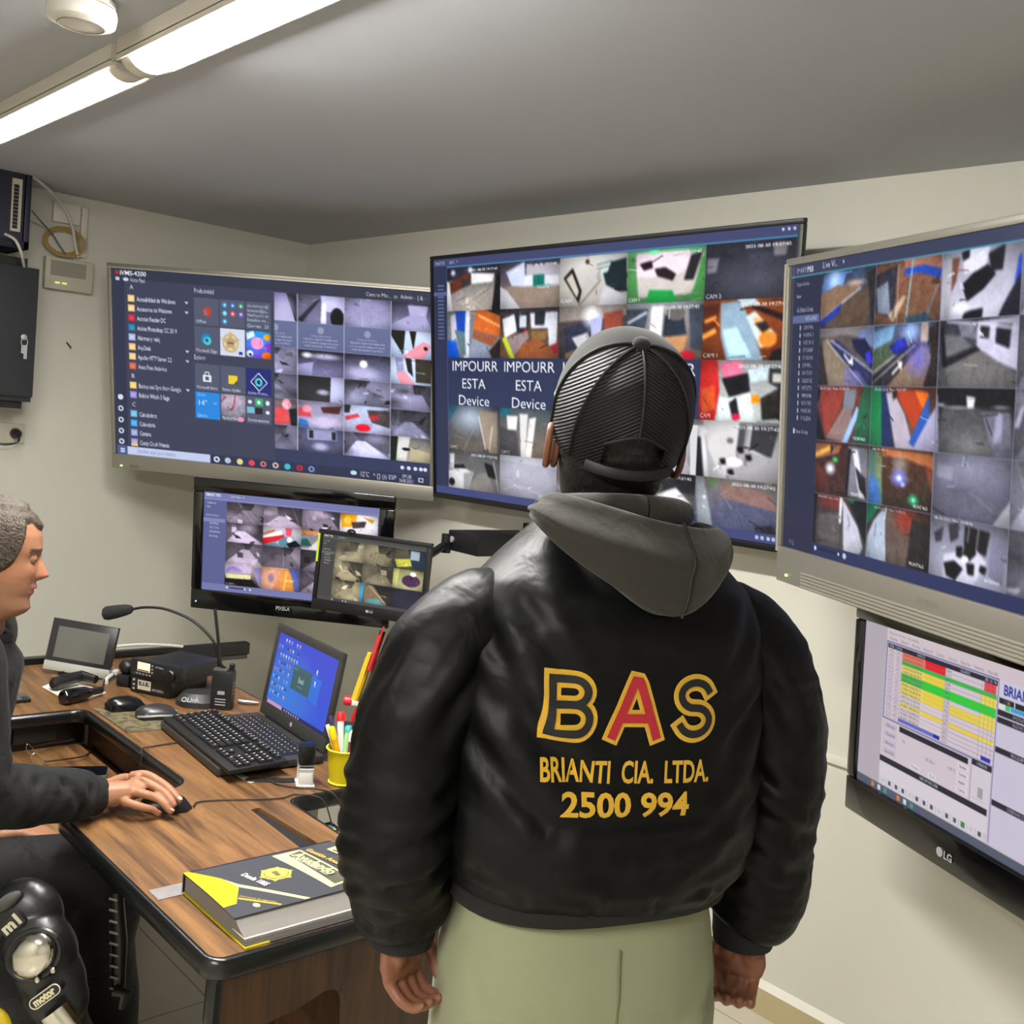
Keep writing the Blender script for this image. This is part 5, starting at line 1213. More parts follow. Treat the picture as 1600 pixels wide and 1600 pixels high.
def ex_small(t, M):
    m = MB()
    add_text(m, flip(M @ Matrix.Translation((0.205, 0.2365, 0.0088))), 'LG', 0.008, bold=0.03)
    m.lathe([(0.005, 0), (0.005, 0.0005)], M @ Matrix.Translation((0.198, 0.233, 0.0085)), n=14)
    m.build('logo', lettering, t)
    # swing arm reaching behind to the wall
    a = M @ Vector((0.33, 0.06, -0.05))
    el = at(697, 850, 3.70)
    MB().tube([a, el], 0.014, 8).build('swing_arm', steel_dark, t, smooth=True)
    MB().tube([el + Vector((0, 0, -0.03)), el + Vector((0, 0, 0.035))], 0.018, 12).build('arm_joint', steel_dark, t, smooth=True)
    w = Vector((el.x + 0.07, -0.006, el.z + 0.01))
    MB().box((w.x - 0.05, -0.012, w.z - 0.07), (w.x + 0.11, 0, w.z + 0.07)).build('wall_plate', steel_dark, t)
    MB().box((el.x - 0.005, el.y + 0.01, el.z - 0.02), (el.x + 0.16, -0.011, el.z + 0.05)).build('arm_box', steel_dark, t, bevel=0.004)
    MB().lathe([(0.011, 0), (0.011, 0.006), (0.004, 0.008)], frame(Vector((el.x + 0.02, el.y + 0.01, el.z + 0.02)), (1, 0, 0), (0, 0, 1), (0, -1, 0)), n=14).build('arm_bolt', lettering, t)
    MB().box((-0.012, 0.0, 0.0085), (-0.005, 0.095, 0.012), M).build('green_sticker', mat('lime_sticker', (170, 200, 40), 0.5), t)
    # clip of the webcam on the top edge
    MB().ball(M @ Vector((0.105, -0.016, 0.0)), (0.02, 0.012, 0.010), 14, 8).build('webcam', blackp, t, smooth=True)


screen_thing('monitor', 'small slim monitor on a swing arm overlapping the black one, sepia camera tiles', 'monitor',
             [1.5329, -0.7457, 1.2212], [0.8915, 0.4529, 0.0075], [0.0404, -0.0547, -0.9977], 0.3867, 0.2175, draw_small_front(),
             (0.014, 0.016, 0.014, 0.034), 0.035, (blackp, blackp, steel_dark), None, ex_small, fbev=0.002)

# ---------------------------------------------------------------- things on the left wall
X1 = 0.26
tr = pick(52, 258, 0, X1)
br_ = pick(52, 392, 0, X1)
t = thing('network_rack', 'open dark blue network rack high on the left wall with a white patch panel', 'network rack', (0.0, tr.y - 0.3, br_.z))
nb = mat('rack_blue', (38, 42, 58), 0.45, metal=0.3)
y1, y0 = tr.y, tr.y - 0.62
z0, z1 = br_.z, tr.z - 0.012
mb = MB()
mb.box((0, y0, z0), (X1, y0 + 0.02, z1)).box((0, y1 - 0.02, z0), (X1, y1, z1)).box((0, y0, z0), (0.02, y1, z1)).box((0, y0, z0), (X1, y1, z0 + 0.03)).box((0, y0, z1 - 0.015), (X1, y1, z1))
mb.box((0.1, y0 + 0.02, z0 + 0.03), (0.12, y1 - 0.02, z1 - 0.015))
mb.build('housing', nb, t, bevel=0.002)
mb = MB()
for k in range(15):
    yy = y1 - 0.012 - k * 0.028
    mb.box((X1 - 0.10, yy - 0.018, z1 + 0.0005), (X1 + 0.012, yy, z1 + 0.012))
mb.box((X1 - 0.10, y1 - 0.44, z1 + 0.0), (X1 + 0.006, y1, z1 + 0.008))
mb.build('vented_top', mat('rack_white', (190, 188, 180), 0.5), t)
pa = pick(30, 345, 0, X1 + 0.004)
mb = MB().box((X1 - 0.05, y1 - 0.15, z0 + 0.03), (X1 - 0.002, y1 - 0.025, z1 - 0.02))
mb.build('equipment_face', mat('rack_navy', (30, 34, 52), 0.4), t)
MB().box((X1 - 0.002, pa.y - 0.03, z0 + 0.06), (X1 + 0.004, pa.y + 0.005, z1 - 0.05)).build('patch_panel', mat('panel_cream', (196, 190, 172), 0.5), t)
mb = MB()
for k in range(12):
    zz = z0 + 0.07 + k * (z1 - z0 - 0.14) / 12
    mb.box((X1 + 0.003, pa.y - 0.024, zz), (X1 + 0.0055, pa.y - 0.006, zz + 0.012))
mb.build('socket_row', blackp, t)
mb = MB()
for k in range(8):
    zz = z0 + 0.09 + k * (z1 - z0 - 0.2) / 8
    mb.lathe([(0.004, 0), (0.004, 0.002)], frame((X1 - 0.001, y1 - 0.04, zz), (0, 1, 0), (0, 0, 1), (1, 0, 0)), n=8)
mb.build('vent_hole', mat('vent_hole_grey', (120, 122, 130), 0.5), t)

X2 = 0.22
tr = pick(62, 420, 0, X2)
br_ = pick(61, 630, 0, X2)
t = thing('wall_cabinet', 'charcoal steel wall cabinet below the network rack with keys hanging in its lock', 'cabinet', (0.0, tr.y - 0.3, br_.z))
cab = mat('cabinet_charcoal', (50, 52, 56), 0.42, metal=0.2)
MB().box((0, tr.y - 0.62, br_.z), (X2 - 0.012, tr.y - 0.002, tr.z)).build('body', cab, t, bevel=0.003)
MB().box((X2 - 0.012, tr.y - 0.62, br_.z + 0.02), (X2, tr.y, tr.z - 0.002)).build('door', cab, t, bevel=0.002)
MB().box((0.02, tr.y - 0.60, br_.z - 0.028), (X2 - 0.03, tr.y - 0.03, br_.z - 0.0003)).build('bottom_tray', blackp, t)
MB().box((0.02, tr.y - 0.5, tr.z + 0.0003), (X2 - 0.05, tr.y - 0.03, tr.z + 0.035)).build('top_vent', blackp, t)
lk = pick(37, 527, 0, X2)
MB().lathe([(0.011, 0.0005), (0.011, 0.006), (0.003, 0.007)], frame(lk, (0, 1, 0), (0, 0, 1), (1, 0, 0)), n=16).build('lock', lettering, t)
t2 = thing('key_bunch', 'small metal keys on a ring hanging from the lock of the wall cabinet', 'keys', lk)
MB().tube([lk + Vector((0.012, 0.012 * math.cos(a), -0.018 + 0.016 * math.sin(a))) for a in np.linspace(0, 2 * PI, 17)], 0.0016, 6).build('ring', lettering, t2, smooth=True)
for k, dy in enumerate((-0.004, 0.005)):
    MB().box((X2 + 0.009 + k * 0.003, lk.y + dy - 0.006, lk.z - 0.062 - k * 0.02), (X2 + 0.011 + k * 0.003, lk.y + dy + 0.006, lk.z - 0.03)).build('key', lettering, t2)

# router, blank box, conduit, coiled cable
a, b = pick(66, 402, 0, 0.02), pick(142, 460, 0, 0.02)
c4 = [pick(66, 399, 0, 0.0), pick(142, 413, 0, 0.0), pick(139, 461, 0, 0.0), pick(66, 449, 0, 0.0)]
ym0, ym1 = (c4[0].y + c4[3].y) / 2, (c4[1].y + c4[2].y) / 2
zm1, zm0 = (c4[0].z + c4[1].z) / 2, (c4[2].z + c4[3].z) / 2
cream = mat('router_cream', (196, 190, 170), 0.5)
t = thing('router', 'cream network terminal box with small green lights on the left wall', 'router', (0, (ym0 + ym1) / 2, zm0))
MB().box((0.0003, ym0, zm0), (0.036, ym1, zm1)).build('case', cream, t, bevel=0.006)
MB().box((0.0358, ym0 + 0.02, zm0 + 0.055), (0.0372, ym1 - 0.03, zm0 + 0.115)).build('grey_panel', mat('router_grey', (150, 146, 134), 0.5), t)
for k in (0, 1):
    MB().box((0.036, ym0 + 0.04 + k * 0.028, zm0 + 0.024), (0.0375, ym0 + 0.058 + k * 0.028, zm0 + 0.030)).build('status_light', mat('lime_led', (190, 220, 110), 0.4, emit=(190, 225, 110), estr=1.0), t)
a, b = pick(82, 314, 0, 0.0), pick(123, 354, 0, 0.0)
tag(MB().box((0.0003, a.y, b.z), (0.022, b.y, a.z)).build('junction_box', wp, bevel=0.004), 'blank white junction box just under the ceiling on the left wall', 'junction box')
a, b = pick(131, 326, 0, 0), pick(136, 404, 0, 0)
tag(MB().box((0.0003, a.y - 0.012, b.z), (0.018, a.y + 0.012, a.z)).build('cable_raceway', wp, bevel=0.003), 'short vertical white raceway right of the junction box', 'cable raceway')
cc = pick(100, 378, 0, 0.03)
mb = MB()
for k in range(4):
    R_ = 0.055 + 0.006 * k
    mb.tube([cc + Vector((0.006 * k - 0.01, R_ * 1.15 * math.cos(q), R_ * 0.8 * math.sin(q))) for q in np.linspace(0.3 * k, 2 * PI + 0.3 * k, 26)], 0.0028, 6)
tag(mb.build('coiled_cable', mat('yellow_cable', (176, 146, 84), 0.5), smooth=True), 'coil of yellow cable hanging above the cream network terminal', 'cable')
wc = mat('white_cable', (205, 203, 196), 0.45)
pth = [pick(50, 274, 0, 0.25), pick(80, 300, 0, 0.16), pick(100, 325, 0, 0.07), pick(113, 355, 0, 0.05), pick(118, 385, 0, 0.04), pick(122, 402, 0, 0.03)]
tag(MB().tube(smooth_path(pth), 0.006, 8).build('white_cable', wc, smooth=True), 'white cable arching from the network rack down to the cream terminal', 'cable')
pth = [pick(8, 366, 0, 0.268), pick(20, 372, 0, 0.30), pick(27, 380, 0, 0.31), pick(34, 398, 0, 0.29), pick(38, 418, 0, 0.21)]
tag(MB().tube(smooth_path(pth), 0.0055, 8).build('patch_cable', wc, smooth=True), 'white patch cable drooping from the rack onto the charcoal cabinet', 'cable')
pth = [pick(50, 330, 0, 0.2), pick(66, 348, 0, 0.08), pick(82, 366, 0, 0.03), pick(92, 382, 0, 0.03), pick(104, 400, 0, 0.03)]
tag(MB().tube(smooth_path(pth), 0.0035, 6).build('grey_cable', mat('grey_cable', (110, 108, 104), 0.5), smooth=True), 'thin grey cable from the rack side behind the yellow coil', 'cable')
mk = pick(104, 535, 0, 0.0)
tag(MB().tube([mk + Vector((0.0005, 0, 0)), mk + Vector((0.022, 0.012, -0.02))], 0.003, 8).build('nail', dgrey), 'small nail stuck in the left wall beside the cabinet', 'nail')
# wall socket with plug
a, b = pick(2, 660, 0, 0), pick(37, 693, 0, 0)
t = thing('wall_socket', 'cream wall socket under the charcoal cabinet at the left edge', 'socket', (0, (a.y + b.y) / 2, b.z))
MB().box((0.0003, b.y - 0.12, b.z), (0.012, b.y, a.z)).build('plate', cream, t, bevel=0.003)
s = pick(24, 677, 0, 0.013)
MB().lathe([(0.022, 0), (0.022, 0.003), (0.018, 0.001)], frame(s, (0, 1, 0), (0, 0, 1), (1, 0, 0)), n=20).build('outlet', mat('socket_dark', (120, 116, 106), 0.5), t)
t = thing('power_plug', 'black power plug with cord in the wall socket', 'plug', s)
MB().lathe([(0.019, 0.004), (0.018, 0.03), (0.010, 0.045)], frame(s, (0, 1, 0), (0, 0, 1), (1, 0, 0)), n=16).build('plug_body', blackp, t, smooth=True)
MB().tube(smooth_path([s + Vector((0.04, 0, 0)), s + Vector((0.07, -0.01, -0.03)), s + Vector((0.05, -0.06, -0.045)), s + Vector((0.02, -0.14, -0.03))]), 0.004, 8).build('cord', blackp, t, smooth=True)
# raceway on the front wall
a = pick(1300, 1184, 1, 0)
tag(MB().box((2.35, -0.014, a.z - 0.012), (3.95, -0.0003, a.z + 0.012)).build('cable_raceway', mat('raceway_white', (222, 218, 204), 0.5), bevel=0.003), 'long horizontal white raceway on the front wall behind the alarm monitor', 'cable raceway')

# ---------------------------------------------------------------- desk
DZ = 0.76
wood_top = wood_mat('desk_wood', (70, 47, 28), (143, 103, 62), 0.4, 1.0, 0)
wood_end = wood_mat('panel_wood', (46, 29, 17), (84, 56, 34), 0.42, 1.0, 2)
edge_m = mat('black_edging', (16, 17, 18), 0.28)
desk = thing('corner_desk', 'large wooden corner desk with black edging filling the left and centre', 'desk', (2.2, -1.4, 0))


def arc(cx, cy, r, a0, a1, n=6):
    return [(cx + r * math.cos(math.radians(a)), cy + r * math.sin(math.radians(a))) for a in np.linspace(a0, a1, n)]


outline = [(1.20, -1.09), (1.20, -2.75), (1.70, -2.75)] + arc(1.745, -1.605, 0.045, 180, 90)
outline += arc(2.315, -1.62, 0.06, 90, 0) + [(2.375, -1.80)] + arc(2.435, -1.80, 0.06, 180, 270)
outline += arc(3.075, -1.835, 0.025, 270, 360) + arc(3.085, -1.435, 0.015, 0, 90) + arc(2.575, -1.385, 0.035, 270, 180) + [(2.54, -1.09)]
# the cable slot in the peninsula is cut through the slab, then filled black as its shade
slot = [(2.563, -1.515), (2.795, -1.524), (2.80, -1.480), (2.561, -1.492)]


def slab(poly, hole, z0, z1, name, m, parent):
    bm = bmesh.new()
    tris = tessellate_polygon([[Vector((x, y, 0)) for x, y in poly], [Vector((x, y, 0)) for x, y in hole]])
    pts = poly + hole
    top = [bm.verts.new((x - 2.2, y + 1.4, z1)) for x, y in pts]
    bot = [bm.verts.new((x - 2.2, y + 1.4, z0)) for x, y in pts]
    for a, b, c in tris:
        try:
            bm.faces.new((top[a], top[b], top[c]))
            bm.faces.new((bot[c], bot[b], bot[a]))
        except ValueError:
            pass
    n = len(poly)
    for lo, hi in ((0, n), (n, n + len(hole))):
        k = hi - lo
        for i in range(k):
            a, b = lo + i, lo + (i + 1) % k
            bm.faces.new((bot[a], bot[b], top[b], top[a]))
    bmesh.ops.recalc_face_normals(bm, faces=bm.faces)
    me = bpy.data.meshes.new(name)
    bm.to_mesh(me)
    bm.free()
    me.materials.append(m)
    o = bpy.data.objects.new(name, me)
    C.objects.link(o)
    o.parent = parent
    return o


slab(outline, slot, DZ - 0.03, DZ, 'desktop', wood_top, desk)


def offset_poly(P, d):
    n = len(P)
    out = []
    for i in range(n):
        a, b, c = Vector(P[i - 1]), Vector(P[i]), Vector(P[(i + 1) % n])
        e1, e2 = (b - a).normalized(), (c - b).normalized()
        n1, n2 = Vector((e1.y, -e1.x)), Vector((e2.y, -e2.x))
        m = (n1 + n2)
        m = m / max(m.length_squared / 2, 0.3)
        out.append((b.x + m.x * d, b.y + m.y * d))
    return out


area = sum(outline[i][0] * outline[(i + 1) % len(outline)][1] - outline[(i + 1) % len(outline)][0] * outline[i][1] for i in range(len(outline)))
sg = 1 if area > 0 else -1
prof = [(0.0, -0.001), (0.004, 0.0005), (0.010, -0.003), (0.013, -0.012), (0.013, -0.030), (0.008, -0.036), (0.0, -0.036)]
rings = []
for d, z in prof:
    rings.append([Vector((x, y, DZ + z)) for x, y in offset_poly(outline, sg * d)])
mb = MB()
n_ = len(outline)
o_ = 0
for r_ in rings:
    mb.v += r_
for i in range(len(rings) - 1):
    for j in range(n_):
        k = (j + 1) % n_
        mb.f.append((i * n_ + j, i * n_ + k, (i + 1) * n_ + k, (i + 1) * n_ + j))
        mb.mi.append(0)
mb.build('edge_trim', edge_m, desk, smooth=True, angle=60)
# end panel facing the camera, with its black border
Mx = lambda x: frame((x, 0, 0), (0, 1, 0), (0, 0, 1), (1, 0, 0))
ep = [(-1.842, 0.722)] + arc(-1.822, 0.655, 0.03, 180, 270, 6)[0:1] + arc(-1.815, 0.650, 0.035, 180, 270, 6) + [(-1.70, 0.628)] + arc(-1.645, 0.60, 0.045, 90, 10, 6) + [(-1.595, 0.52), (-1.592, 0.0), (-1.385, 0.0), (-1.385, 0.722)]
MB().prism(ep, 0, 0.018, Mx(3.082)).build('end_panel', wood_end, desk)
bp_ = [(-1.843, 0.735), (-1.851, 0.72), (-1.853, 0.655), (-1.848, 0.634), (-1.838, 0.622)]
MB().tube([Vector((3.092, y, z)) for y, z in bp_], 0.0135, 10).build('panel_edging', edge_m, desk, smooth=True)
MB().box((3.084, -1.60, 0.0), (3.104, -1.588, 0.56)).build('leg_edging', mat('edging_grey', (70, 72, 74), 0.4), desk)
MB().box((2.62, -1.60, 0.0), (2.64, -1.44, 0.73)).build('inner_panel', wood_end, desk)
MB().box((2.64, -1.46, 0.08), (3.08, -1.445, 0.73)).build('rear_panel', wood_end, desk)
MB().box((1.22, -1.12, 0.0), (1.24, -2.70, 0.73)).build('side_panel', wood_end, desk)
dkwood = wood_mat('dark_panel_wood', (36, 20, 13), (62, 36, 24), 0.4, 1.0, 1)
MB().box((1.35, -2.70, 0.03), (1.37, -1.53, 0.73)).build('modesty_panel', dkwood, desk)
MB().box((2.435, -1.42, 0.0), (2.45, -1.270, 0.728)).build('support_panel', mat('panel_offwhite', (190, 184, 166), 0.5), desk)
MB().box((2.44, -1.845, 0.70), (2.46, -1.56, 0.73)).build('brace', edge_m, desk)
MB().box((2.54, -1.54, 0.66), (2.83, -1.465, 0.728)).build('slot_shade_box', edge_m, desk)  # black box added under the slot so its inside looks dark
MB().prism([(2.566, -1.5135), (2.793, -1.522), (2.797, -1.482), (2.564, -1.494)], 0.70, 0.752).build('slot_shade_fill', mat('slot_shade_black', (6, 6, 6), 0.8), desk)  # black block fills the slot, its colour standing in for shade
# recess with sliding keyboard tray
MB().box((1.70, -1.55, 0.64), (2.33, -1.535, 0.73)).build('recess_side', dkwood, desk)
MB().box((1.66, -2.40, 0.655), (1.675, -1.55, 0.73)).build('recess_back', edge_m, desk)
tz = 0.655
MB().box((1.68, -1.99, tz - 0.018), (2.34, -1.552, tz)).build('keyboard_tray', wood_top, desk, bevel=0.002)
MB().box((1.676, -1.74, tz + 0.018), (1.684, -1.63, tz + 0.062)).build('drawer_face', mat('drawer_dark', (34, 33, 33), 0.5), desk, bevel=0.001)
mb = MB()
for y, x in ((-1.8, 1.9), (-1.75, 2.5)):
    pass
# dark back rail behind the desk
r0, r1 = Vector((1.175, -2.75, 0)), Vector((1.175, -0.79, 0))
MB().box((1.155, -2.75, 0.735), (1.193, -0.80, 0.778)).build('back_rail', edge_m, desk, bevel=0.004)
MB().box((1.150, -2.75, 0.722), (1.196, -0.81, 0.735)).build('rail_base', mat('rail_grey', (60, 58, 56), 0.5), desk)
MB().box((1.16, -1.2, 0.0), (1.19, -1.12, 0.722)).build('rail_leg', edge_m, desk)
# chips in the edging
R = random.Random(4)

# ---------------------------------------------------------------- on the desk
# metal plate screwed to the front corner
p0 = pick(247, 1392, 2, DZ)
tag(MB().box((2.825, -1.852, DZ + 0.0002), (2.868, -1.785, DZ + 0.0018)).build('metal_plate', mat('worn_steel', (176, 170, 168), 0.35, metal=0.6, var=0.25, vs=60)), 'worn metal strip lying on the desk edge beside the thick book', 'metal strip')

# thick book
bk = thing('book', 'thick grey and yellow hardcover yearbook on the near corner of the desk', 'book', (2.98, -1.64, DZ))
cov = mat('cover_grey', (66, 68, 72), 0.32, spec=0.5)
yel = mat('cover_yellow', (238, 196, 20), 0.4)
pages = mat('page_block', (116, 111, 105), 0.7, bump=(300, 0.2))
yA, yB = -1.805, -1.50
xs, xf = 2.862, 3.098
zb = DZ + 0.0005
MB().box((xs, yA, zb), (xf, yB, zb + 0.0028)).build('back_cover', mat('cover_yellow_side', (186, 168, 20), 0.45), bk)
MB().box((xf - 0.03, yA + 0.045, zb - 0.0002), (xf + 0.0005, yB, zb + 0.0030)).build('cover_edge', cov, bk)
# slanting page block: bottom reaches the cover edge, the top is pushed back towards the spine
h1, h2 = zb + 0.003, zb + 0.033
mb = MB()
prof = [(xs + 0.002, h1), (xf - 0.004, h1), (xf - 0.006, h1 + 0.009), (xf - 0.012, h1 + 0.0125), (xf - 0.030, h1 + 0.020), (xf - 0.046, h2), (xs + 0.002, h2)]
mb.rings([[Vector((x, yA + 0.003, z)) for x, z in prof], [Vector((x, yB - 0.003, z)) for x, z in prof]])
mb.build('page_block', pages, bk)
MB().box((xf - 0.050, yA + 0.002, h1 + 0.0105), (xf - 0.0070, yB - 0.003, h1 + 0.0118)).build('loose_leaf', mat('leaf_white', (206, 202, 194), 0.6), bk)
MB().box((xs - 0.003, yA, zb), (xs + 0.001, yB, h2 + 0.003)).build('spine', mat('spine_black', (24, 22, 24), 0.4), bk)
xt = xf - 0.043
mb = MB()
n = 10
top = []
for i in range(n + 1):
    x = xs - 0.003 + (xt - xs + 0.003) * i / n
    top.append((x, h2 + 0.0002 + 0.002 * math.sin(PI * i / n)))
mb.rings([[Vector((x, y, z)) for x, z in top] + [Vector((x, y, z + 0.0026)) for x, z in reversed(top)] for y in (yA, yB)])
mb.build('front_cover', cov, bk, smooth=True)


def on_cover(u, v, dz=0.0004):
    """u 0..1 along y from the near-left edge, v 0..1 from the spine to the fore edge"""
    x = xs - 0.003 + (xt - xs + 0.003) * v
    return Vector((x, yA + (yB - yA) * u, h2 + 0.0028 + 0.002 * math.sin(PI * v) + dz))


def cover_poly(name, pts, m, dz=0.0004):
    mb = MB()
    tri = tessellate_polygon([[Vector((u, v, 0)) for u, v in pts]])
    for t in tri:
        P = [pts[i] for i in t]
        # cut finely so that it follows the curve of the cover
        k = 8
        for a in range(k):
            for b_ in range(k - a):
                f = lambda i, j: on_cover(*[P[0][q] + (P[1][q] - P[0][q]) * i / k + (P[2][q] - P[0][q]) * j / k for q in (0, 1)], dz)
                mb.add([f(a, b_), f(a + 1, b_), f(a, b_ + 1)], [(0, 1, 2)])
                if a + b_ < k - 1:
                    mb.add([f(a + 1, b_), f(a + 1, b_ + 1), f(a, b_ + 1)], [(0, 1, 2)])
    return mb.build(name, m, bk)


pale = mat('print_pale_yellow', (236, 228, 150), 0.4)
gold = mat('print_gold', (214, 180, 60), 0.4)
whi = mat('print_white', (228, 226, 222), 0.45)
cover_poly('yellow_corner', [(0.0, 0.0), (0.03, 0.0), (0.148, 0.281), (0.185, 0.515), (0.082, 0.79), (0.0, 0.80)], yel)
cover_poly('yellow_band', [(0.15, 0.30), (0.20, 0.47), (0.475, 0.995), (0.440, 0.995), (0.184, 0.515)], pale)
cover_poly('gold_line', [(0.115, 0.72), (0.125, 0.70), (0.30, 0.975), (0.285, 0.985)], gold)
cover_poly('panel_border', [(0.557, 0.06), (0.754, 0.06), (0.82, 0.86), (0.643, 0.91)], pale)
cover_poly('panel_field', [(0.646, 0.13), (0.742, 0.085), (0.803, 0.85), (0.685, 0.87)], mat('panel_grey', (84, 84, 70), 0.4), 0.0008)
cx, cy = 0.452, 0.44
star = [(cx + (0.112 if k % 2 == 0 else 0.075) * math.cos(k * PI / 6), cy + (0.155 if k % 2 == 0 else 0.105) * math.sin(k * PI / 6)) for k in range(12)]
cover_poly('badge_star', star, gold, 0.0004)
ring = [(cx + 0.092 * math.cos(a), cy + 0.125 * math.sin(a)) for a in np.linspace(0, 2 * PI, 22)[:-1]]
cover_poly('badge', ring, mat('badge_yellow', (214, 200, 90), 0.4), 0.0008)
cover_poly('badge_ring', [(cx + 0.076 * math.cos(a), cy + 0.104 * math.sin(a)) for a in np.linspace(0, 2 * PI, 22)[:-1]], mat('badge_dark', (110, 100, 50), 0.4), 0.0011)
cover_poly('badge_face', [(cx + 0.070 * math.cos(a), cy + 0.096 * math.sin(a)) for a in np.linspace(0, 2 * PI, 22)[:-1]], mat('badge_yellow', (214, 200, 90), 0.4), 0.0014)
cover_poly('badge_bar', [(cx - 0.02, cy - 0.05), (cx + 0.02, cy - 0.05), (cx + 0.012, cy + 0.06), (cx - 0.018, cy + 0.06)], mat('badge_dark', (110, 100, 50), 0.4), 0.0017)


def cover_text(name, s, u, v, du, dv, h, width, m, bold=0.0):
    """lettering whose baseline runs along (du,dv)"""
    mb = MB()
    tr, w = text_tris(s, bold)
    o = on_cover(u, v, 0.0014)
    a = (on_cover(u + du * 0.01, v + dv * 0.01, 0.0014) - o).normalized()
    nn = Vector((0, 0, 1))
    b_ = nn.cross(a).normalized()
    k = width / w
    for t in tr:
        mb.add([o + a * (p[0] * k) + b_ * (p[1] * h) for p in t], [(0, 1, 2)])
    return mb.build(name, m, bk)


cover_text('white_script', 'Desde 1885', 0.262, 0.31, 0.06, 0.37, 0.013, 0.064, whi, 0.02)
cover_text('panel_title', 'Ayudando', 0.662, 0.15, 0.06, 0.70, 0.022, 0.112, pale, 0.03)
cover_text('panel_small', 'DIRECTORIO  2021', 0.650, 0.20, 0.05, 0.62, 0.005, 0.10, whi)
cover_text('gold_script', 'Gestión Anual', 0.775, 0.10, 0.065, 0.54, 0.012, 0.095, mat('print_orange', (226, 180, 80), 0.4), 0.02)
cover_text('corner_text', 'Directorio de seguridad', 0.13, 0.69, 0.17, 0.30, 0.005, 0.066, gold)
cover_text('big_letters', 'BI', 0.90, 0.17, 0.03, 0.30, 0.022, 0.05, pale, 0.03)
cover_poly('small_seal', [(0.17 + 0.02 * math.cos(a), 0.89 + 0.04 * math.sin(a)) for a in np.linspace(0, 2 * PI, 10)[:-1]], mat('seal_peach', (226, 190, 140), 0.4))

# mouse mat
mmat, nt, b = new_mat('camouflage_print')
tc = nt.nodes.new('ShaderNodeTexCoord')
nz = nt.nodes.new('ShaderNodeTexNoise')
nz.inputs['Scale'].default_value = 42
nz.inputs['Detail'].default_value = 6
rp = nt.nodes.new('ShaderNodeValToRGB')
for q, (p_, c_) in enumerate(((0.35, (46, 48, 40)), (0.48, (92, 88, 60)), (0.58, (120, 104, 70)), (0.68, (98, 96, 118)))):
    if q > 1:
        rp.color_ramp.elements.new(p_)
    rp.color_ramp.elements[q].position = p_
    rp.color_ramp.elements[q].color = tuple(lin(c_)) + (1,)
nt.links.new(tc.outputs['Object'], nz.inputs['Vector'])
nt.links.new(nz.outputs['Fac'], rp.inputs['Fac'])
nt.links.new(rp.outputs['Color'], b.inputs['Base Color'])
b.inputs['Roughness'].default_value = 0.6
tag(MB().prism([(1.72, -1.548), (1.955, -1.545), (1.962, -1.42), (1.955, -1.352), (1.745, -1.375)], DZ + 0.0003, DZ + 0.0025).build('mouse_mat', mmat), 'worn printed mouse mat under the two mice left of the keyboard', 'mouse mat')


def mouse(name, label, cx, cy, rot, L, W, H, m1, m2=None, z=DZ + 0.0028):
    """rot: heading of the nose in degrees"""
    t = thing(name, label, 'mouse', (cx, cy, z))
    M = rotz((cx, cy, z), rot)
    rings = []
    for k in range(13):
        s = -1 + 2 * k / 12
        w = W / 2 * (1 - abs(s) ** 3.2) ** 0.5 * (1 - 0.10 * s) + 0.0015
        hh = H * (1 - abs(s + 0.12) ** 2.4) ** 0.5 if abs(s + 0.12) < 1 else 0.002
        hh = max(hh, 0.003)
        ring = []
        for q in range(13):
            a = PI * q / 12
            ring.append(M @ Vector((s * L / 2, w * math.cos(a), 0.001 + hh * math.sin(a) ** 0.8)))
        rings.append(ring)
    MB().rings(rings).build('shell', m1, t, smooth=True, angle=60)
    MB().box((L * 0.18, -0.004, H * 0.62), (L * 0.29, 0.004, H * 0.80), M).build('wheel', dgrey, t, bevel=0.002)
    if m2:
        for s in (-1, 1):
            pts = []
            for k in range(15):
                q = -0.9 + 1.8 * k / 14
                w = W / 2 * (1 - abs(q) ** 3.2) ** 0.5 * (1 - 0.10 * q) + 0.0035
                pts.append(M @ Vector((q * L / 2, s * w, 0.006 + 0.006 * (1 - q * q))))
            MB().tube(pts, 0.0034, 8).build('side_trim', m2, t, smooth=True)
    return t


mouse('computer_mouse', 'plain black mouse lying at the back of the printed mat', 1.752, -1.470, 80, 0.112, 0.062, 0.034, mat('mouse_black', (16, 16, 18), 0.22))
mouse('computer_mouse', 'dark grey mouse with silver rim next to the keyboard', 1.858, -1.424, 72, 0.118, 0.062, 0.034, mat('mouse_grey', (58, 58, 60), 0.3, metal=0.3), mat('mouse_silver', (170, 168, 164), 0.3, metal=0.5))

# laptop
lm = mat('laptop_grey', (58, 56, 54), 0.42, metal=0.25)
lt = thing('laptop', 'open dark laptop with a blue desktop picture half covered by a black keyboard', 'laptop', (2.17, -1.33, DZ))
Ml = rotz((2.165, -1.335, DZ), -4.5)
MB().box((-0.200, -0.140, 0.003), (0.200, 0.135, 0.022), Ml).build('base', lm, lt, bevel=0.004)
MB().box((-0.17, 0.0, 0.0215), (0.17, 0.112, 0.0228), Ml).build('keyboard_well', blackp, lt)
for x in (-0.18, 0.18):
    for y in (-0.12, 0.12):
        MB().lathe([(0.006, 0), (0.006, 0.0035)], Ml @ Matrix.Translation((x, y, 0)), n=10).build('rubber_foot', blackp, lt)
keyw = mat('key_legend', (205, 205, 200), 0.5)
kb_m = mat('key_black', (22, 22, 23), 0.5)


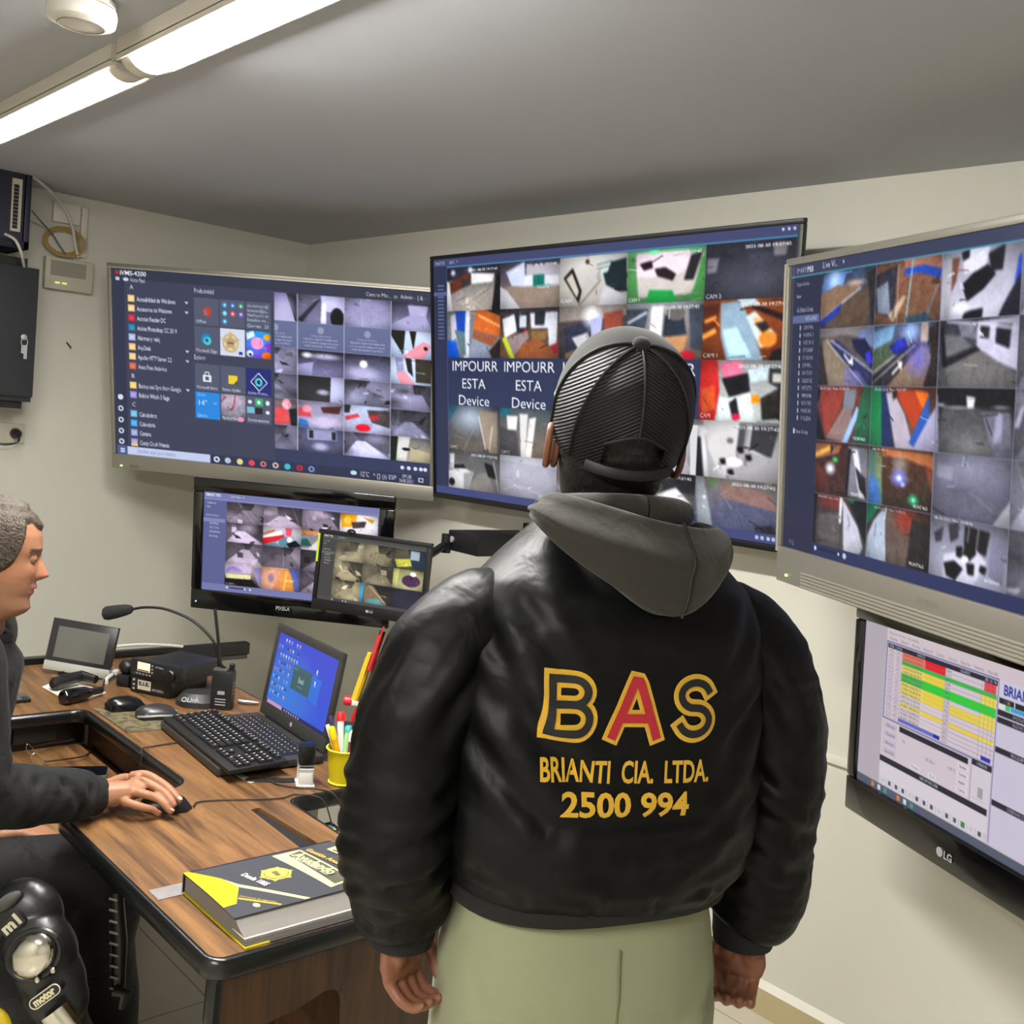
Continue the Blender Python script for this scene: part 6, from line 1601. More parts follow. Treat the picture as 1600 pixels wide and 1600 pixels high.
def key_mesh(w, d, h, legend=True, seed=0):
    bm_ = MB()
    a = [(-w / 2, -d / 2, 0), (w / 2, -d / 2, 0), (w / 2, d / 2, 0), (-w / 2, d / 2, 0)]
    k = 0.0012
    b_ = [(-w / 2 + k, -d / 2 + k, h), (w / 2 - k, -d / 2 + k, h), (w / 2 - k, d / 2 - k, h), (-w / 2 + k, d / 2 - k, h)]
    bm_.rings([[Vector(p) for p in a], [Vector(p) for p in b_]])
    if legend:
        bm_.add([(-w / 2 + 0.0035, 0.0005, h + 0.0002), (-w / 2 + 0.0068, 0.0005, h + 0.0002), (-w / 2 + 0.0068, d / 2 - 0.0028, h + 0.0002), (-w / 2 + 0.0035, d / 2 - 0.0028, h + 0.0002)], [(0, 1, 2, 3)], 1)
    me = bm_.mesh('keycap')
    me.materials.append(kb_m)
    me.materials.append(keyw)
    return me


def place_keys(parent, M, rows, h, me_cache):
    """rows: list of (y, depth, [(x, width), ...]) in the local frame of M"""
    off = origin_of(parent)
    for y, d, ks in rows:
        for x, w in ks:
            key = (round(w, 4), round(d, 4), h)
            if key not in me_cache:
                me_cache[key] = key_mesh(w, d, h, w < 0.06)
            o = bpy.data.objects.new('keycap', me_cache[key])
            C.objects.link(o)
            o.parent = parent
            Mk = M @ Matrix.Translation((x + w / 2, y, 0))
            Mk.translation = Mk.translation - off
            o.matrix_local = Mk


cache = {}
rows = []
for r_ in range(6):
    y = 0.102 - r_ * 0.0178
    if y < 0.03:
        break
    x = -0.165
    ks = []
    while x < 0.155:
        ks.append((x, 0.0158))
        x += 0.0182
    rows.append((y, 0.0135 if r_ else 0.010, ks))
place_keys(lt, Ml @ Matrix.Translation((0, 0, 0.0228)), rows, 0.0016, cache)
# the lid
O, U, V, W, H = Vector((2.0028, -1.1502, 1.0116)), Vector((0.9969, -0.0789, 0.0044)).normalized(), Vector((-0.0061, -0.1508, -0.9885)).normalized(), 0.3464, 0.1949
N = U.cross(-V).normalized()
Ms = frame(O, U, V, N)
fr = MB()
fr.box((-0.020, -0.022, -0.008), (W + 0.020, 0, 0.002), Ms).box((-0.020, H, -0.008), (W + 0.020, H + 0.036, 0.002), Ms).box((-0.020, 0, -0.008), (0, H, 0.002), Ms).box((W, 0, -0.008), (W + 0.020, H, 0.002), Ms).box((-0.018, -0.02, -0.010), (W + 0.018, H + 0.034, -0.004), Ms)
fr.build('lid', mat('laptop_bezel', (46, 45, 44), 0.5), lt, bevel=0.0015)
me = display_mesh('display', draw_laptop(), O, U, V, W, H, origin_of(lt), 0.0)
me.materials.append(scr_m)
d = bpy.data.objects.new('display', me)
C.objects.link(d)
d.parent = lt
MB().tube([Ms @ Vector((0.02, H + 0.034, -0.004)), Ms @ Vector((W - 0.02, H + 0.034, -0.004))], 0.008, 10).build('hinge', blackp, lt, smooth=True)
MB().lathe([(0.006, 0), (0.006, 0.0006)], Ms @ Matrix.Translation((W / 2, H + 0.018, 0.002)), n=16).build('logo', lettering, lt)

# external keyboard lying on the laptop
kt = thing('keyboard', 'black full size keyboard resting on the laptop base', 'keyboard', (2.18, -1.392, DZ + 0.022))
Mk = frame((2.188, -1.398, DZ + 0.0225), Vector((0.996, -0.075, 0)).normalized(), Vector((0.075, 0.994, 0.045)).normalized(), Vector((0, -0.045, 0.999)).normalized())
kp = MB()
kp.box((-0.222, -0.074, 0.003), (0.222, 0.074, 0.014), Mk)
kp.build('body', mat('keyboard_black', (18, 18, 19), 0.5), kt, bevel=0.003)
for x in (-0.2, 0.2):
    for y, h0 in ((-0.06, 0.0), (0.06, -0.002)):
        MB().box((x - 0.015, y - 0.004, h0), (x + 0.015, y + 0.004, 0.004), Mk).build('foot', blackp, kt)
P_ = 0.0190
kw = 0.0168
rows = []
ys = [0.058, 0.032, 0.013, -0.006, -0.025, -0.044]
x0 = -0.212
rows.append((ys[0], 0.014, [(x0, kw)] + [(x0 + 0.036 + k * P_ + (k // 4) * 0.009, kw) for k in range(12)] + [(x0 + 0.298 + k * P_, kw) for k in range(3)] + [(x0 + 0.362 + k * P_, 0.0155) for k in range(3)]))
rows.append((ys[1], kw, [(x0 + k * P_, kw) for k in range(13)] + [(x0 + 13 * P_, 0.036)] + [(x0 + 0.298 + k * P_, kw) for k in range(3)] + [(x0 + 0.362 + k * 0.0165, 0.0150) for k in range(4)]))
rows.append((ys[2], kw, [(x0, 0.026)] + [(x0 + 0.0285 + k * P_, kw) for k in range(12)] + [(x0 + 0.2565, 0.0265)] + [(x0 + 0.298 + k * P_, kw) for k in range(3)] + [(x0 + 0.362 + k * 0.0165, 0.0150) for k in range(4)]))
rows.append((ys[3], kw, [(x0, 0.031)] + [(x0 + 0.0335 + k * P_, kw) for k in range(11)] + [(x0 + 0.2425, 0.040)] + [(x0 + 0.362 + k * 0.0165, 0.0150) for k in range(3)]))
rows.append((ys[4], kw, [(x0, 0.042)] + [(x0 + 0.0445 + k * P_, kw) for k in range(10)] + [(x0 + 0.2345, 0.048)] + [(x0 + 0.298 + P_, kw)] + [(x0 + 0.362 + k * 0.0165, 0.0150) for k in range(4)]))
rows.append((ys[5], kw, [(x0 + k * 0.0245, 0.022) for k in range(3)] + [(x0 + 0.0735, 0.113)] + [(x0 + 0.189 + k * 0.0235, 0.021) for k in range(4)] + [(x0 + 0.298 + k * P_, kw) for k in range(3)] + [(x0 + 0.362, 0.0315), (x0 + 0.395, 0.015), (x0 + 0.4115, 0.015)]))
place_keys(kt, Mk @ Matrix.Translation((0, 0, 0.0140)), rows, 0.0062, {})

# black strap and white tab by the keyboard
a = pick(425, 1220, 2, DZ)
Mt = rotz((a.x, a.y, DZ), 62)
tag(MB().prism(arc(-0.05, 0, 0.012, 90, 270, 5) + arc(0.05, 0, 0.012, -90, 90, 5), 0.0003, 0.003, Mt).build('key_strap', mat('strap_black', (26, 24, 23), 0.5), bevel=0.0008), 'flat dark strap lying on the desk in front of the stamp', 'strap')
a = pick(384, 1217, 2, DZ)
t = thing('paper_tab', 'narrow white tab sticking out from under the laptop', 'paper', (a.x, a.y, DZ))
MB().box((-0.035, -0.008, 0.0003), (0.03, 0.008, 0.0016), rotz((a.x - 0.0, a.y, DZ), 5)).build('tab', mat('tab_white', (205, 200, 190), 0.5), t)

# self inking stamp
st = thing('stamp', 'black and white self inking stamp standing between laptop and pencil cup', 'stamp', (2.488, -1.337, DZ))
Ms_ = rotz((2.480, -1.333, DZ), -25)
MB().prism([(-0.026, -0.021), (0.026, -0.021), (0.026, 0.021), (-0.026, 0.021)], 0.0003, 0.007, Ms_).build('base_plate', mat('stamp_white', (222, 220, 212), 0.4), st, bevel=0.002)
fr = MB()
for s in (-1, 1):
    fr.box((s * 0.021 - 0.003, -0.017, 0.006), (s * 0.021 + 0.003, 0.017, 0.045), Ms_)
fr.box((-0.024, 0.012, 0.006), (0.024, 0.017, 0.045), Ms_)
fr.box((-0.024, -0.017, 0.036), (0.024, 0.017, 0.046), Ms_)
fr.build('frame', mat('stamp_white', (222, 220, 212), 0.4), st, bevel=0.001)
MB().box((-0.017, -0.012, 0.012), (0.017, 0.010, 0.034), Ms_).build('ink_pad', mat('stamp_grey', (96, 92, 88), 0.5), st)
MB().box((-0.0245, -0.018, 0.047), (0.0245, 0.018, 0.098), Ms_).build('handle', mat('stamp_black', (20, 20, 22), 0.25), st, bevel=0.006)
MB().box((-0.0248, -0.0185, 0.051), (0.0248, 0.0185, 0.054), Ms_).build('stripe', mat('stamp_stripe', (120, 118, 116), 0.4), st)

# pencil cup with pens
cx, cy = 2.508, -1.247
cup = thing('pencil_cup', 'yellow metal pencil cup beside the stamp', 'pencil cup', (cx, cy, DZ))
Mc_ = Matrix.Translation((cx, cy, DZ))
MB().lathe([(0.029, 0.0003), (0.031, 0.002), (0.041, 0.083), (0.043, 0.085), (0.041, 0.087), (0.0385, 0.084), (0.029, 0.005), (0.005, 0.004)], Mc_, n=36).build('bucket', mat('cup_yellow', (206, 186, 22), 0.38), cup, smooth=True)
MB().tube([Vector((cx + 0.0425 * math.cos(a), cy + 0.0425 * math.sin(a), DZ + 0.085)) for a in np.linspace(0, 2 * PI, 33)], 0.0022, 8).build('rim', mat('cup_rim', (222, 204, 60), 0.35), cup, smooth=True)
MB().tube([Vector((cx + 0.032 * math.cos(a), cy + 0.032 * math.sin(a), DZ + 0.004)) for a in np.linspace(0, 2 * PI, 33)], 0.0024, 8).build('foot_rim', mat('cup_rim', (222, 204, 60), 0.35), cup, smooth=True)
sx = CR.copy()
sx.z = 0
sx.normalize()


def pen(name, label, bx, tx, dep, L, r, body, capm, caplen=0.03, tip=None, cat='pen'):
    """bx/tx: sideways offset (image right) of foot and top inside the cup"""
    fw = Vector((CF.x, CF.y, 0)).normalized()
    a = Vector((cx, cy, DZ + 0.008)) + sx * bx + fw * dep * 0.5
    b_ = Vector((cx, cy, DZ + 0.086)) + sx * tx + fw * dep
    d_ = (b_ - a).normalized()
    t = thing(name, label, cat, a)
    q = a + d_ * (L - caplen)
    MB().tube([a, a + d_ * 0.004, q], [r * 0.5, r, r], 12).build('barrel', body, t, smooth=True)
    MB().tube([q, q + d_ * (caplen - 0.004), q + d_ * caplen], [r * 1.12, r * 1.12, r * 0.85], 12).build('cap', capm, t, smooth=True)
    if tip:
        MB().box((-0.0015, -0.002, 0), (0.0015, 0.002, caplen * 0.9), frame(q + sx * r * 1.2, sx, d_.cross(sx).normalized(), d_)).build('clip', tip, t)


wht = mat('pen_white', (226, 224, 218), 0.4)
red = mat('pen_red', (206, 30, 40), 0.35)
pen('marker', 'white marker with a red cap standing at the back of the pencil cup', -0.006, -0.014, 0.022, 0.155, 0.0085, wht, red, 0.020, mat('pen_red', (206, 30, 40), 0.35), 'marker')
pen('highlighter', 'orange yellow highlighter leaning left in the pencil cup', 0.004, -0.019, -0.012, 0.135, 0.0075, mat('pen_amber', (232, 170, 10), 0.35), mat('pen_lemon', (240, 206, 20), 0.35), 0.03)
pen('pen', 'slim white pen leaning far left in the pencil cup', 0.0, -0.029, 0.006, 0.135, 0.0048, wht, wht, 0.03)
pen('highlighter', 'pale green highlighter with a teal end in the pencil cup', 0.0, 0.001, 0.018, 0.125, 0.0078, mat('pen_green', (150, 205, 140), 0.35), mat('pen_teal', (70, 170, 170), 0.35), 0.014)
pen('marker', 'maroon marker with a white end in the pencil cup, the front one', 0.012, 0.016, -0.008, 0.122, 0.0085, mat('pen_maroon', (130, 56, 66), 0.4), wht, 0.024, None, 'marker')
pen('pen', 'dark violet pen behind the red capped marker in the pencil cup', -0.006, -0.026, 0.014, 0.150, 0.0048, mat('pen_violet', (52, 40, 90), 0.4), mat('pen_violet', (52, 40, 90), 0.4), 0.03)

# spray bottle and black box behind the cup, mostly hidden by the standing man
sb = thing('spray_bottle', 'spray bottle with a red and white trigger behind the pencil cup', 'spray bottle', (2.48, -1.128, DZ))
hz = pick(540, 1095, 0, 2.455)
dxy = Vector((hz.x, hz.y, 0))
bx = Vector((hz.x, hz.y, DZ)) + sx * 0.052
sb.location = bx
Mb_ = Matrix.Translation(bx)
MB().lathe([(0.028, 0.0003), (0.03, 0.004), (0.03, 0.07), (0.026, 0.09), (0.012, 0.108), (0.012, 0.12)], Mb_, n=24).build('bottle', mat('bottle_white', (214, 214, 210), 0.3), sb, smooth=True)
Mh = frame(Vector((bx.x, bx.y, hz.z)), -sx, Vector((0, 0, 1)).cross(-sx), (0, 0, 1))
MB().box((-0.015, -0.010, -0.05), (0.014, 0.010, 0.012), Mh).build('trigger_head', mat('bottle_white', (214, 214, 210), 0.3), sb, bevel=0.004)
MB().box((0.012, -0.009, -0.008), (0.038, 0.009, 0.010), Mh).build('nozzle_neck', mat('bottle_white', (214, 214, 210), 0.3), sb, bevel=0.003)
MB().lathe([(0.0105, 0), (0.0115, 0.004), (0.0115, 0.017), (0.009, 0.020), (0.003, 0.020)], Mh @ Matrix.Translation((0.036, 0, 0.001)) @ Matrix.Rotation(PI / 2, 4, 'Y'), n=16).build('nozzle', red, sb, smooth=True)
MB().tube([Mh @ Vector((0.016, 0, -0.010)), Mh @ Vector((0.026, 0, -0.025)), Mh @ Vector((0.034, 0, -0.052))], [0.006, 0.005, 0.004], 8).build('trigger', red, sb, smooth=True)
MB().box((0.010, -0.008, -0.058), (0.0, 0.008, -0.045), Mh).build('collar', wht, sb)
bb = pick(528, 1131, 0, 2.470)
bt = thing('adapter_box', 'small black box with pale print standing behind the pencil cup', 'box', (bb.x + 0.02, bb.y + 0.02, DZ))
Mq = frame((bb.x, bb.y, DZ + 0.0003), sx, Vector((0, 0, 1)).cross(sx), (0, 0, 1))
MB().box((0.0, 0.0, 0), (0.05, 0.03, bb.z - DZ), Mq).build('box', mat('adapter_black', (30, 31, 31), 0.5), bt, bevel=0.002)
m = MB()
add_text(m, Mq @ Matrix.Translation((0.014, -0.0006, 0.035)) @ Matrix.Rotation(PI / 2, 4, 'X') @ Matrix.Rotation(PI / 2, 4, 'Z'), 'SMART', 0.007)
m.build('print', lettering, bt)

# two stacked mobile radios
ra, rb = pick(203, 1080, 2, DZ), pick(265, 1093, 2, DZ)
ux = Vector((rb.x - ra.x, rb.y - ra.y, 0))
LW = ux.length
ux.normalize()
uy = Vector((-ux.y, ux.x, 0))
Mr = frame((ra.x, ra.y, DZ), ux, uy, (0, 0, 1))
rad_m = mat('radio_black', (24, 25, 27), 0.42)
rl = thing('mobile_radio', 'lower black two way radio with a white label, under the other radio', 'radio', (ra.x, ra.y, DZ), 'two way radios stacked on the desk')
MB().box((0.004, 0.02, 0.0003), (LW - 0.004, 0.185, 0.046), Mr).build('chassis', rad_m, rl, bevel=0.004)
MB().box((0.0, 0.0, 0.001), (LW, 0.024, 0.050), Mr).build('front_panel', mat('radio_front', (28, 29, 31), 0.35), rl, bevel=0.005)
MB().box((0.026, -0.0008, 0.012), (0.072, 0.0003, 0.040), Mr).build('label', mat('label_white', (206, 200, 180), 0.5), rl)
m = MB()
fx = lambda x, z: Mr @ Matrix.Translation((x, -0.0012, z)) @ Matrix.Rotation(PI / 2, 4, 'X')
add_text(m, fx(0.030, 0.025), 'E.I.E.', 0.010, width=0.038, bold=0.04)
m.build('label_print', blackp, rl)
m = MB()
add_text(m, fx(0.078, 0.014), 'MOTOROLA', 0.007, width=0.040, bold=0.03)
m.build('brand_print', lettering, rl)
for z in (0.012, 0.024, 0.038):
    MB().box((0.009, -0.001, z - 0.003), (0.016, 0.0003, z + 0.003), Mr).build('button', lettering, rl)
rt = thing('mobile_radio', 'upper black two way radio with a glowing peach display, stacked on the other radio', 'radio', Mr @ Vector((0, 0, 0.05)), 'two way radios stacked on the desk')
Mu = Mr @ Matrix.Translation((0.010, 0.0, 0.0505)) @ Matrix.Rotation(math.radians(-4), 4, 'Z')
MB().box((0.004, 0.02, 0.001), (0.166, 0.19, 0.044), Mu).build('chassis', rad_m, rt, bevel=0.004)
MB().box((-0.012, -0.004, 0.0003), (0.172, 0.026, 0.050), Mu).build('front_panel', mat('radio_front', (28, 29, 31), 0.35), rt, bevel=0.006)
MB().box((0.016, -0.0050, 0.018), (0.062, -0.0035, 0.044), Mu).build('display', mat('peach_display', (250, 205, 176), 0.4, emit=(250, 205, 176), estr=0.9), rt)
MB().box((0.018, -0.0056, 0.019), (0.060, -0.0046, 0.023), Mu).build('display_bar', mat('display_ink', (120, 90, 110), 0.5), rt)
for k in range(5):
    MB().box((0.012 + k * 0.012, -0.0055, 0.008), (0.018 + k * 0.012, -0.0035, 0.012), Mu).build('button', mat('button_grey', (150, 148, 146), 0.5), rt)
for k in range(3):
    MB().box((0.068, -0.0055, 0.017 + k * 0.010), (0.074, -0.0035, 0.022 + k * 0.010), Mu).build('side_button', mat('button_grey', (150, 148, 146), 0.5), rt)
m = MB()
add_text(m, Mu @ Matrix.Translation((0.082, -0.0050, 0.036)) @ Matrix.Rotation(PI / 2, 4, 'X'), 'HYTERA', 0.005, width=0.03, bold=0.03)
m.build('brand_print', lettering, rt)
MB().lathe([(0.017, 0), (0.017, 0.008), (0.014, 0.012), (0.004, 0.012)], Mu @ Matrix.Translation((0.140, -0.003, 0.025)) @ Matrix.Rotation(PI / 2, 4, 'X'), n=22).build('knob', blackp, rt, smooth=True)
# hand microphone leaning at the left of the radios
hm = thing('hand_microphone', 'black hand microphone leaning against the left side of the radios', 'microphone', pick(205, 1055, 2, DZ))
a, b_ = pick(190, 1052, 2, DZ + 0.018), pick(213, 1040, 2, DZ + 0.045)
Mm = Mr @ Matrix.Translation((-0.045, 0.02, 0.0)) @ Matrix.Rotation(math.radians(12), 4, 'Z')
MB().box((-0.022, 0.0, 0.0005), (0.020, 0.075, 0.036), Mm).build('body', rad_m, hm, bevel=0.01)
MB().ball(Mm @ Vector((-0.002, 0.03, 0.055)), (0.026, 0.026, 0.022), 14, 8).build('grille', blackp, hm, smooth=True)

# gooseneck microphone
gb = thing('gooseneck_microphone', 'gooseneck microphone bending left over the radios', 'microphone', (1.775, -1.275, DZ))
Mg = rotz((1.782, -1.272, DZ), 55)
prof = [(0.062 * math.cos(a), 0.048 * math.sin(a)) for a in np.linspace(0, 2 * PI, 28)[:-1]]
MB().rings([[Mg @ Vector((x, y, 0.0004)) for x, y in prof], [Mg @ Vector((x, y, 0.016)) for x, y in prof], [Mg @ Vector((x * 0.72, y * 0.72 + 0.008, 0.036)) for x, y in prof]]).build('base', mat('mic_base', (44, 44, 46), 0.45), gb, smooth=True, angle=40)
m = MB()
nrm = Vector((CF.x, CF.y, 0)).normalized()
Mtx = frame(at(289, 1084, 3.03), CR, (CU + CF * 0.0).normalized(), -CF)
add_text(m, Mg @ Matrix.Translation((-0.040, -0.0475, 0.019)) @ Matrix.Rotation(math.radians(52), 4, 'X'), 'OLInk', 0.014, width=0.05, bold=0.01)
m.build('brand_print', mat('print_grey', (150, 150, 150), 0.5), gb)
Dg = 3.06
pts = [at(343, 1072, Dg), at(342, 1050, Dg), at(341, 1025, Dg), at(334, 1003, Dg), at(318, 984, Dg), at(298, 968, Dg), at(272, 956, Dg), at(250, 950, Dg), at(225, 949, Dg), at(206, 952, Dg)]
MB().tube(smooth_path(pts, 5), 0.0040, 10).build('gooseneck', blackp, gb, smooth=True)
hp = [at(207, 952, Dg), at(204, 952, Dg), at(196, 953, Dg), at(180, 956, Dg), at(168, 958, Dg), at(163, 959, Dg), at(160, 959, Dg)]
MB().tube(hp, [0.008, 0.0125, 0.0165, 0.0195, 0.0205, 0.017, 0.006], 18).build('foam_windscreen', mat('foam', (34, 36, 36), 0.95, bump=(400, 0.6)), gb, smooth=True)

# hand held radio
wt = thing('walkie_talkie', 'hand held radio with tall antenna standing behind the keyboard', 'walkie talkie', (1.838, -1.222, DZ))
Mw = rotz((1.842, -1.228, DZ), 48)
MB().box((-0.030, -0.020, 0.0004), (0.030, 0.020, 0.112), Mw).build('body', mat('walkie_black', (26, 26, 28), 0.42), wt, bevel=0.005)
MB().box((-0.028, -0.019, 0.111), (0.012, 0.014, 0.116), Mw).build('top_plate', mat('walkie_top', (74, 74, 72), 0.4), wt, bevel=0.001)
MB().lathe([(0.008, 0.11), (0.008, 0.128), (0.006, 0.13)], Mw @ Matrix.Translation((0.020, 0.006, 0)), n=14).build('knob', blackp, wt)
MB().tube(smooth_path([Mw @ Vector((0.0, 0.010, 0.112)), at(344, 1035, 3.03), at(341, 1000, 3.03), at(336, 951, 3.03)]), [0.006] + [0.0045] * 23 + [0.004], 10).build('antenna', blackp, wt, smooth=True)
m = MB()
for k in range(4):
    m.box((0.0302, -0.010, 0.075 - k * 0.010), (0.0308, 0.006, 0.079 - k * 0.010), Mw)
for k in range(3):
    m.box((-0.016, -0.0208, 0.03 - k * 0.008), (0.014, -0.0202, 0.033 - k * 0.008), Mw)
m.box((-0.010, -0.0208, 0.045), (0.010, -0.0202, 0.055), Mw)
m.build('markings', mat('print_grey', (150, 150, 150), 0.5), wt)
cpt = pick(378, 1096, 2, DZ + 0.008)
tag(MB().tube([cpt - sx * 0.01, cpt + sx * 0.03, cpt + sx * 0.05], [0.007, 0.007, 0.003], 12).build('cable_connector', mat('connector_steel', (150, 148, 142), 0.3, metal=0.8), smooth=True), 'shiny metal cable connector lying between the hand held radio and the laptop', 'connector')

# video intercom
s_ = 0.965
O = CAM + (Vector((1.1938, -1.4682, 0.8789)) - CAM) * s_
U, V = Vector((0.6678, 0.7405, -0.0756)), Vector((0.1031, -0.2019, -0.974))
V = (V - U * U.dot(V)).normalized()
W, H = 0.1605 * s_, 0.0973 * s_
N = U.cross(-V).normalized()
Mi = frame(O, U, V, N)
it = thing('video_intercom', 'black screened video intercom with a silver lower bar leaning by the desk rail', 'intercom', Vector((O.x + 0.05, O.y + 0.05, DZ)))
MB().box((-0.022, -0.022, -0.018), (W + 0.022, H + 0.012, 0), Mi).build('panel', mat('intercom_black', (44, 43, 46), 0.25), it, bevel=0.0015)
MB().box((-0.022, H + 0.0125, -0.018), (W + 0.022, H + 0.040, 0.001), Mi).build('silver_bar', mat('intercom_silver', (178, 178, 170), 0.4, metal=0.3), it, bevel=0.001)
MB().box((0, 0, -0.002), (W, H, 0.0006), Mi).build('screen', mat('dark_screen', (92, 92, 88), 0.10), it)
zb_ = (Mi @ Vector((W / 2, H + 0.04, -0.01))).z
fo = Mi @ Vector((W / 2, H * 0.8, -0.018))
MB().tube([Mi @ Vector((W * 0.5, H * 0.7, -0.017)), Vector((fo.x - 0.045, fo.y + 0.05, DZ + 0.006))], 0.006, 8).build('stand', blackp, it)
MB().box((-0.05, -0.012, 0.0003), (0.05, 0.012, 0.012), frame(Vector((fo.x - 0.045, fo.y + 0.05, DZ)), U, Vector((0, 0, 1)).cross(U), (0, 0, 1))).build('stand_foot', blackp, it)
fx0 = Mi @ Vector((W * 0.25, H + 0.036, -0.009))
MB().box((fx0.x - 0.012, fx0.y - 0.012, DZ + 0.0003), (fx0.x + 0.012, fx0.y + 0.012, fx0.z)).build('front_foot', blackp, it)
fx1 = Mi @ Vector((W * 0.85, H + 0.036, -0.009))

# black handset lying on white paper
a = pick(110, 1085, 2, DZ)
pt = thing('note_paper', 'white note paper under the black handset', 'paper', (a.x, a.y, DZ))
P = [pick(65, 1073, 2, DZ + 0.0006), pick(95, 1089, 2, DZ + 0.0006), pick(140, 1093, 2, DZ + 0.0006), pick(166, 1082, 2, DZ + 0.0006), pick(130, 1068, 2, DZ + 0.0006), pick(85, 1066, 2, DZ + 0.0006)]
MB().prism([(p.x, p.y) for p in P], DZ + 0.0003, DZ + 0.001).build('sheet', mat('paper_white', (226, 222, 208), 0.6), pt)
ht = thing('telephone_handset', 'black handset lying in front of the video intercom', 'handset', (a.x, a.y, DZ))
c0, c1, c2 = pick(100, 1090, 2, DZ + 0.02), pick(132, 1083, 2, DZ + 0.022), pick(158, 1078, 2, DZ + 0.018)
MB().tube([c0 - (c1 - c0) * 0.1, c0, c0 + (c1 - c0) * 0.25, c1, c1 + (c2 - c1) * 0.4, c2], [0.017, 0.0215, 0.022, 0.019, 0.011, 0.010], 18).build('ear_piece', gloss, ht, smooth=True)
d0, d1, d2 = pick(84, 1069, 2, DZ + 0.02), pick(105, 1062, 2, DZ + 0.026), pick(128, 1056, 2, DZ + 0.028)
MB().tube([d0 - (d1 - d0) * 0.15, d0, d1, d2, pick(150, 1062, 2, DZ + 0.024)], [0.012, 0.019, 0.018, 0.016, 0.012], 16).build('mouth_piece', rad_m, ht, smooth=True)
MB().tube(smooth_path([c2, pick(162, 1070, 2, DZ + 0.012), pick(163, 1062, 2, DZ + 0.012), pick(168, 1056, 2, DZ + 0.012)]), 0.003, 8).build('lead', blackp, ht, smooth=True)
mb = MB()
for k in range(4):
    q = d0 + (d1 - d0) * (0.55 + k * 0.12)
    mb.tube([q + Vector((0, 0, 0.0185)) + (d1 - d0).normalized().cross(Vector((0, 0, 1))) * 0.012, q + Vector((0, 0, 0.0195)) - (d1 - d0).normalized().cross(Vector((0, 0, 1))) * 0.002], 0.001, 6)
mb.build('grip_rib', dgrey, ht)
a, b_ = pick(165, 1062, 2, DZ + 0.012), pick(183, 1048, 2, DZ + 0.012)
ut = thing('white_plug', 'white cable plug sticking up beside the video intercom', 'plug', pick(170, 1058, 2, DZ))
MB().tube([a, a + (b_ - a) * 0.55], 0.006, 8).build('plug_sleeve', wht, ut, smooth=True)
MB().tube([a + (b_ - a) * 0.55, a + (b_ - a) * 0.7], 0.004, 8).build('strain_relief', lettering, ut, smooth=True)
MB().box((-0.008, -0.006, 0), (0.008, 0.006, 0.03), frame(a + (b_ - a) * 0.7, sx, (b_ - a).normalized().cross(sx).normalized(), (b_ - a).normalized())).build('plug_head', wht, ut, bevel=0.001)
MB().box((a.x - 0.006, a.y - 0.006, DZ + 0.0003), (a.x + 0.006, a.y + 0.006, a.z)).build('plug_support', wht, ut)
pth = [pick(185, 1023, 0, 1.21), pick(200, 1017, 0, 1.205), pick(225, 1012, 0, 1.20), pick(250, 1010, 0, 1.20), pick(275, 1013, 0, 1.20)]
pth = [Vector((1.21, -1.36, 0.795)), Vector((1.205, -1.28, 0.802)), Vector((1.205, -1.20, 0.802)), Vector((1.205, -1.12, 0.794)), Vector((1.205, -1.06, 0.785))]
tag(MB().tube(smooth_path(pth), 0.005, 8).build('white_cable', wc, smooth=True), 'white cable running along the dark rail behind the radios', 'cable')

# phones and glasses
glass_dark = mat('phone_glass', (14, 15, 22), 0.08, coat=0.4)


def phone(label, c, rot, L, W_h, m_case, m_glass, z):
    t = thing('smartphone', label, 'phone', (c[0], c[1], z))
    M = rotz((c[0], c[1], z), rot)
    pr = lambda l, w, r: arc(l / 2 - r, w / 2 - r, r, 0, 90, 4) + arc(-l / 2 + r, w / 2 - r, r, 90, 180, 4) + arc(-l / 2 + r, -w / 2 + r, r, 180, 270, 4) + arc(l / 2 - r, -w / 2 + r, r, 270, 360, 4)
    MB().prism(pr(L, W_h, 0.010), 0.0004, 0.0085, M).build('case', m_case, t, bevel=0.001)
    MB().prism(pr(L - 0.005, W_h - 0.005, 0.008), 0.0082, 0.0092, M).build('glass', m_glass, t)
    return t, M


pc = pick(20, 1092, 2, DZ)
t_, M_ = phone('dark phone lying on the desk wing next to the sleeve of the seated man', (1.555, -1.745), 86, 0.155, 0.075, blackp, mat('phone_grey_glass', (60, 62, 66), 0.18), DZ)
MB().box((0.055, -0.03, 0.0092), (0.072, -0.005, 0.0100), M_).build('camera_bump', blackp, t_, bevel=0.002)
pc = pick(103, 1208, 2, tz)
phone('phone with silver edge lying on the lower keyboard tray', (1.915, -1.655), 66, 0.152, 0.073, mat('phone_silver', (140, 132, 118), 0.35, metal=0.6), glass_dark, tz)
gt = thing('eyeglasses', 'folded out reading glasses with dark temples lying on the lower keyboard tray', 'glasses', pick(70, 1175, 2, tz))
tort = mat('tortoise', (46, 26, 22), 0.3)
MB().tube(smooth_path([pick(48, 1168, 2, tz + 0.03), pick(80, 1161, 2, tz + 0.022), pick(104, 1158, 2, tz + 0.016), pick(120, 1152, 2, tz + 0.010), pick(130, 1146, 2, tz + 0.004)]), 0.0022, 8).build('temple', tort, gt, smooth=True)
MB().tube(smooth_path([pick(73, 1190, 2, tz + 0.012), pick(105, 1186, 2, tz + 0.012), pick(132, 1181, 2, tz + 0.010), pick(143, 1171, 2, tz + 0.006), pick(150, 1162, 2, tz + 0.003)]), 0.0022, 8).build('temple', tort, gt, smooth=True)
gm = mat('glasses_metal', (190, 176, 160), 0.25, metal=0.8)
lens = mat('glasses_lens', (240, 240, 240), 0.03, trans=1.0)
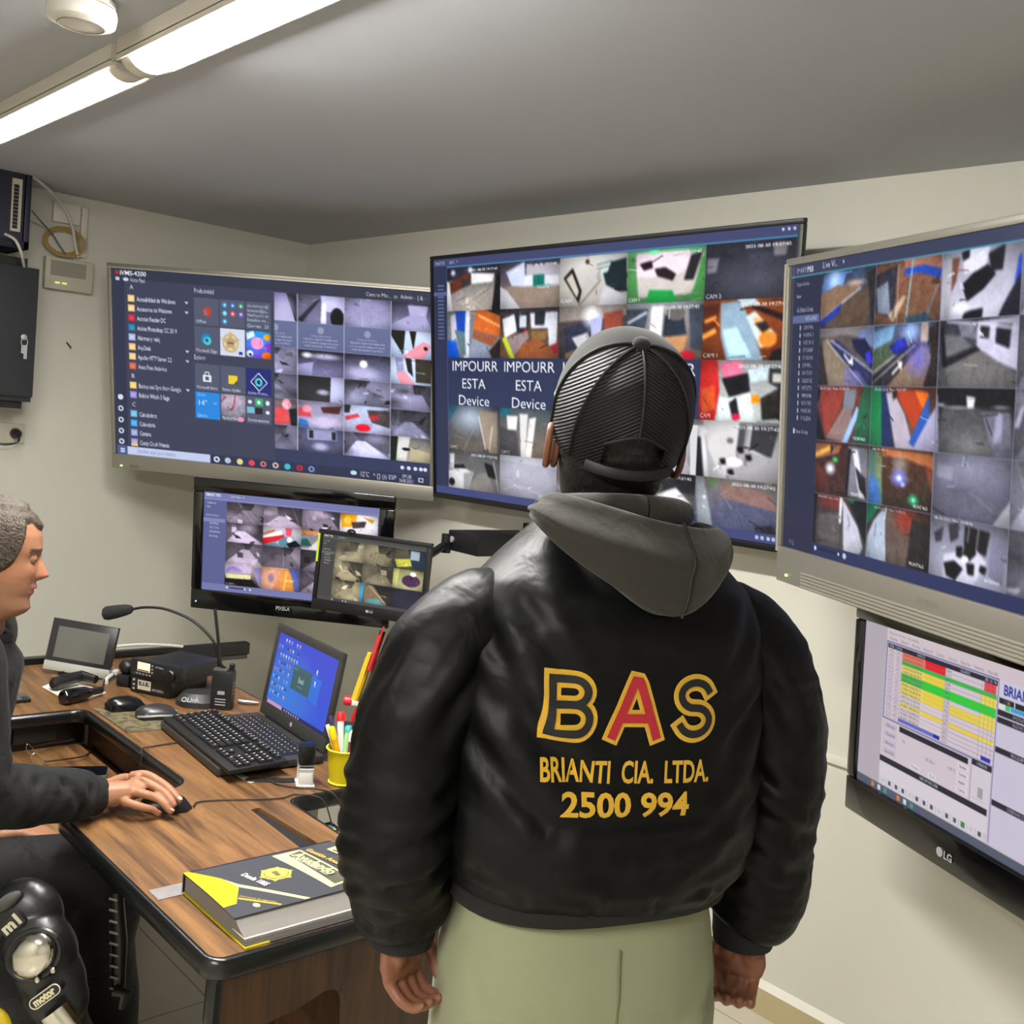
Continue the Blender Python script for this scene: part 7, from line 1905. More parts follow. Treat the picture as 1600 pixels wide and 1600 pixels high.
for (px, py, rx, ry) in ((58, 1186, 9, 9), (47, 1172, 5, 9)):
    ring = [pick(px + rx * math.cos(q) + ry * 0.4 * math.sin(q), py + ry * math.sin(q), 2, tz + 0.012 - 0.010 * math.sin(q)) for q in np.linspace(0, 2 * PI, 25)]
    MB().tube(ring, 0.0009, 6).build('lens_rim', gm, gt, smooth=True)
MB().tube([pick(52, 1179, 2, tz + 0.014), pick(48, 1178, 2, tz + 0.014)], 0.001, 6).build('bridge', gm, gt)
MB().box((-0.004, -0.0015, -0.006), (0.004, 0.0015, 0.004), Matrix.Translation(pick(71, 1190, 2, tz + 0.011))).build('hinge', gm, gt)

# mouse under the hand and its cable, second cable from the keyboard
mz = DZ
hx, hy = 2.478, -1.668
t_ = mouse('computer_mouse', 'black wired mouse held by the seated man', hx, hy, 62, 0.105, 0.058, 0.034, mat('mouse_matt', (18, 18, 19), 0.4), None, DZ + 0.0004)
fro = Vector((hx + 0.055 * math.cos(math.radians(62)), hy + 0.055 * math.sin(math.radians(62)), DZ + 0.006))
pth = [fro, pick(310, 1253, 2, DZ + 0.003), pick(345, 1250, 2, DZ + 0.003), pick(400, 1249, 2, DZ + 0.003), pick(440, 1247, 2, DZ + 0.003), Vector((2.535, -1.385, DZ + 0.003)), Vector((2.572, -1.34, DZ - 0.004)), Vector((2.60, -1.325, DZ - 0.06))]
tag(MB().tube(smooth_path(pth), 0.0017, 8).build('mouse_cable', mat('cord_dark', (40, 36, 34), 0.5), smooth=True), 'thin mouse cord crossing the wooden desk top', 'cable')
pth = [pick(407, 1208, 2, DZ + 0.003), pick(430, 1224, 2, DZ + 0.003), pick(470, 1231, 2, DZ + 0.003), Vector((2.525, -1.325, DZ + 0.003)), Vector((2.562, -1.30, DZ - 0.004)), Vector((2.585, -1.28, DZ - 0.06))]
tag(MB().tube(smooth_path(pth), 0.0019, 8).build('keyboard_cable', mat('cord_dark', (40, 36, 34), 0.5), smooth=True), 'grey cord running past the front of the stamp', 'cable')
pth = [pick(307, 1156, 2, DZ + 0.004), pick(270, 1161, 2, DZ + 0.003), pick(240, 1166, 2, DZ + 0.003), pick(222, 1170, 2, DZ + 0.006), Vector((2.12, -1.575, DZ - 0.005)), Vector((2.12, -1.578, tz + 0.03)), Vector((2.11, -1.585, tz + 0.003)), Vector((2.05, -1.62, tz + 0.003))]
tag(MB().tube(smooth_path(pth), 0.0018, 8).build('black_cord', mat('cord_dark', (40, 36, 34), 0.5), smooth=True), 'black cord hanging from the keyboard into the tray recess', 'cable')

# beside and under the desk, right of the peninsula
bt = thing('printed_box', 'carton with a colourful printed lid standing under the desk right of the cable slot', 'box', (2.60, -1.35, 0))
MB().box((2.515, -1.415, 0.0004), (2.72, -1.275, 0.672)).build('carton', mat('carton_blue', (70, 96, 116), 0.5), bt, bevel=0.002)
cols = [(30, 30, 34), (206, 206, 200), (196, 60, 50), (220, 200, 70), (120, 160, 180), (24, 24, 28)]
R = random.Random(8)
for k in range(6):
    mb = MB()
    for q in range(9):
        x, y = 2.518 + R.random() * 0.17, -1.412 + R.random() * 0.12
        mb.box((x, y, 0.6723 + 0.0003 * k), (min(2.718, x + R.uniform(0.008, 0.03)), min(-1.277, y + R.uniform(0.004, 0.012)), 0.6727 + 0.0003 * k))
    mb.build('print_patch', mat('print_%d' % k, cols[k], 0.5), bt)
MB().box((2.516, -1.414, 0.6718), (2.719, -1.276, 0.6723)).build('lid', mat('lid_dark', (44, 46, 54), 0.5), bt)
pp = thing('paper_packet', 'small white paper packet at the desk corner beside the standing man', 'packet', (3.07, -1.46, DZ))
MB().box((-0.02, -0.03, 0.0004), (0.02, 0.03, 0.022), rotz((3.07, -1.475, DZ), 12)).build('packet', mat('packet_white', (232, 230, 222), 0.5), pp, bevel=0.004)

# ---------------------------------------------------------------- people
def remesh(mb, voxel, smooth=4, name='body'):
    """fuse overlapping closed shapes into one continuous smooth surface"""
    me = mb.mesh(name)
    bm = bmesh.new()
    bm.from_mesh(me)
    bmesh.ops.recalc_face_normals(bm, faces=bm.faces)
    bm.to_mesh(me)
    bm.free()
    ob = bpy.data.objects.new('tmp', me)
    C.objects.link(ob)
    r = ob.modifiers.new('r', 'REMESH')
    r.mode = 'VOXEL'
    r.voxel_size = voxel
    if smooth:
        s = ob.modifiers.new('s', 'SMOOTH')
        s.factor = 0.5
        s.iterations = smooth
    dg = bpy.context.evaluated_depsgraph_get()
    out = bpy.data.meshes.new_from_object(ob.evaluated_get(dg))
    out.name = name
    bpy.data.objects.remove(ob)
    bpy.data.meshes.remove(me)
    return out


def get_co(me):
    a = np.empty(len(me.vertices) * 3)
    me.vertices.foreach_get('co', a)
    return a.reshape(-1, 3)


def get_no(me):
    a = np.empty(len(me.vertices) * 3)
    me.vertices.foreach_get('normal', a)
    return a.reshape(-1, 3)


def set_co(me, co):
    me.vertices.foreach_set('co', np.ascontiguousarray(co).reshape(-1))
    me.update()


def wob(co, seed, scale, n=7):
    """smooth pseudo noise made of random sine waves"""
    rs = np.random.RandomState(seed)
    out = np.zeros(len(co))
    for k in range(n):
        d = rs.normal(size=3)
        d *= scale * rs.uniform(0.6, 1.5) / np.linalg.norm(d)
        out += np.sin(co @ d + rs.uniform(0, 6.28)) / n
    return out


def seg_dist(co, a, b):
    a, b = np.array(a, float), np.array(b, float)
    ab = b - a
    t = np.clip(((co - a) @ ab) / (ab @ ab), 0, 1)
    return np.linalg.norm(co - (a + t[:, None] * ab), axis=1), t


def creases(co, no, lst):
    """lst of (p0, p1, depth, width): grooves with a raised lip beside them"""
    d = np.zeros(len(co))
    for a, b, dep, w in lst:
        q, t = seg_dist(co, a, b)
        e = np.sin(np.clip(t, 0.02, 0.98) * PI) ** 0.5
        d -= dep * e * np.exp(-(q / w) ** 2)
        d += 0.6 * dep * e * np.exp(-((q - 1.9 * w) / w) ** 2)
    return co + no * d[:, None]


def link_mesh(name, me, m, parent, M=None, label=None, angle=0):
    """me holds local coordinates of M; stored relative to the parent's base"""
    off = origin_of(parent)
    if M is not None:
        me.transform(Matrix.Translation(-off) @ M)
    else:
        me.transform(Matrix.Translation(-off))
    me.materials.clear()
    for k in (m if isinstance(m, (list, tuple)) else [m]):
        me.materials.append(k)
    shade(me, angle)
    o = bpy.data.objects.new(name, me)
    C.objects.link(o)
    o.parent = parent
    if label:
        o['label'] = label
    return o


def sup(a, b, n, ex=2.4, yc=0.0):
    out = []
    for k in range(n):
        t = 2 * PI * k / n
        c, s = math.cos(t), math.sin(t)
        out.append((math.copysign(abs(c) ** (2 / ex), c) * a, math.copysign(abs(s) ** (2 / ex), s) * b + yc))
    return out


def fabric_mat(name, col, rough, wrinkle, sheen=0.0, weave=(900, 0.15), spec=0.5):
    m, nt, b = new_mat(name)
    b.inputs['Base Color'].default_value = tuple(lin(col)) + (1,)
    b.inputs['Roughness'].default_value = rough
    b.inputs['Specular IOR Level'].default_value = spec
    b.inputs['Sheen Weight'].default_value = sheen
    tc = nt.nodes.new('ShaderNodeTexCoord')
    n1 = nt.nodes.new('ShaderNodeTexNoise')
    n1.inputs['Scale'].default_value = wrinkle[0]
    n1.inputs['Detail'].default_value = 3
    n1.inputs['Distortion'].default_value = 0.8
    n2 = nt.nodes.new('ShaderNodeTexNoise')
    n2.inputs['Scale'].default_value = weave[0]
    nt.links.new(tc.outputs['Object'], n1.inputs['Vector'])
    nt.links.new(tc.outputs['Object'], n2.inputs['Vector'])
    b1 = nt.nodes.new('ShaderNodeBump')
    b1.inputs['Strength'].default_value = wrinkle[1]
    b1.inputs['Distance'].default_value = 0.02
    b2 = nt.nodes.new('ShaderNodeBump')
    b2.inputs['Strength'].default_value = weave[1]
    b2.inputs['Distance'].default_value = 0.001
    nt.links.new(n1.outputs['Fac'], b1.inputs['Height'])
    nt.links.new(n2.outputs['Fac'], b2.inputs['Height'])
    nt.links.new(b1.outputs['Normal'], b2.inputs['Normal'])
    nt.links.new(b2.outputs['Normal'], b.inputs['Normal'])
    MATS[name] = m
    return m


skin_m = vcol_mat('skin', rough=0.5, bump=(260, 0.12), spec=0.4)
SKIN1 = np.array((154, 108, 80))
SKIN2 = np.array((132, 86, 64))


def paint_skin(me, base, fn=None):
    co = get_co(me)
    col = np.ones((len(co), 4))
    c = np.tile(np.array(base, float), (len(co), 1))
    c *= (1 + 0.05 * wob(co, 5, 60))[:, None]
    if fn is not None:
        c = fn(co, c)
    col[:, :3] = lin(np.clip(c, 0, 255))
    a = me.color_attributes.get('Col') or me.color_attributes.new('Col', 'FLOAT_COLOR', 'POINT')
    a.data.foreach_set('color', col.reshape(-1))


# head built as horizontal sections with a modelled face; x right, y forward, z up, centre of the skull at 0
HZ = [-0.150, -0.125, -0.116, -0.107, -0.095, -0.082, -0.070, -0.060, -0.048, -0.036, -0.024, -0.010, 0.004, 0.014, 0.026, 0.040, 0.058, 0.078, 0.095, 0.107, 0.114, 0.118]
HF = [0.034, 0.046, 0.064, 0.077, 0.084, 0.083, 0.082, 0.085, 0.087, 0.087, 0.087, 0.086, 0.084, 0.085, 0.0885, 0.0875, 0.084, 0.075, 0.060, 0.041, 0.024, 0.004]
HB = [-0.070, -0.070, -0.070, -0.070, -0.071, -0.073, -0.077, -0.082, -0.088, -0.093, -0.097, -0.101, -0.104, -0.105, -0.106, -0.106, -0.103, -0.095, -0.080, -0.062, -0.044, -0.014]
HW = [0.056, 0.055, 0.053, 0.055, 0.059, 0.062, 0.064, 0.066, 0.068, 0.070, 0.072, 0.073, 0.074, 0.0745, 0.075, 0.075, 0.073, 0.067, 0.056, 0.042, 0.028, 0.008]


def head_point(ang, z, off=0.0):
    f, b, w = interp(HZ, HF, z), interp(HZ, HB, z), interp(HZ, HW, z)
    s, c = math.sin(ang), math.cos(ang)
    ex = 2.25
    x = math.copysign(abs(s) ** (2 / ex), s) * (w + off)
    y = (abs(c) ** (2 / ex)) * ((f + off) if c > 0 else -(-b + off)) if c > 0 else -(abs(c) ** (2 / ex)) * (-b + off)
    if c > 0:
        nose = interp([-0.040, -0.034, -0.026, -0.016, 0.0, 0.014, 0.024], [0.0, 0.012, 0.024, 0.019, 0.011, 0.004, 0.0], z)
        sg_ = interp([-0.036, -0.026, 0.02], [0.0125, 0.0125, 0.007], z)
        y += nose * math.exp(-(x / sg_) ** 2)
        lips = interp([-0.075, -0.066, -0.0605, -0.0565, -0.0525, -0.047, -0.040], [0.0, 0.004, 0.0045, -0.001, 0.006, 0.004, 0.0], z)
        y += lips * math.exp(-(x / 0.019) ** 4)
        y -= 0.008 * (math.exp(-((abs(x) - 0.031) / 0.014) ** 2) * math.exp(-((z - 0.012) / 0.010) ** 2))
        y += 0.004 * (math.exp(-((abs(x) - 0.028) / 0.016) ** 2) * math.exp(-((z - 0.027) / 0.007) ** 2))
        y += 0.004 * (math.exp(-((abs(x) - 0.040) / 0.016) ** 2) * math.exp(-((z + 0.014) / 0.014) ** 2))
        y -= 0.003 * (math.exp(-((abs(x) - 0.026) / 0.006) ** 2) * math.exp(-((z + 0.044) / 0.012) ** 2))
        y += 0.004 * math.exp(-(x / 0.018) ** 2) * math.exp(-((z + 0.097) / 0.012) ** 2)
    return Vector((x, y, z))


def add_head(mb, M, nz=84, na=72, ez=0.0):
    zs = list(np.linspace(-0.150, 0.100, nz - 14)) + list(0.100 + 0.018 * np.sin(np.linspace(0.1, PI / 2, 14)))
    rings = [[M @ head_point(2 * PI * k / na, z) for k in range(na)] for z in zs]
    mb.rings(rings, True, True)
    for s in (-1, 1):       # ears
        pts = []
        for a in np.linspace(-2.2, 1.9, 14):
            pts.append(M @ Vector((s * (0.078 + 0.010 * math.cos(a * 0.5)), -0.012 - 0.017 * math.cos(a), ez + 0.004 + 0.029 * math.sin(a))))
        mb.tube(pts, [0.0035] + [0.005] * 12 + [0.005], 8)
        mb.ball((0, 0, 0), (0.007, 0.014, 0.025), 12, 8, M @ Matrix.Translation((s * 0.076, -0.010, ez + 0.001)) @ Matrix.Rotation(s * -0.35, 4, 'Z'))
        mb.ball((0, 0, 0), (0.0055, 0.008, 0.010), 10, 6, M @ Matrix.Translation((s * 0.074, -0.003, ez - 0.022)))


def hair_shell(M, off, cond, name, m, parent, nz=70, na=96, rough=0.0015):
    zs = list(np.linspace(-0.105, 0.100, nz - 14)) + list(0.100 + 0.018 * np.sin(np.linspace(0.1, PI / 2, 14)))
    R_ = random.Random(3)
    ids, V_, F_ = {}, [], []

    def vid(i, j):
        j %= na
        if (i, j) not in ids:
            a = 2 * PI * j / na
            aa = a if a <= PI else 2 * PI - a
            e = cond(aa, zs[i])
            o = off * min(1.0, max(0.05, e / 0.012)) + R_.uniform(-rough, rough) * min(1.0, max(0, e / 0.01))
            p = head_point(a, zs[i], o)
            if zs[i] > 0.105:
                p.z += o * 0.9
            ids[(i, j)] = len(V_)
            V_.append(M @ p)
        return ids[(i, j)]
    for i in range(len(zs) - 1):
        for j in range(na):
            a = 2 * PI * (j + 0.5) / na
            aa = a if a <= PI else 2 * PI - a
            if cond(aa, (zs[i] + zs[i + 1]) / 2) > 0:
                F_.append((vid(i, j), vid(i, j + 1), vid(i + 1, j + 1), vid(i + 1, j)))
    F_.append(tuple(vid(len(zs) - 1, j) for j in range(na)))
    mb = MB()
    mb.add(V_, F_)
    return mb.build(name, m, parent, smooth=True, angle=0)


hair_mat_n = {}


def hair_material(name, dark, light):
    m, nt, b = new_mat(name)
    tc = nt.nodes.new('ShaderNodeTexCoord')
    mp = nt.nodes.new('ShaderNodeMapping')
    mp.inputs['Scale'].default_value = (260, 260, 40)
    n = nt.nodes.new('ShaderNodeTexNoise')
    n.inputs['Scale'].default_value = 1.6
    n.inputs['Detail'].default_value = 4
    nt.links.new(tc.outputs['Object'], mp.inputs['Vector'])
    nt.links.new(mp.outputs['Vector'], n.inputs['Vector'])
    r = nt.nodes.new('ShaderNodeValToRGB')
    r.color_ramp.elements[0].position = 0.35
    r.color_ramp.elements[0].color = tuple(lin(dark)) + (1,)
    r.color_ramp.elements[1].position = 0.7
    r.color_ramp.elements[1].color = tuple(lin(light)) + (1,)
    nt.links.new(n.outputs['Fac'], r.inputs['Fac'])
    nt.links.new(r.outputs['Color'], b.inputs['Base Color'])
    b.inputs['Roughness'].default_value = 0.6
    bp = nt.nodes.new('ShaderNodeBump')
    bp.inputs['Strength'].default_value = 0.6
    bp.inputs['Distance'].default_value = 0.003
    nt.links.new(n.outputs['Fac'], bp.inputs['Height'])
    nt.links.new(bp.outputs['Normal'], b.inputs['Normal'])
    return m


def finger(mb, pts, r0, r1):
    P = smooth_path(pts, 4)
    n = len(P)
    R_ = [r0 + (r1 - r0) * i / (n - 1) for i in range(n)]
    for i, p in enumerate(P):       # knuckle swellings
        pass
    R_[-1] *= 0.72
    mb.tube(P, R_, 12)
    mb.ball(P[-1], r1 * 0.80, 12, 8)


# ================================================================ the standing man
PSI = math.radians(18)
e1 = Vector((CR.x, CR.y, 0)).normalized()
e2 = Vector((-e1.y, e1.x, 0))
PO = Vector((3.589, -1.562, 0.0))
prt = e1 * math.cos(PSI) + e2 * math.sin(PSI)
pfw = -e1 * math.sin(PSI) + e2 * math.cos(PSI)
PM = frame(PO, prt, pfw, (0, 0, 1))
blackj = fabric_mat('black_nylon', (6, 7, 8), 0.46, (13, 0.22), 0.0, (1400, 0.05), spec=0.20)
ribm = mat('black_rib', (8, 8, 9), 0.8, bump=(500, 0.4))
hoodm = fabric_mat('grey_fleece', (48, 46, 41), 0.9, (16, 0.25), 0.25, (700, 0.4), spec=0.2)
trom = fabric_mat('sage_trousers', (140, 143, 114), 0.75, (7, 0.25), 0.1, (900, 0.2), spec=0.25)
capm = mat('cap_mesh', (17, 17, 19), 0.6)
shoem = mat('shoe_black', (22, 21, 21), 0.5)

person = bpy.data.objects.new('person', None)

WR2 = {-1: (-.240, .040, .925), 1: (.274, .010, .905)}
# body: one continuous figure (most of it under the clothes)
bd = MB()
for z, a, b_ in ((0, 0, 0),):
    pass
tor = [(0.86, .145, .105), (0.95, .165, .115), (1.05, .165, .112), (1.2, .175, .112), (1.32, .180, .108), (1.41, .165, .095), (1.455, .11, .075), (1.49, .062, .062), (1.56, .058, .062)]
bd.rings([[Vector((x, y, z)) for x, y in sup(a, b_, 28)] for z, a, b_ in tor])
for s in (-1, 1):
    bd.tube(smooth_path([(s * .15, 0, 1.41), (s * .215, -.005, 1.34), (s * .262, -.012, 1.16), (s * .262, 0.0, 1.06), tuple(Vector(WR2[s]) + Vector((s * .004, -.004, .02))), WR2[s]], 4), [.06] + [.052] * 6 + [.045] * 6 + [.036] * 7 + [.029], 14)
    bd.tube([(s * .10, 0, .92), (s * .112, 0, .72), (s * .115, .0, .50), (s * .118, -.01, .28), (s * .12, -.015, .09)], [.080, .062, .05, .045, .036], 16)
    bd.tube([(s * .12, -.05, .045), (s * .125, .04, .04), (s * .13, .16, .03)], [.04, .04, .026], 12)
bdy = remesh(bd, 0.007, 3)
hands = MB()


WR = {-1: (-.240, .040, .935), 1: (.274, .010, .915)}


def standing_hand(mb, s):
    """relaxed, half closed hand hanging below the cuff; s=-1 is the left hand; palms face the thighs and back"""
    w = Vector(WR[s])
    k = -s                      # direction towards the body
    c_, s_ = math.cos(0.95), math.sin(0.95)
    Lh = lambda dx, dy, dz: w + Vector((k * (dx * c_ + dy * s_), -dx * s_ + dy * c_, dz * .76)) * 1.04
    # palm
    mb.rings([[Lh(c[0] + a[0] * q * .5, c[1] + a[1], c[2]) for a in sup(.020 * q, .030 * q + .004, 16, 2.6)] for c, q in (((0, 0, .03), .8), ((0, 0, .005), .85), ((.000, -.002, -.02), 1.05), ((.004, -.004, -.045), 1.12), ((.008, -.004, -.066), 1.0))])
    for i, (dy, L) in enumerate(((.026, 1.0), (.009, 1.08), (-.009, 1.0), (-.026, 0.82))):
        a = Lh(.004, dy, -.052)
        b_ = Lh(.006, dy * 1.02, -.072)
        c = Lh(.020 + .003 * i, dy, -.072 - .026 * L)
        d = Lh(.045 + .002 * i, dy * .96 - .002, -.072 - .026 * L)
        e = Lh(.066, dy * .92 - .004, -.070 - .012 * L)
        finger(mb, [a, b_, c, d, e], .0105 if i < 3 else .0092, .0078 if i < 3 else .0068)
    finger(mb, [Lh(.004, .020, -.004), Lh(.014, .036, -.026), Lh(.026, .040, -.050), Lh(.038, .034, -.070)], .0120, .0088)
    # the ball of the thumb and the heel of the hand
    mb.ball(Lh(.010, .016, -.022), (.015, .016, .024), 12, 8)
    mb.ball(Lh(.008, -.016, -.026), (.013, .014, .026), 12, 8)


for s in (-1, 1):
    standing_hand(hands, s)
hme = remesh(hands, 0.0027, 3, 'hands')
# head: turned less than the body and tilted back
HM = Matrix.Translation((0.003, 0.050, 1.650)) @ Matrix.Rotation(math.radians(-11), 4, 'Z') @ Matrix.Rotation(math.radians(16), 4, 'X')
hd = MB()
add_head(hd, HM @ Matrix.Diagonal((1.08, 0.97, 0.98, 1)), ez=-0.030)
bmj = bmesh.new()
bmj.from_mesh(bdy)
bmj.from_mesh(hme)
bmj.from_mesh(hd.mesh('head'))
bmj.to_mesh(bdy)
bmj.free()


def face_paint(co, c):
    inv = np.array((HM).inverted())
    h = co @ inv[:3, :3].T + inv[:3, 3]
    hair = (h[:, 1] < 0.0) & (h[:, 2] > -0.10) & (np.abs(h[:, 0]) < 0.088) & (h[:, 2] < 0.3)
    k = hair & ~((np.abs(h[:, 0]) > 0.078) & (h[:, 1] > -0.045))
    c[k] = np.array((30, 27, 26))
    return c


bdy.name = 'body'
paint_skin(bdy, SKIN2, face_paint)
C.objects.link(person)
person.location = PO
person.name = 'person'
tag(person, 'man seen from behind in a black jacket, grey hood, mesh cap and sage trousers', 'person')
link_mesh('body', bdy, skin_m, person, PM)

# trousers
tr = MB()
tr.rings([[Vector((x, y, z)) for x, y in sup(a, b_, 32, 2.5, yc)] for z, a, b_, yc in ((0.80, .185, .140, -.005), (0.86, .193, .148, -.008), (0.92, .195, .147, -.006), (0.98, .186, .140, 0), (1.03, .176, .13, 0))])
for s in (-1, 1):
    tr.rings([[Vector((x + s * cx_, y, z)) for x, y in sup(a, b_, 24, 2.4, yc)] for z, a, b_, yc, cx_ in ((0.88, .098, .142, -.006, .094), (0.80, .098, .136, -.006, .096), (0.70, .096, .122, 0, .099), (0.55, .088, .102, 0, .104), (0.42, .082, .094, -.004, .108), (0.25, .078, .090, -.008, .112), (0.10, .076, .088, -.01, .116), (0.055, .075, .086, -.01, .118))])
tme = remesh(tr, 0.008, 6, 'trousers')
co, no = get_co(tme), get_no(tme)
co = creases(co, no, [((0, -.2, 1.0), (0, -.17, .80), .006, .006), ((.10, -.16, .84), (.18, -.1, .80), .003, .012), ((-.19, -.08, .95), (-.12, -.15, .84), .004, .012), ((.19, -.06, .96), (.13, -.15, .82), .004, .014), ((-.03, -.16, .80), (-.14, -.13, .76), .004, .012), ((.03, -.16, .80), (.14, -.13, .75), .004, .012), ((-.1, -.13, .6), (-.16, -.05, .52), .004, .012), ((.1, -.13, .58), (.16, -.05, .5), .004, .012)])
set_co(tme, co + get_no(tme) * (0.0025 * wob(co, 21, 28))[:, None])
link_mesh('trousers', tme, trom, person, PM)
sm = MB()
sm.tube([PM @ Vector((0, y, z)) for y, z in ((-.1425, .99), (-.1540, .93), (-.1565, .87), (-.152, .82))], .0016, 6)
sm.build('seat_seam', mat('seam_sage', (110, 113, 84), 0.8), person)
for s in (-1, 1):
    sh = MB()
    sh.rings([[PM @ Vector((s * .122 + x, y, z)) for x, y in pts] for z, pts in ((0.0005, sup(.044, .135, 24, 2.3, .045)), (0.03, sup(.046, .138, 24, 2.3, .045)), (0.055, sup(.043, .125, 24, 2.2, .03)), (0.08, sup(.036, .075, 24, 2.0, -.02)), (0.11, sup(.036, .05, 24, 2.0, -.035)))])
    sh.build('shoe', shoem, person, smooth=True, angle=60)

# jacket
jk = MB()
jt = [(1.028, .176, .128, 0), (1.034, .194, .146, -.004), (1.050, .204, .156, -.006), (1.075, .216, .168, -.008), (1.12, .226, .172, -.008), (1.18, .226, .166, -.004), (1.25, .228, .158, -.003), (1.33, .226, .152, -.004), (1.40, .212, .142, -.006), (1.445, .188, .126, -.004), (1.485, .148, .106, .006), (1.515, .112, .090, .014), (1.54, .088, .078, .02), (1.555, .07, .066, .02)]
jk.rings([[Vector((x, y, z)) for x, y in sup(a, b_, 40, 2.45, yc)] for z, a, b_, yc in jt])
jme = remesh(jk, 0.006, 5, 'jacket')
co, no = get_co(jme), get_no(jme)
lst = [((-.20, -.09, 1.33), (-.08, -.16, 1.22), .010, .016), ((-.21, -.08, 1.26), (-.11, -.16, 1.15), .010, .014), ((.20, -.09, 1.32), (.12, -.16, 1.24), .009, .014), ((.21, -.08, 1.24), (.07, -.17, 1.13), .011, .014),
       ((.22, -.06, 1.15), (.02, -.18, 1.105), .010, .011), ((-.22, -.06, 1.14), (-.03, -.18, 1.10), .010, .012), ((-.14, -.165, 1.165), (.12, -.17, 1.175), .004, .010), ((-.2, -.10, 1.09), (-.06, -.17, 1.075), .006, .009), ((.2, -.10, 1.10), (.08, -.17, 1.07), .007, .009), ((-.02, -.18, 1.13), (.2, -.12, 1.17), .006, .010),
       ((-.06, -.17, 1.075), (-.05, -.16, 1.04), .004, .007), ((.03, -.17, 1.075), (.04, -.16, 1.04), .004, .007), ((.12, -.15, 1.07), (.12, -.15, 1.04), .004, .007), ((-.14, -.15, 1.07), (-.14, -.14, 1.04), .004, .007), ((-.17, -.09, 1.44), (-.10, -.14, 1.34), .006, .014), ((-.20, -.07, 1.40), (-.14, -.14, 1.28), .008, .013), ((.17, -.09, 1.44), (.12, -.14, 1.36), .005, .014)]
co = creases(co, no, lst)
set_co(jme, co + get_no(jme) * (0.0035 * wob(co * np.array((1, 1, 1.6)), 31, 30))[:, None])
no = get_no(jme)
fine = wob(get_co(jme) * np.array((1, 1, 2.2)), 33, 75)
set_co(jme, get_co(jme) + no * (0.0012 * fine)[:, None])
jbvh = BVHTree.FromPolygons([v.co.copy() for v in jme.vertices], [tuple(p.vertices) for p in jme.polygons])
jobj = link_mesh('jacket', jme, blackj, person, PM)
sw = []
for s in (-1, 1):
    sl = MB()
    pth = smooth_path([(s * .125, -.002, 1.375), (s * .178, -.006, 1.385), (s * .230, -.012, 1.338), (s * .262, -.020, 1.26), (s * .274, -.024, 1.17), (s * .274, -.016, 1.09), tuple(Vector(WR[s]) + Vector((s * .014, -.014, .085))), tuple(Vector(WR[s]) + Vector((s * .006, -.006, .040))), tuple(Vector(WR[s]) + Vector((s * .002, -.002, .024)))], 5)
    n = len(pth)
    rr = np.interp(np.linspace(0, 1, n), [0, .1, .25, .42, .55, .68, .82, .93, 1], [.062, .072, .079, .075, .075, .074, .070, .062, .044])
    sl.tube(pth, list(rr), 24)
    sme = remesh(sl, 0.005, 4, 'sleeve')
    co, no = get_co(sme), get_no(sme)
    k = s
    lst = [((k * .20, -.08, 1.20), (k * .30, -.08, 1.15), .008, .012), ((k * .20, -.07, 1.15), (k * .31, -.09, 1.10), .009, .012), ((k * .20, -.06, 1.10), (k * .30, -.08, 1.045), .009, .011), ((k * .20, -.04, 1.05), (k * .31, -.05, 1.00), .008, .010), ((k * .24, -.09, 1.30), (k * .33, -.03, 1.22), .006, .012), ((k * .19, -.08, 1.36), (k * .26, -.09, 1.25), .008, .013), ((k * .30, -.05, 1.36), (k * .34, -.02, 1.20), .005, .010), ((k * .22, 0, .985), (k * .31, -.01, .975), .006, .008), ((k * .34, -.08, 1.18), (k * .34, .05, 1.16), .007, .010), ((k * .34, -.08, 1.11), (k * .34, .06, 1.10), .007, .009), ((k * .33, -.08, 1.05), (k * .33, .06, 1.03), .006, .009)]
    co = creases(co, no, lst)
    set_co(sme, co + get_no(sme) * (0.004 * wob(co * np.array((1, 1, 2.0)), 40 + s, 34) + 0.0018 * wob(co * np.array((1, 1, 2.6)), 44 + s, 80))[:, None])
    so = link_mesh('sleeve', sme, blackj, jobj, PM)
    cf = MB()
    cp = [tuple(Vector(WR[s]) + Vector((s * .003, -.003, q))) for q in (.040, .022, .004, -.008)]
    cf.tube([PM @ Vector(p) for p in cp], [.050, .0475, .0465, .0440], 28)
    cf.build('cuff', ribm, jobj, smooth=True, angle=60)
    # gathered armhole seam
    se = MB()
    ring = []
    for a in np.linspace(0, 2 * PI, 40):
        o_ = Vector((s * .205, -.006, 1.385))
        d_ = Vector((-s * .35 * math.cos(a), math.sin(a), math.cos(a) * 0.9)).normalized()
        h = jbvh.ray_cast(o_ + d_ * 0.4, -d_)
        ring.append(o_ + d_ * .083)
    pth2 = [PM @ p for p in ring]
hem = MB()
hr = []
for z, g in ((1.022, -.012), (1.026, .000), (1.036, .003), (1.050, .002), (1.056, -.01)):
    ring = []
    for x, y in sup(.197, .149, 48, 2.45, -.005):
        d = Vector((x, y, 0)).normalized()
        ring.append(PM @ (Vector((x, y, z + 0.006 * math.sin(2.1 * x / .2 + 0.6))) + d * g))
    hr.append(ring)
hem.rings(hr, True, False)
hem.build('waistband', ribm, jobj, smooth=True, angle=60)


# embroidered lettering on the back
def on_back(x, z, lift):
    h = jbvh.ray_cast(Vector((x, -0.6, z)), Vector((0, 1, 0)))
    if h[0] is None:
        return PM @ Vector((x, -0.16, z))
    n = h[1]
    if n.y > 0:
        n = -n
    nn = (n + Vector((0, -1.5, 0))).normalized()
    return PM @ (h[0] + nn * lift)


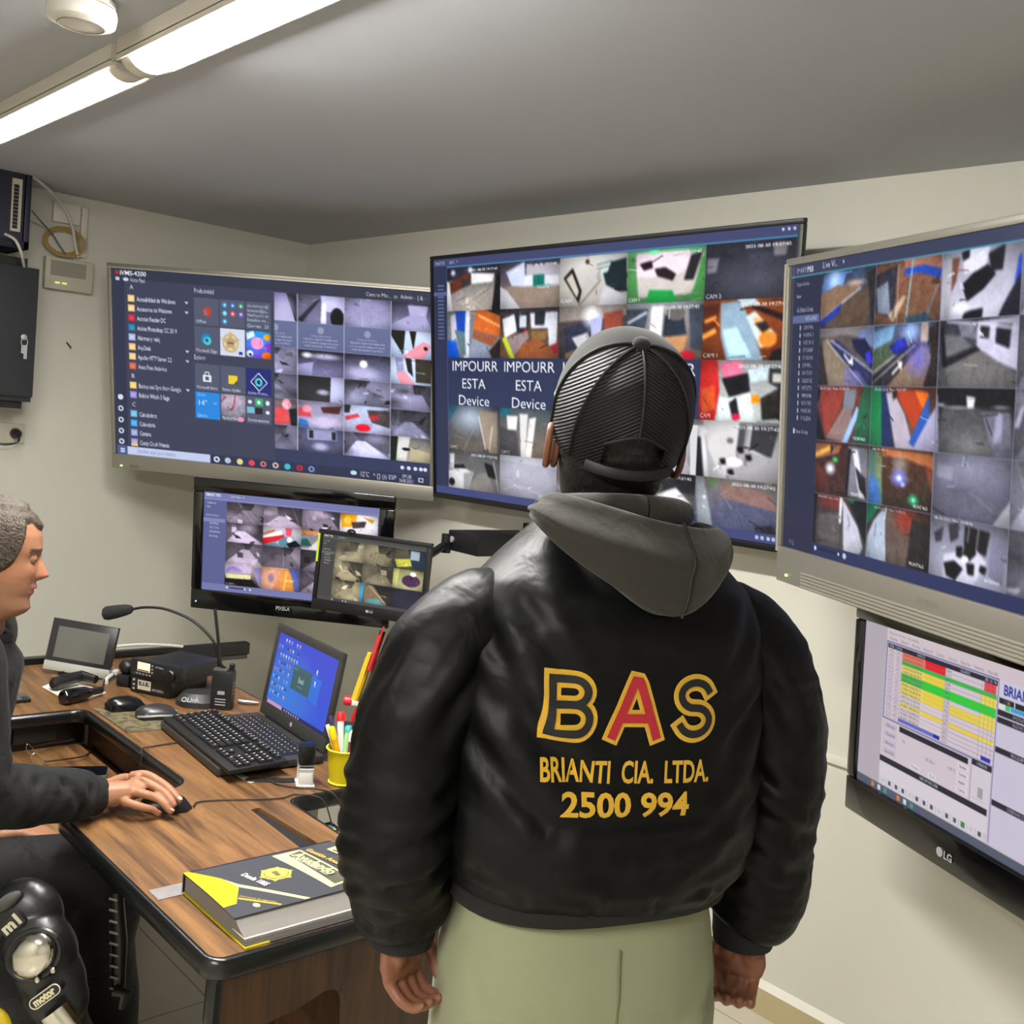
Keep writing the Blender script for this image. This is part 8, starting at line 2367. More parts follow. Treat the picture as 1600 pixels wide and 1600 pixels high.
def stroke_shape(lines, w, lift):
    """flat strokes (centre lines in metres on the back) laid onto the cloth"""
    mb = MB()
    for L in lines:
        pts = [Vector(p) for p in L]
        fine_ = []
        for a, b_ in zip(pts[:-1], pts[1:]):
            k = max(1, int((b_ - a).length / 0.004))
            fine_ += [a + (b_ - a) * i / k for i in range(k)]
        fine_.append(pts[-1])
        t0 = (fine_[1] - fine_[0]).normalized()
        t1 = (fine_[-1] - fine_[-2]).normalized()
        closed = (fine_[0] - fine_[-1]).length < 1e-6
        if not closed:
            fine_ = [fine_[0] - t0 * w / 2] + fine_ + [fine_[-1] + t1 * w / 2]
        rows_ = []
        m = len(fine_)
        for i, p in enumerate(fine_):
            a = fine_[max(i - 1, 0)]
            b_ = fine_[min(i + 1, m - 1)]
            if closed and i in (0, m - 1):
                a, b_ = fine_[-2], fine_[1]
            t = (b_ - a).normalized()
            t_in = (p - a).normalized() if (p - a).length > 0 else t
            cs = max(0.62, t.dot(t_in))
            nn = Vector((-t.y, t.x)) / cs
            rows_.append([p + nn * (w * q) for q in (-.5, -.25, 0, .25, .5)])
        vs = [on_back(q.x, q.y, lift) for r_ in rows_ for q in r_]
        fs = []
        for i in range(len(rows_) - 1):
            for j in range(4):
                fs.append((i * 5 + j, i * 5 + j + 1, i * 5 + j + 6, i * 5 + j + 5))
        mb.add(vs, fs)
    return mb


def arcp(cx, cy, rx, ry, a0, a1, n=14):
    return [(cx + rx * math.cos(math.radians(a)), cy + ry * math.sin(math.radians(a))) for a in np.linspace(a0, a1, n)]


thread = mat('thread_yellow', (226, 176, 34), 0.55, bump=(900, 0.5), sheen=0.2)
threadr = mat('thread_red', (190, 28, 44), 0.6, bump=(900, 0.5))
threadk = mat('thread_black', (20, 20, 22), 0.7)
LX, LZ, LH, LK = -0.139, 1.268, 0.087, 1.07       # left end, base line and height of the big letters
w1, w0 = .0215, .0095
hw = w1 / 2
B = [[(hw, hw), (hw, LH - hw), (.036, LH - hw)] + arcp(.036, .0610, .0155, LH - hw - .0610, 90, -90)[1:] + [(hw, .0455)],
     [(hw, .0455), (.038, .0455)] + arcp(.038, .0281, .0175, .0174, 90, -90)[1:] + [(hw, hw)]]
B = [[(.0, .0)] for _ in ()] or B
A_ = [[(hw + .0005, hw), (.0345, LH - hw), (.0415, LH - hw), (.076 - hw - .0005, hw)], [(.022, .031), (.054, .031)]]
S_ = [arcp(.030, .0605, .0190, LH - hw - .0605, 22, 180, 16) + arcp(.030, .0605, .0190, .0165, 180, 255, 8)[1:] + arcp(.031, .0275, .0200, .0170, 75, 0, 8) + arcp(.031, .0275, .0200, .0275 - hw, 0, -155, 16)[1:]]
for nm, Ls, ox, inner, wi in (('letter_B', B, LX, threadk, w0), ('letter_A', A_, LX + .0735, threadr, .0115), ('letter_S', S_, LX + .158, threadk, w0)):
    LL = [[(LX + (ox - LX + x) * LK, LZ + y) for x, y in L] for L in Ls]
    nm2 = {'letter_B': 'emblem_letter', 'letter_A': 'emblem_letter', 'letter_S': 'emblem_letter'}[nm]
    stroke_shape(LL, w1, .0014).build(nm2 + '_outline', thread, jobj)
    stroke_shape(LL, wi, .0028).build(nm2 + '_fill', inner, jobj)


def back_text(name, s, x, z, h, width, m, bold, lift=.0016):
    tr_, w = text_tris(s, bold)
    mb = MB()
    for t in tr_:
        P = [Vector((x + p[0] / w * width, z + p[1] * h)) for p in t]
        mb.add([on_back(p.x, p.y, lift) for p in P], [(0, 1, 2)])
    return mb.build(name, m, jobj)


back_text('company_lettering', 'BRIANTI  CIA.  LTDA.', -0.137, 1.2195, .0262, .226, thread, 0.025)
back_text('number_lettering', '2500 994', -0.109, 1.1785, .028, .170, thread, 0.03)

# hood lying on the back
rim = [(-.118, -.005, 1.548), (-.114, -.045, 1.566), (-.096, -.085, 1.566), (-.055, -.118, 1.558), (-.005, -.130, 1.548), (.055, -.124, 1.541), (.100, -.090, 1.538), (.120, -.045, 1.536), (.118, -.005, 1.536)]
bot = [(-.128, -.005, 1.530), (-.145, -.055, 1.528), (-.122, -.110, 1.497), (-.070, -.155, 1.462), (-.012, -.176, 1.432), (.038, -.172, 1.436), (.090, -.140, 1.472), (.126, -.080, 1.508), (.130, -.010, 1.524)]
rimp, botp = smooth_path(rim, 5), smooth_path(bot, 5)
nu, nv = len(rimp), 16
V_, F_ = [], []
for j in range(nv + 5):
    for i in range(nu):
        u = i / (nu - 1)
        if j == 0:
            p = Vector(rimp[i]) * 1.0
            p = Vector((p.x * .93, p.y * .90, p.z - .012))
        elif j <= nv:
            v = (j - 1) / (nv - 1)
            p = rimp[i].lerp(botp[i], v)
            rad = Vector((p.x, p.y, 0)).normalized()
            p = p + rad * (.022 * math.sin(PI * min(1, v * 1.02)) * (0.35 + 0.65 * math.sin(PI * u)))
            # folds running from the left shoulder to the tip
            fold = math.sin((v * 2.1 - (1 - u) * 1.0) * 2 * PI) * .0065 * math.sin(PI * v) * (1 - u) ** 0.8
            fold += math.sin((v * 1.4 + u * 1.2) * 2 * PI) * .003 * math.sin(PI * v)
            p = p + rad * fold
        else:
            k = (j - nv) / 4
            p = botp[i].copy()
            rad = Vector((p.x, p.y, 0)).normalized()
            p = p - rad * (.030 * k) + Vector((0, 0, .010 * math.sin(k * PI) - .004 * k))
        V_.append(p)
for j in range(nv + 4):
    for i in range(nu - 1):
        F_.append((j * nu + i, j * nu + i + 1, (j + 1) * nu + i + 1, (j + 1) * nu + i))
mb = MB()
mb.add([PM @ p for p in V_], F_)
ho = mb.build('hood', hoodm, person, smooth=True, angle=0)
md = ho.modifiers.new('solid', 'SOLIDIFY')
md.thickness = 0.006
md.offset = -1
md = ho.modifiers.new('sub', 'SUBSURF')
md.levels = 1
md.render_levels = 1
hs = MB()
sp = []
for j in range(1, nv + 1):
    q = int(0.585 * (nu - 1))
    p = V_[j * nu + q]
    rad = Vector((p.x, p.y, 0)).normalized()
    sp.append(PM @ (p + rad * .0012))
hs.tube(sp, .0018, 6)
hs.build('hood_seam', mat('seam_dark', (40, 38, 35), 0.8), ho)
# collar of the hoodie round the neck
cl = MB()
cl.tube([PM @ Vector((.088 * math.sin(a), .012 - .088 * math.cos(a), 1.538 + .014 * math.cos(a))) for a in np.linspace(0, 2 * PI, 37)], .020, 12)
cl.build('hoodie_collar', hoodm, person, smooth=True, angle=0)

# cap
CM = PM @ Matrix.Translation((0.002, 0.024, 1.682)) @ Matrix.Rotation(math.radians(-11), 4, 'Z') @ Matrix.Rotation(math.radians(38), 4, 'X')


def cap_pt(th, ph, off=0.0):
    """th: azimuth, 0 = back, ph 0 at the button to 1 at the rim"""
    a = ph * 1.92 * (1 - 0.085 * math.cos(th))
    rx, ry, rz = .0955 + off, .112 + off, .106 + off
    r = math.sin(min(a, PI / 2)) ** 0.82
    if a > PI / 2:
        r = 1.0 - 0.05 * (a - PI / 2)
    z = rz * math.cos(a) if a <= PI / 2 else -(a - PI / 2) * .145
    return Vector((rx * r * math.sin(th), -ry * r * math.cos(th), z))


def cap_patch(th0, th1, ph0, ph1, nt_, np_, name, m, hole=None, off=0.0):
    mb = MB()
    V2 = [CM @ cap_pt(th0 + (th1 - th0) * i / nt_, ph0 + (ph1 - ph0) * j / np_, off) for j in range(np_ + 1) for i in range(nt_ + 1)]
    F2 = []
    for j in range(np_):
        for i in range(nt_):
            th = th0 + (th1 - th0) * (i + .5) / nt_
            ph = ph0 + (ph1 - ph0) * (j + .5) / np_
            if hole and hole(th, ph):
                continue
            F2.append((j * (nt_ + 1) + i, j * (nt_ + 1) + i + 1, (j + 1) * (nt_ + 1) + i + 1, (j + 1) * (nt_ + 1) + i))
    mb.add(V2, F2)
    return mb.build(name, m, None if False else person, smooth=True, angle=0)


# net of the cap: bump lines slanting from the seams
cm, nt, b = new_mat('cap_net')
tc = nt.nodes.new('ShaderNodeTexCoord')
mp = nt.nodes.new('ShaderNodeMapping')
mp.inputs['Rotation'].default_value = (0, 0, 0)
wv = nt.nodes.new('ShaderNodeTexWave')
wv.wave_type = 'BANDS'
wv.bands_direction = 'Z'
wv.inputs['Scale'].default_value = 62
wv.inputs['Distortion'].default_value = 0.6
wv.inputs['Detail'].default_value = 1
sxyz = nt.nodes.new('ShaderNodeSeparateXYZ')
ab = nt.nodes.new('ShaderNodeMath')
ab.operation = 'ABSOLUTE'
mu = nt.nodes.new('ShaderNodeMath')
mu.operation = 'MULTIPLY'
mu.inputs[1].default_value = 0.55
ad = nt.nodes.new('ShaderNodeMath')
ad.operation = 'ADD'
cb = nt.nodes.new('ShaderNodeCombineXYZ')
nt.links.new(tc.outputs['Object'], sxyz.inputs[0])
# position measured across the back of the cap (object axes follow the room)
vd = nt.nodes.new('ShaderNodeVectorMath')
vd.operation = 'DOT_PRODUCT'
vd.inputs[1].default_value = tuple(Vector((CM[0][0], CM[1][0], CM[2][0])))
vs_ = nt.nodes.new('ShaderNodeVectorMath')
vs_.operation = 'SUBTRACT'
vs_.inputs[1].default_value = tuple(Vector(CM.translation) - PO)
nt.links.new(tc.outputs['Object'], vs_.inputs[0])
nt.links.new(vs_.outputs['Vector'], vd.inputs[0])
nt.links.new(vd.outputs['Value'], ab.inputs[0])
nt.links.new(ab.outputs[0], mu.inputs[0])
nt.links.new(sxyz.outputs['Z'], ad.inputs[0])
nt.links.new(mu.outputs[0], ad.inputs[1])
nt.links.new(ad.outputs[0], cb.inputs['Z'])
nt.links.new(cb.outputs[0], wv.inputs['Vector'])
rp = nt.nodes.new('ShaderNodeValToRGB')
rp.color_ramp.elements[0].color = (0.004, 0.004, 0.005, 1)
rp.color_ramp.elements[0].position = 0.35
rp.color_ramp.elements[1].color = (0.022, 0.022, 0.023, 1)
rp.color_ramp.elements[1].position = 0.95
nt.links.new(wv.outputs['Fac'], rp.inputs['Fac'])
nt.links.new(rp.outputs['Color'], b.inputs['Base Color'])
bp = nt.nodes.new('ShaderNodeBump')
bp.inputs['Strength'].default_value = 0.55
bp.inputs['Distance'].default_value = 0.003
nt.links.new(wv.outputs['Fac'], bp.inputs['Height'])
nt.links.new(bp.outputs['Normal'], b.inputs['Normal'])
b.inputs['Roughness'].default_value = 0.55
b.inputs['Specular IOR Level'].default_value = 0.3
foam = fabric_mat('cap_foam', (36, 37, 34), 0.85, (6, 0.04), 0.2, (900, 0.2), spec=0.2)
hole = lambda th, ph: abs(th) < 0.44 and ph > 0.80 - 0.10 * math.cos(th / 0.44 * PI / 2) and ph < 0.955
cap_patch(-PI * .5, PI * .5, 0.03, 1.0, 72, 40, 'cap_net_back', cm, hole)
cap_patch(PI * .5, PI * 1.5, 0.03, 1.0, 44, 34, 'cap_front', foam, None, 0.0005)
mb = MB()
for th in (0.0, -0.92, 0.92, PI * .5, -PI * .5):
    e = 0.72 if th == 0 else 1.0
    mb.tube([CM @ cap_pt(th, p_, 0.0012) for p_ in np.linspace(.05, e, 26)], .0021, 6)
mb.tube([CM @ cap_pt(th, .80 - 0.10 * math.cos(th / 0.44 * PI / 2), 0.001) for th in np.linspace(-.44, .44, 21)], .0028, 6)
mb.build('cap_seams', mat('cap_tape', (22, 22, 23), 0.7), person, smooth=True)
mb = MB()
mb.tube([CM @ cap_pt(th, .985, 0.002) for th in np.linspace(-.62, .62, 25)], .006, 8, flat=1.6)
mb.build('cap_strap', mat('strap_black2', (18, 18, 19), 0.5), person, smooth=True)
MB().ball((0, 0, 0), (.0125, .0125, .008), 16, 8, CM @ Matrix.Translation((0, 0, .1075))).build('cap_button', foam, person, smooth=True)
vz = MB()
vr = []
for i in range(13):
    t_ = -1 + 2 * i / 12
    x = .078 * t_
    y0_ = .112 * math.sqrt(max(0, 1 - (x / .0955) ** 2)) - .004
    ye = .112 + .068 * math.sqrt(max(0, 1 - t_ * t_)) * .98
    vr.append([CM @ Vector((x, y0_, -.045 - .012 * t_ * t_)), CM @ Vector((x, ye, -.052 - .016 * t_ * t_)), CM @ Vector((x, ye, -.055 - .016 * t_ * t_)), CM @ Vector((x, y0_, -.049 - .012 * t_ * t_))])
vz.rings(vr)
vz.build('cap_visor', capm, person, smooth=True)
hair_shell(PM @ HM @ Matrix.Diagonal((1.08, 0.97, 0.98, 1)), .004, lambda a, z: min(0.035 - z, (z - interp([0, 1.2, 1.5, 1.75, 2.2, PI], [.2, .2, -.01, -.02, -.085, -.098], a)) * 1.0, 0.09), 'hair', hair_material('hair_black', (14, 12, 12), (40, 36, 34)), person)
ring_ = PM @ Vector((.243 - .020, .056 - .009, .935 - .088))
# pens in the sleeve pocket
for nm, lab, p0, p1, r_, m_, m2_ in (('pen', 'yellow pen clipped in the sleeve pocket of the standing man', at(560, 1079, 1.385), at(580, 1021, 1.385), .0055, mat('pen_yellow2', (236, 190, 30), 0.4), mat('pen_yellow2', (236, 190, 30), 0.4)), ('pen', 'red and black pen in the sleeve pocket of the standing man', at(581, 1035, 1.38), at(598, 986, 1.38), .0045, mat('pen_red2', (196, 40, 40), 0.4), blackp)):
    t = thing(nm, lab, 'pen', p0)
    d_ = (p1 - p0)
    MB().tube([p0 - d_ * .25, p0 + d_ * .86], r_, 10).build('barrel', m_, t, smooth=True)
    MB().tube([p0 + d_ * .86, p1], r_ * .9, 10).build('tip', m2_, t, smooth=True)
    MB().box((-.0012, -r_ * 1.7, 0), (.0012, -r_, .03), frame(p0 + d_ * .45, -CF.cross(d_.normalized()).normalized(), CF, d_.normalized())).build('clip', m_, t)

# ================================================================ the seated man
gF = Vector((0.32, 0.947, 0)).normalized()
gR = Vector((gF.y, -gF.x, 0))
UP = Vector((0, 0, 1))
Hc = at(-13, 868, 2.11)
HM2 = frame(Hc, gR, gF, UP) @ Matrix.Rotation(math.radians(-7), 4, 'X')
rS = at(-58, 1052, 1.985)
Sc = rS - gR * 0.165 + UP * 0.02
lS = Sc - gR * 0.165 + UP * -0.02
Wr = pick(148, 1243, 2, 0.803)
El = at(-36, 1236, 1.97)
Hp = Vector((Sc.x - gF.x * 0.14, Sc.y - gF.y * 0.14, 0.56))
hR, hL = Hp + gR * 0.09, Hp - gR * 0.09
kR, kL = at(30, 1500, 2.03), at(150, 1372, 2.30)
aR, aL = pick(120, 1690, 2, 0.12), pick(166, 1610, 2, 0.12)
lW, lE = Hp + gF * 0.20 - gR * 0.09 + UP * 0.115, Hp - gF * 0.02 - gR * 0.27 + UP * 0.26
man = bpy.data.objects.new('person', None)
C.objects.link(man)
man.location = (Hp.x, Hp.y, 0)
tag(man, 'short haired man in dark clothes seated at the left with hand on mouse', 'person')
bd = MB()
ring = lambda c, a, b_, fx=gR, fy=gF, n=24: [c + fx * x + fy * y for x, y in sup(a, b_, n)]
bd.rings([ring(Hp + UP * -.06, .13, .10), ring(Hp + UP * .04, .145, .105), ring(Hp.lerp(Sc, .4), .14, .095), ring(Hp.lerp(Sc, .75), .155, .10), ring(Sc + UP * -.03, .14, .085), ring(Sc + UP * .02, .07, .06), ring(Sc.lerp(Hc - gF * .018 + UP * -.06, .45), .052, .056), ring(Sc.lerp(Hc - gF * .018 + UP * -.06, .95), .05, .054)])
for a, b_, c in ((rS, El, Wr), (lS, lE, lW)):
    bd.tube([a, a.lerp(b_, .5), b_, b_.lerp(c, .5), c], [.052, .045, .040, .037, .028], 14)
for a, b_, c in ((hR, kR, aR), (hL, kL, aL)):
    bd.tube([a, a.lerp(b_, .5), b_, b_.lerp(c, .4), c], [.085, .072, .052, .050, .036], 14)
    d_ = Vector((c.x - b_.x, c.y - b_.y, 0))
    d_ = (gF * .7 + (d_.normalized() * .3 if d_.length > .01 else gF * .3)).normalized()
    bd.tube([Vector((c.x, c.y, .05)) - d_ * .05, Vector((c.x, c.y, .045)) + d_ * .06, Vector((c.x, c.y, .035)) + d_ * .16], [.036, .036, .024], 12)
# left hand resting on the thigh
for k in range(4):
    o_ = lW + gR * (.024 - .016 * k)
    bd.tube([o_, o_ + gF * .05 + UP * .004, o_ + gF * .10 - UP * .012, o_ + gF * .135 - UP * .035], [.012, .0115, .009, .007], 10)
bd.tube([lW, lW + gF * .05], [.026, .03], 12)
bdy = remesh(bd, 0.006, 3)
# right hand on the mouse
hb = MB()
q = lambda px, py, z: pick(px, py, 2, z)
palm = [(q(140, 1245, .803), .030, .024), (q(165, 1241, .804), .034, .025), (q(190, 1237, .805), .040, .023), (q(212, 1233, .804), .042, .018)]
pr = []
for i, (c, a, b_) in enumerate(palm):
    t = (palm[min(i + 1, 3)][0] - palm[max(i - 1, 0)][0]).normalized()
    sd = Vector((t.y, -t.x, 0)).normalized()       # towards the little finger (camera side)
    up_ = (UP * 0.94 - sd * 0.25).normalized()
    sd2 = t.cross(up_)
    pr.append([c + sd2 * x + up_ * y for x, y in sup(a, b_, 20, 2.6)])
hb.rings(pr)
fing = [((205, 1213, .818), (228, 1211, .828), (254, 1225, .818), (280, 1251, .7935), .0108, .0082),
        ((206, 1222, .818), (224, 1221, .826), (250, 1234, .815), (272, 1257, .7930), .0108, .0082),
        ((200, 1236, .808), (214, 1238, .814), (243, 1246, .804), (267, 1268, .7790), .0102, .0078),
        ((190, 1250, .797), (203, 1255, .798), (226, 1262, .790), (248, 1272, .7710), .0092, .0068)]
for a, b_, c, d_, r0, r1 in fing:
    finger(hb, [q(*a), q(*b_), q(*c), q(*c).lerp(q(*d_), .55) + UP * .0035, q(*d_)], r0, r1)
finger(hb, [q(168, 1226, .795), q(196, 1216, .792), q(224, 1222, .787), q(246, 1232, .781)], .0125, .0090)
hb.ball(q(178, 1250, .792), (.022, .022, .014), 14, 8)
hb.ball(q(172, 1232, .792), (.022, .020, .015), 14, 8)
for (px, py, z, r_) in ((216, 1214, .8235, .0105), (214, 1224, .822, .0105), (207, 1238, .811, .0100), (197, 1254, .797, .009)):
    hb.ball(q(px, py, z), r_, 10, 8)
hme = remesh(hb, 0.0024, 3, 'hand')
co, no = get_co(hme), get_no(hme)
co = creases(co, no, [(q(212, 1230, .83), q(228, 1236, .82), .0022, .0035), (q(208, 1246, .82), q(222, 1252, .81), .0022, .0035), (q(210, 1217, .83), q(226, 1222, .83), .0018, .003)])
set_co(hme, co)
hd = MB()
add_head(hd, HM2 @ Matrix.Diagonal((1.0, 1.0, 0.98, 1)))
bmj = bmesh.new()
bmj.from_mesh(bdy)
bmj.from_mesh(hme)
bmj.from_mesh(hd.mesh('head'))
bmj.to_mesh(bdy)
bmj.free()
bdy.name = 'body'
inv2 = np.array(HM2.inverted())


def face2(co, c):
    h = co @ inv2[:3, :3].T + inv2[:3, 3]
    x, y, z = h[:, 0], h[:, 1], h[:, 2]
    near = (np.abs(x) < 0.1) & (np.abs(y) < 0.14) & (z > -0.13) & (z < 0.13)
    lip = near & (np.abs(x) < 0.026) & (y > 0.075) & (z > -0.066) & (z < -0.047)
    c[lip] = c[lip] * 0.4 + np.array((150, 84, 76)) * 0.6
    mouth = near & (np.abs(x) < 0.027) & (y > 0.07) & (np.abs(z + 0.0565) < 0.0016)
    c[mouth] = np.array((80, 40, 36))
    brow = near & (y > 0.055) & (np.abs(x) > 0.010) & (np.abs(x) < 0.052) & (np.abs(z - 0.0285 + 0.06 * np.clip(np.abs(x) - .036, 0, 1)) < 0.0042)
    c[brow] = np.array((66, 48, 38))
    jaw = near & (z < -0.035) & (z > -0.118) & ~lip & ~mouth
    c[jaw] = c[jaw] * 0.86 + np.array((96, 82, 74)) * 0.14
    chk = near & (y > 0.03) & (np.abs(z + 0.018) < 0.02)
    c[chk] = c[chk] * 0.9 + np.array((196, 112, 92)) * 0.1
    nz_ = near & (y > 0.095) & (np.abs(z + 0.02) < 0.016)
    c[nz_] = c[nz_] * 0.8 + np.array((206, 112, 92)) * 0.2
    return c


paint_skin(bdy, SKIN1, face2)
link_mesh('body', bdy, skin_m, man)
for i, (a, b_) in enumerate((((272, 1245, .8035), (281, 1249, .798)), ((261, 1263, .789), (268, 1267, .783)))):
    pass
nail = mat('nail_pink', (216, 170, 150), 0.3)
for a, b_, c, d_, r0, r1 in (fing[0], fing[2], fing[3]):
    tip, mid_ = q(*d_), q(*c).lerp(q(*d_), .60) + UP * .0035
    t = (tip - mid_).normalized()
    sd = t.cross(UP).normalized()
    up_ = sd.cross(t).normalized()
    M_ = frame(tip - t * .002 + up_ * (r1 * 0.80), t, sd, t.cross(sd))
    MB().ball((0, 0, 0), (.0062, .0052, .0016), 14, 8, M_).build('fingernail', nail, man, smooth=True)
for s in (-1, 1):
    e_ = MB()
    e_.ball((0, 0, 0), .0115, 14, 10, HM2 @ Matrix.Translation((s * .031, .0705, .0105)))
    e_.build('eye', mat('eye_white', (176, 168, 160), 0.2), man, smooth=True)
    MB().ball((0, 0, 0), (.0062, .002, .0062), 12, 8, HM2 @ Matrix.Translation((s * .031, .0806, .0100))).build('iris', mat('iris_brown', (52, 34, 24), 0.2), man, smooth=True)
    for t0, t1 in ((2, 88), (-88, -9)):
        rg = [[HM2 @ Vector((s * .031 + .0128 * math.cos(math.radians(t)) * math.sin(a), .0700 + .0128 * math.cos(math.radians(t)) * math.cos(a), .0105 + .0128 * math.sin(math.radians(t)))) for a in np.linspace(-1.5, 1.5, 13)] for t in np.linspace(t0, t1, 8)]
        MB().rings(rg, False, False).build('eyelid', mat('eyelid_skin', (146, 98, 74), 0.5), man, smooth=True)
hairline = lambda a: interp([0, .35, .6, .86, 1.0, 1.10, 1.25, 1.42, 1.6, 1.75, 1.95, 2.3, PI], [.064, .070, .082, .078, .034, .002, -.012, -.024, .012, .020, -.03, -.062, -.072], a)
hair_shell(HM2 @ Matrix.Diagonal((1.0, 1.0, 0.98, 1)), .0065, lambda a, z: z - hairline(a), 'hair', hair_material('hair_brown', (36, 29, 23), (84, 71, 57)), man, nz=150, na=220, rough=0.0012)

shirt = fabric_mat('charcoal_shirt', (15, 16, 16), 0.8, (16, 0.35), 0.03, (1100, 0.25), spec=0.3)
pant = fabric_mat('black_cordura', (9, 9, 10), 0.7, (14, 0.4), 0.05, (900, 0.3), spec=0.3)
sh = MB()
sh.rings([ring(Hp + UP * -.01, .165, .125), ring(Hp + UP * .06, .178, .135), ring(Hp.lerp(Sc, .4), .172, .125), ring(Hp.lerp(Sc, .75), .180, .122), ring(Sc + UP * -.04, .155, .10), ring(Sc + UP * .0, .095, .075), ring(Sc.lerp(Hc - gF * .018, .14), .066, .064)])
sme = remesh(sh, 0.007, 6, 'shirt')
co = get_co(sme)
set_co(sme, co + get_no(sme) * (0.005 * wob(co * np.array((1, 1, 1.8)), 61, 32))[:, None])
so = link_mesh('shirt', sme, shirt, man)
for nm, a, b_, c in (('r', rS, El, Wr), ('l', lS, lE, lW)):
    sl = MB()
    e2_ = b_.lerp(c, .5) + UP * (-.004)
    pth = smooth_path([a + (Sc - a) * .35 + UP * .01, a, a.lerp(b_, .5), b_, e2_, b_.lerp(c, .86), b_.lerp(c, .95)], 5)
    n = len(pth)
    sl.tube(pth, list(np.interp(np.linspace(0, 1, n), [0, .15, .35, .5, .66, .85, 1], [.070, .078, .068, .064, .058, .050, .042])), 22)
    sme = remesh(sl, 0.005, 4, 'sleeve')
    co, no = get_co(sme), get_no(sme)
    ax = (c - b_).normalized()
    sd = ax.cross(UP).normalized()
    lst = []
    for k, (t0, o0, t1, o1) in enumerate(((.15, -.05, .42, .06), (.30, -.06, .62, .04), (.05, .05, .30, -.05), (.55, .05, .78, -.03), (.68, -.05, .85, .04))):
        lst.append((b_.lerp(c, t0) + UP * o0 + sd * .04, b_.lerp(c, t1) + UP * o1 + sd * .05, .007, .010))
    lst += [(a.lerp(b_, .6) + gF * .06, a.lerp(b_, .85) - gF * .03 + sd * .06, .007, .010), (a.lerp(b_, .75) + gF * .06, a.lerp(b_, .98) - gF * .02 + sd * .06, .008, .010)]
    co = creases(co, no, lst)
    set_co(sme, co + get_no(sme) * (0.0028 * wob(co, 70, 60))[:, None])
    link_mesh('sleeve', sme, shirt, so)
    cf = MB()
    ax_ = (c - b_).normalized()
    cf.tube([b_.lerp(c, .84), b_.lerp(c, .88), b_.lerp(c, .93), c + ax_ * .004], [.046, .0445, .043, .0405], 28)
    cm_ = mat('knit_cuff', (14, 15, 15), 0.85, bump=(700, 0.5))
    cf.build('cuff', cm_, so, smooth=True, angle=60)
col = MB()
col.tube([Sc.lerp(Hc - gF * .018, .15) + gF * (.064 * math.cos(a)) + gR * (.062 * math.sin(a)) + UP * (-.016 * math.cos(a)) for a in np.linspace(0, 2 * PI, 33)], .012, 10)
col.build('collar', shirt, so, smooth=True)

tr = MB()
tr.rings([ring(Hp + UP * -.085, .16, .13), ring(Hp + UP * -.02, .178, .14), ring(Hp + UP * .06, .168, .13)])
for a, b_, c in ((hR, kR, aR), (hL, kL, aL)):
    tr.tube(smooth_path([a - gF * .03, a.lerp(b_, .5) + UP * .008, b_, b_.lerp(c, .4), b_.lerp(c, .9), c + UP * -.02], 5), list(np.interp(np.linspace(0, 1, 26), [0, .2, .4, .6, .8, 1], [.108, .098, .078, .076, .074, .070])), 20)
tme = remesh(tr, 0.008, 5, 'trousers')
co = get_co(tme)
set_co(tme, co + get_no(tme) * (0.006 * wob(co, 81, 26) + 0.003 * wob(co, 82, 60))[:, None])
to = link_mesh('trousers', tme, pant, man)
stripe = fabric_mat('grey_panel_cloth', (70, 69, 64), 0.7, (18, 0.2), 0.1, (900, 0.2), spec=0.3)
for a, b_, t0, t1, r_ in ((hR, kR, .50, .62, .096), (hR, kR, .72, .80, .092), (hL, kL, .58, .70, .094)):
    d_ = (b_ - a).normalized()
    mb = MB()
    mb.tube([a.lerp(b_, t0) + UP * .004, a.lerp(b_, t1) + UP * .003], [r_, r_ - .004], 26, cap=False)
    mb.build('grey_stripe', stripe, to, smooth=True)
boot = mat('boot_black', (14, 14, 14), 0.45)
for b_, c in ((kR, aR), (kL, aL)):
    d_ = (gF * .7 + Vector((c.x - b_.x, c.y - b_.y, 0)).normalized() * .3).normalized()
    s_ = Vector((d_.y, -d_.x, 0))
    o_ = Vector((c.x, c.y, 0)) + d_ * .045
    mb = MB()
    for_ = []
    mb.rings([[o_ + s_ * x + d_ * y + UP * z for x, y in pts] for z, pts in ((.0005, sup(.050, .140, 24, 2.4)), (.03, sup(.051, .142, 24, 2.4)), (.07, sup(.047, .122, 24, 2.2, -.012)), (.11, sup(.046, .075, 24, 2.1, -.050)), (.20, sup(.052, .060, 24, 2.1, -.052)))])
    mb.build('boot', boot, man, smooth=True, angle=60)
# laces down the shin guard of the far leg
lg = MB()
d0, d1 = at(182, 1395, 2.19), at(184, 1548, 2.16)
lg.tube([d0, d0.lerp(d1, .5) + CR * .004, d1], [.014, .017, .014], 12)
lg.build('shin_strip', mat('guard_black', (20, 20, 21), 0.35), man, smooth=True)
for k in range(9):
    c_ = at(182, 1392, 2.19).lerp(at(184, 1548, 2.16), (k + .5) / 9) - CF * .0165
    MB().box((-.009, -.0022, 0), (.009, .0022, .0025), frame(c_, (CR - CU * .25).normalized(), (CU + CR * .25).normalized(), -CF)).build('lace', mat('lace_grey', (120, 112, 96), 0.6), man)
MB().tube([at(178, 1548, 2.14), at(196, 1552, 2.14), at(190, 1575, 2.14)], [.012, .014, .008], 10).build('boot_tongue', boot, man, smooth=True)

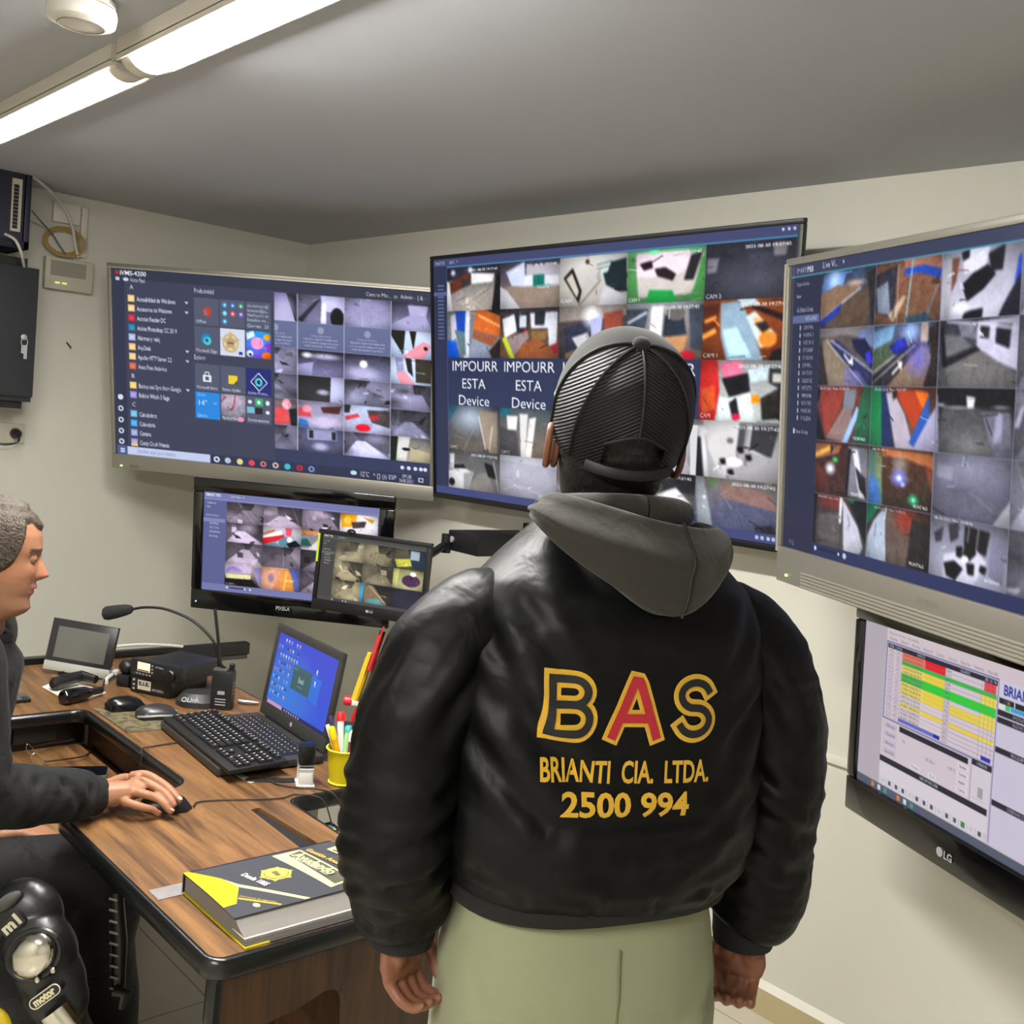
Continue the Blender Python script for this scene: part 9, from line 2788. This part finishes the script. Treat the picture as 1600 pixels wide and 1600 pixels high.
# knee and shin guard on the near leg
KD = 1.93
K0 = at(62, 1500, KD)
kx = KD / FPX
KP = lambda px, py, dz=0.0: K0 + CR * ((px - 62) * kx) - CU * ((py - 1500) * kx) - CF * dz
ca, sa = math.cos(math.radians(36)), math.sin(math.radians(36))
gx, gy = CR * ca + CU * sa, CU * ca - CR * sa
guard = mat('guard_black', (20, 20, 21), 0.35)
chrome = mat('chrome', (206, 202, 192), 0.14, metal=1.0)
kg = MB()
kg.ball((0, 0, 0), (.066, .078, .052), 26, 16, frame(KP(50, 1492, -.030), gx, gy, -CF))
kg.ball((0, 0, 0), (.072, .070, .044), 24, 14, frame(KP(22, 1446, -.045), gx, gy, -CF))
kg.ball((0, 0, 0), (.062, .085, .046), 24, 14, frame(KP(62, 1530, -.034), gx, gy, -CF))
kg.ball((0, 0, 0), (.060, .070, .040), 24, 14, frame(KP(72, 1565, -.035), gx, gy, -CF))
gme = remesh(kg, 0.004, 3, 'knee_guard')
co, no = get_co(gme), get_no(gme)
co = creases(co, no, [(KP(0, 1462, .03), KP(70, 1425, .03), .006, .008), (KP(8, 1530, .03), KP(50, 1536, .03), .006, .006), (KP(50, 1536, .03), KP(105, 1512, .03), .006, .006), (KP(0, 1450, .03), KP(52, 1416, .03), .004, .005)])
set_co(gme, co)
go = link_mesh('knee_guard', gme, guard, man)
MB().ball((0, 0, 0), (.046, .037, .022), 28, 16, frame(KP(58, 1487, .014), (gx * .9 + gy * .2).normalized(), (gy * .9 - gx * .2).normalized(), -CF)).build('chrome_cap', chrome, go, smooth=True)
MB().tube([KP(58, 1487, .012) + (gx * math.cos(a) * .050 + gy * math.sin(a) * .041) for a in np.linspace(0, 2 * PI, 33)], .006, 8).build('cap_rim', guard, go, smooth=True)
for px, py in ((67, 1523), (91, 1508)):
    MB().ball((0, 0, 0), (.0055, .0062, .004), 12, 8, frame(KP(px, py, .022), CR, CU, -CF)).build('rivet', chrome, go, smooth=True)
Mp = frame(KP(79, 1548, .022), gx, gy, -CF)
st_ = [(.022 + .0095 * math.cos(a), .0095 * math.sin(a)) for a in np.linspace(-PI / 2, PI / 2, 9)] + [(-.022 + .0095 * math.cos(a), .0095 * math.sin(a)) for a in np.linspace(PI / 2, 1.5 * PI, 9)]
MB().prism(st_, -.02, .002, Mp).build('name_plate', guard, go)
MB().tube([Mp @ Vector((x, y, .002)) for x, y in st_ + st_[:1]], .0012, 6).build('plate_border', mat('pale_border', (196, 190, 172), 0.4), go)
mb = MB()
add_text(mb, Mp @ Matrix.Translation((-.024, -.0055, .0026)), 'motor', .0135, width=.046, bold=.05)
mb.build('plate_lettering', mat('pale_letters', (206, 198, 160), 0.4), go)
Mp2 = frame(KP(20, 1443, .006), (gx * .96 + gy * .1).normalized(), (gy * .96 - gx * .1).normalized(), -CF)
MB().box((-.024, -.014, -.02), (.024, .014, .0005), Mp2).build('patch', guard, go, bevel=.003)
mb = MB()
add_text(mb, Mp2 @ Matrix.Translation((-.019, -.0085, .0012)), 'm1', .020, width=.038, bold=.05)
mb.build('patch_lettering', mat('pale_letters2', (190, 182, 160), 0.4), go)
Mq2 = frame(KP(97, 1592, .012), gx, gy, -CF)
mb = MB()
mb.rings([[Mq2 @ Vector((.030 * math.sin(a), y, .020 * math.cos(a) - .008)) for a in np.linspace(-1.4, 1.4, 15)] + [Mq2 @ Vector((.027 * math.sin(a), y, .017 * math.cos(a) - .008)) for a in np.linspace(1.4, -1.4, 15)] for y in (.022, .0, -.08)])
mb.build('shin_plate', chrome, go, smooth=True, angle=50)
for k, (dx, dy) in enumerate(((-.012, -.010), (.004, -.018), (-.006, -.030))):
    MB().lathe([(.0062, 0), (.0062, .001), (.004, .0012)], Mq2 @ Matrix.Translation((dx, dy, .0105)), n=14).build('vent', guard, go)
MB().ball((0, 0, 0), (.016, .026, .010), 16, 8, frame(KP(6, 1588, .012), gx, gy, -CF)).build('yellow_pad', mat('guard_yellow', (196, 170, 20), 0.4), go, smooth=True)
MB().ball((0, 0, 0), (.030, .012, .012), 16, 8, frame(KP(10, 1410, -.004), gx, gy, -CF)).build('grey_pad', stripe, go, smooth=True)

# office chair carrying him, outside the frame
ch = thing('office_chair', 'dark office chair under the seated man at the left edge', 'chair', (Hp.x, Hp.y, 0))
seatm = fabric_mat('seat_cloth', (28, 28, 30), 0.85, (20, 0.2), 0.1)
cz = Hp.z - .092
Mc2 = frame(Vector((Hp.x, Hp.y, 0)) + gF * .03, gR, gF, UP)
MB().prism([(x, y) for x, y in sup(.24, .22, 28, 3.5)], cz - .07, cz, Mc2).build('seat', seatm, ch, bevel=.015)
MB().prism([(x, z) for x, z in sup(.21, .25, 28, 3.0, .78)], 0, .05, Mc2 @ frame((0, -.235, 0), (1, 0, 0), (0, -.08, .997), (0, -.997, -.08))).build('backrest', seatm, ch, bevel=.012)
MB().tube([Mc2 @ Vector((0, -.15, cz - .06)), Mc2 @ Vector((0, -.29, cz + .0)), Mc2 @ Vector((0, -.315, cz + .2))], .018, 8).build('back_support', steel_dark, ch, smooth=True)
MB().lathe([(.028, .08), (.028, cz - .065)], Mc2, n=16).build('column', steel_dark, ch)
for k in range(5):
    a = 2 * PI * k / 5 + .3
    d_ = Vector((math.cos(a), math.sin(a), 0))
    MB().tube([Mc2 @ Vector((0, 0, .09)), Mc2 @ (d_ * .27 + UP * .065)], [.024, .016], 8).build('leg', steel_dark, ch, smooth=True)
    MB().ball(Mc2 @ (d_ * .27 + UP * .027), (.024, .024, .0265), 12, 8).build('caster', blackp, ch, smooth=True)
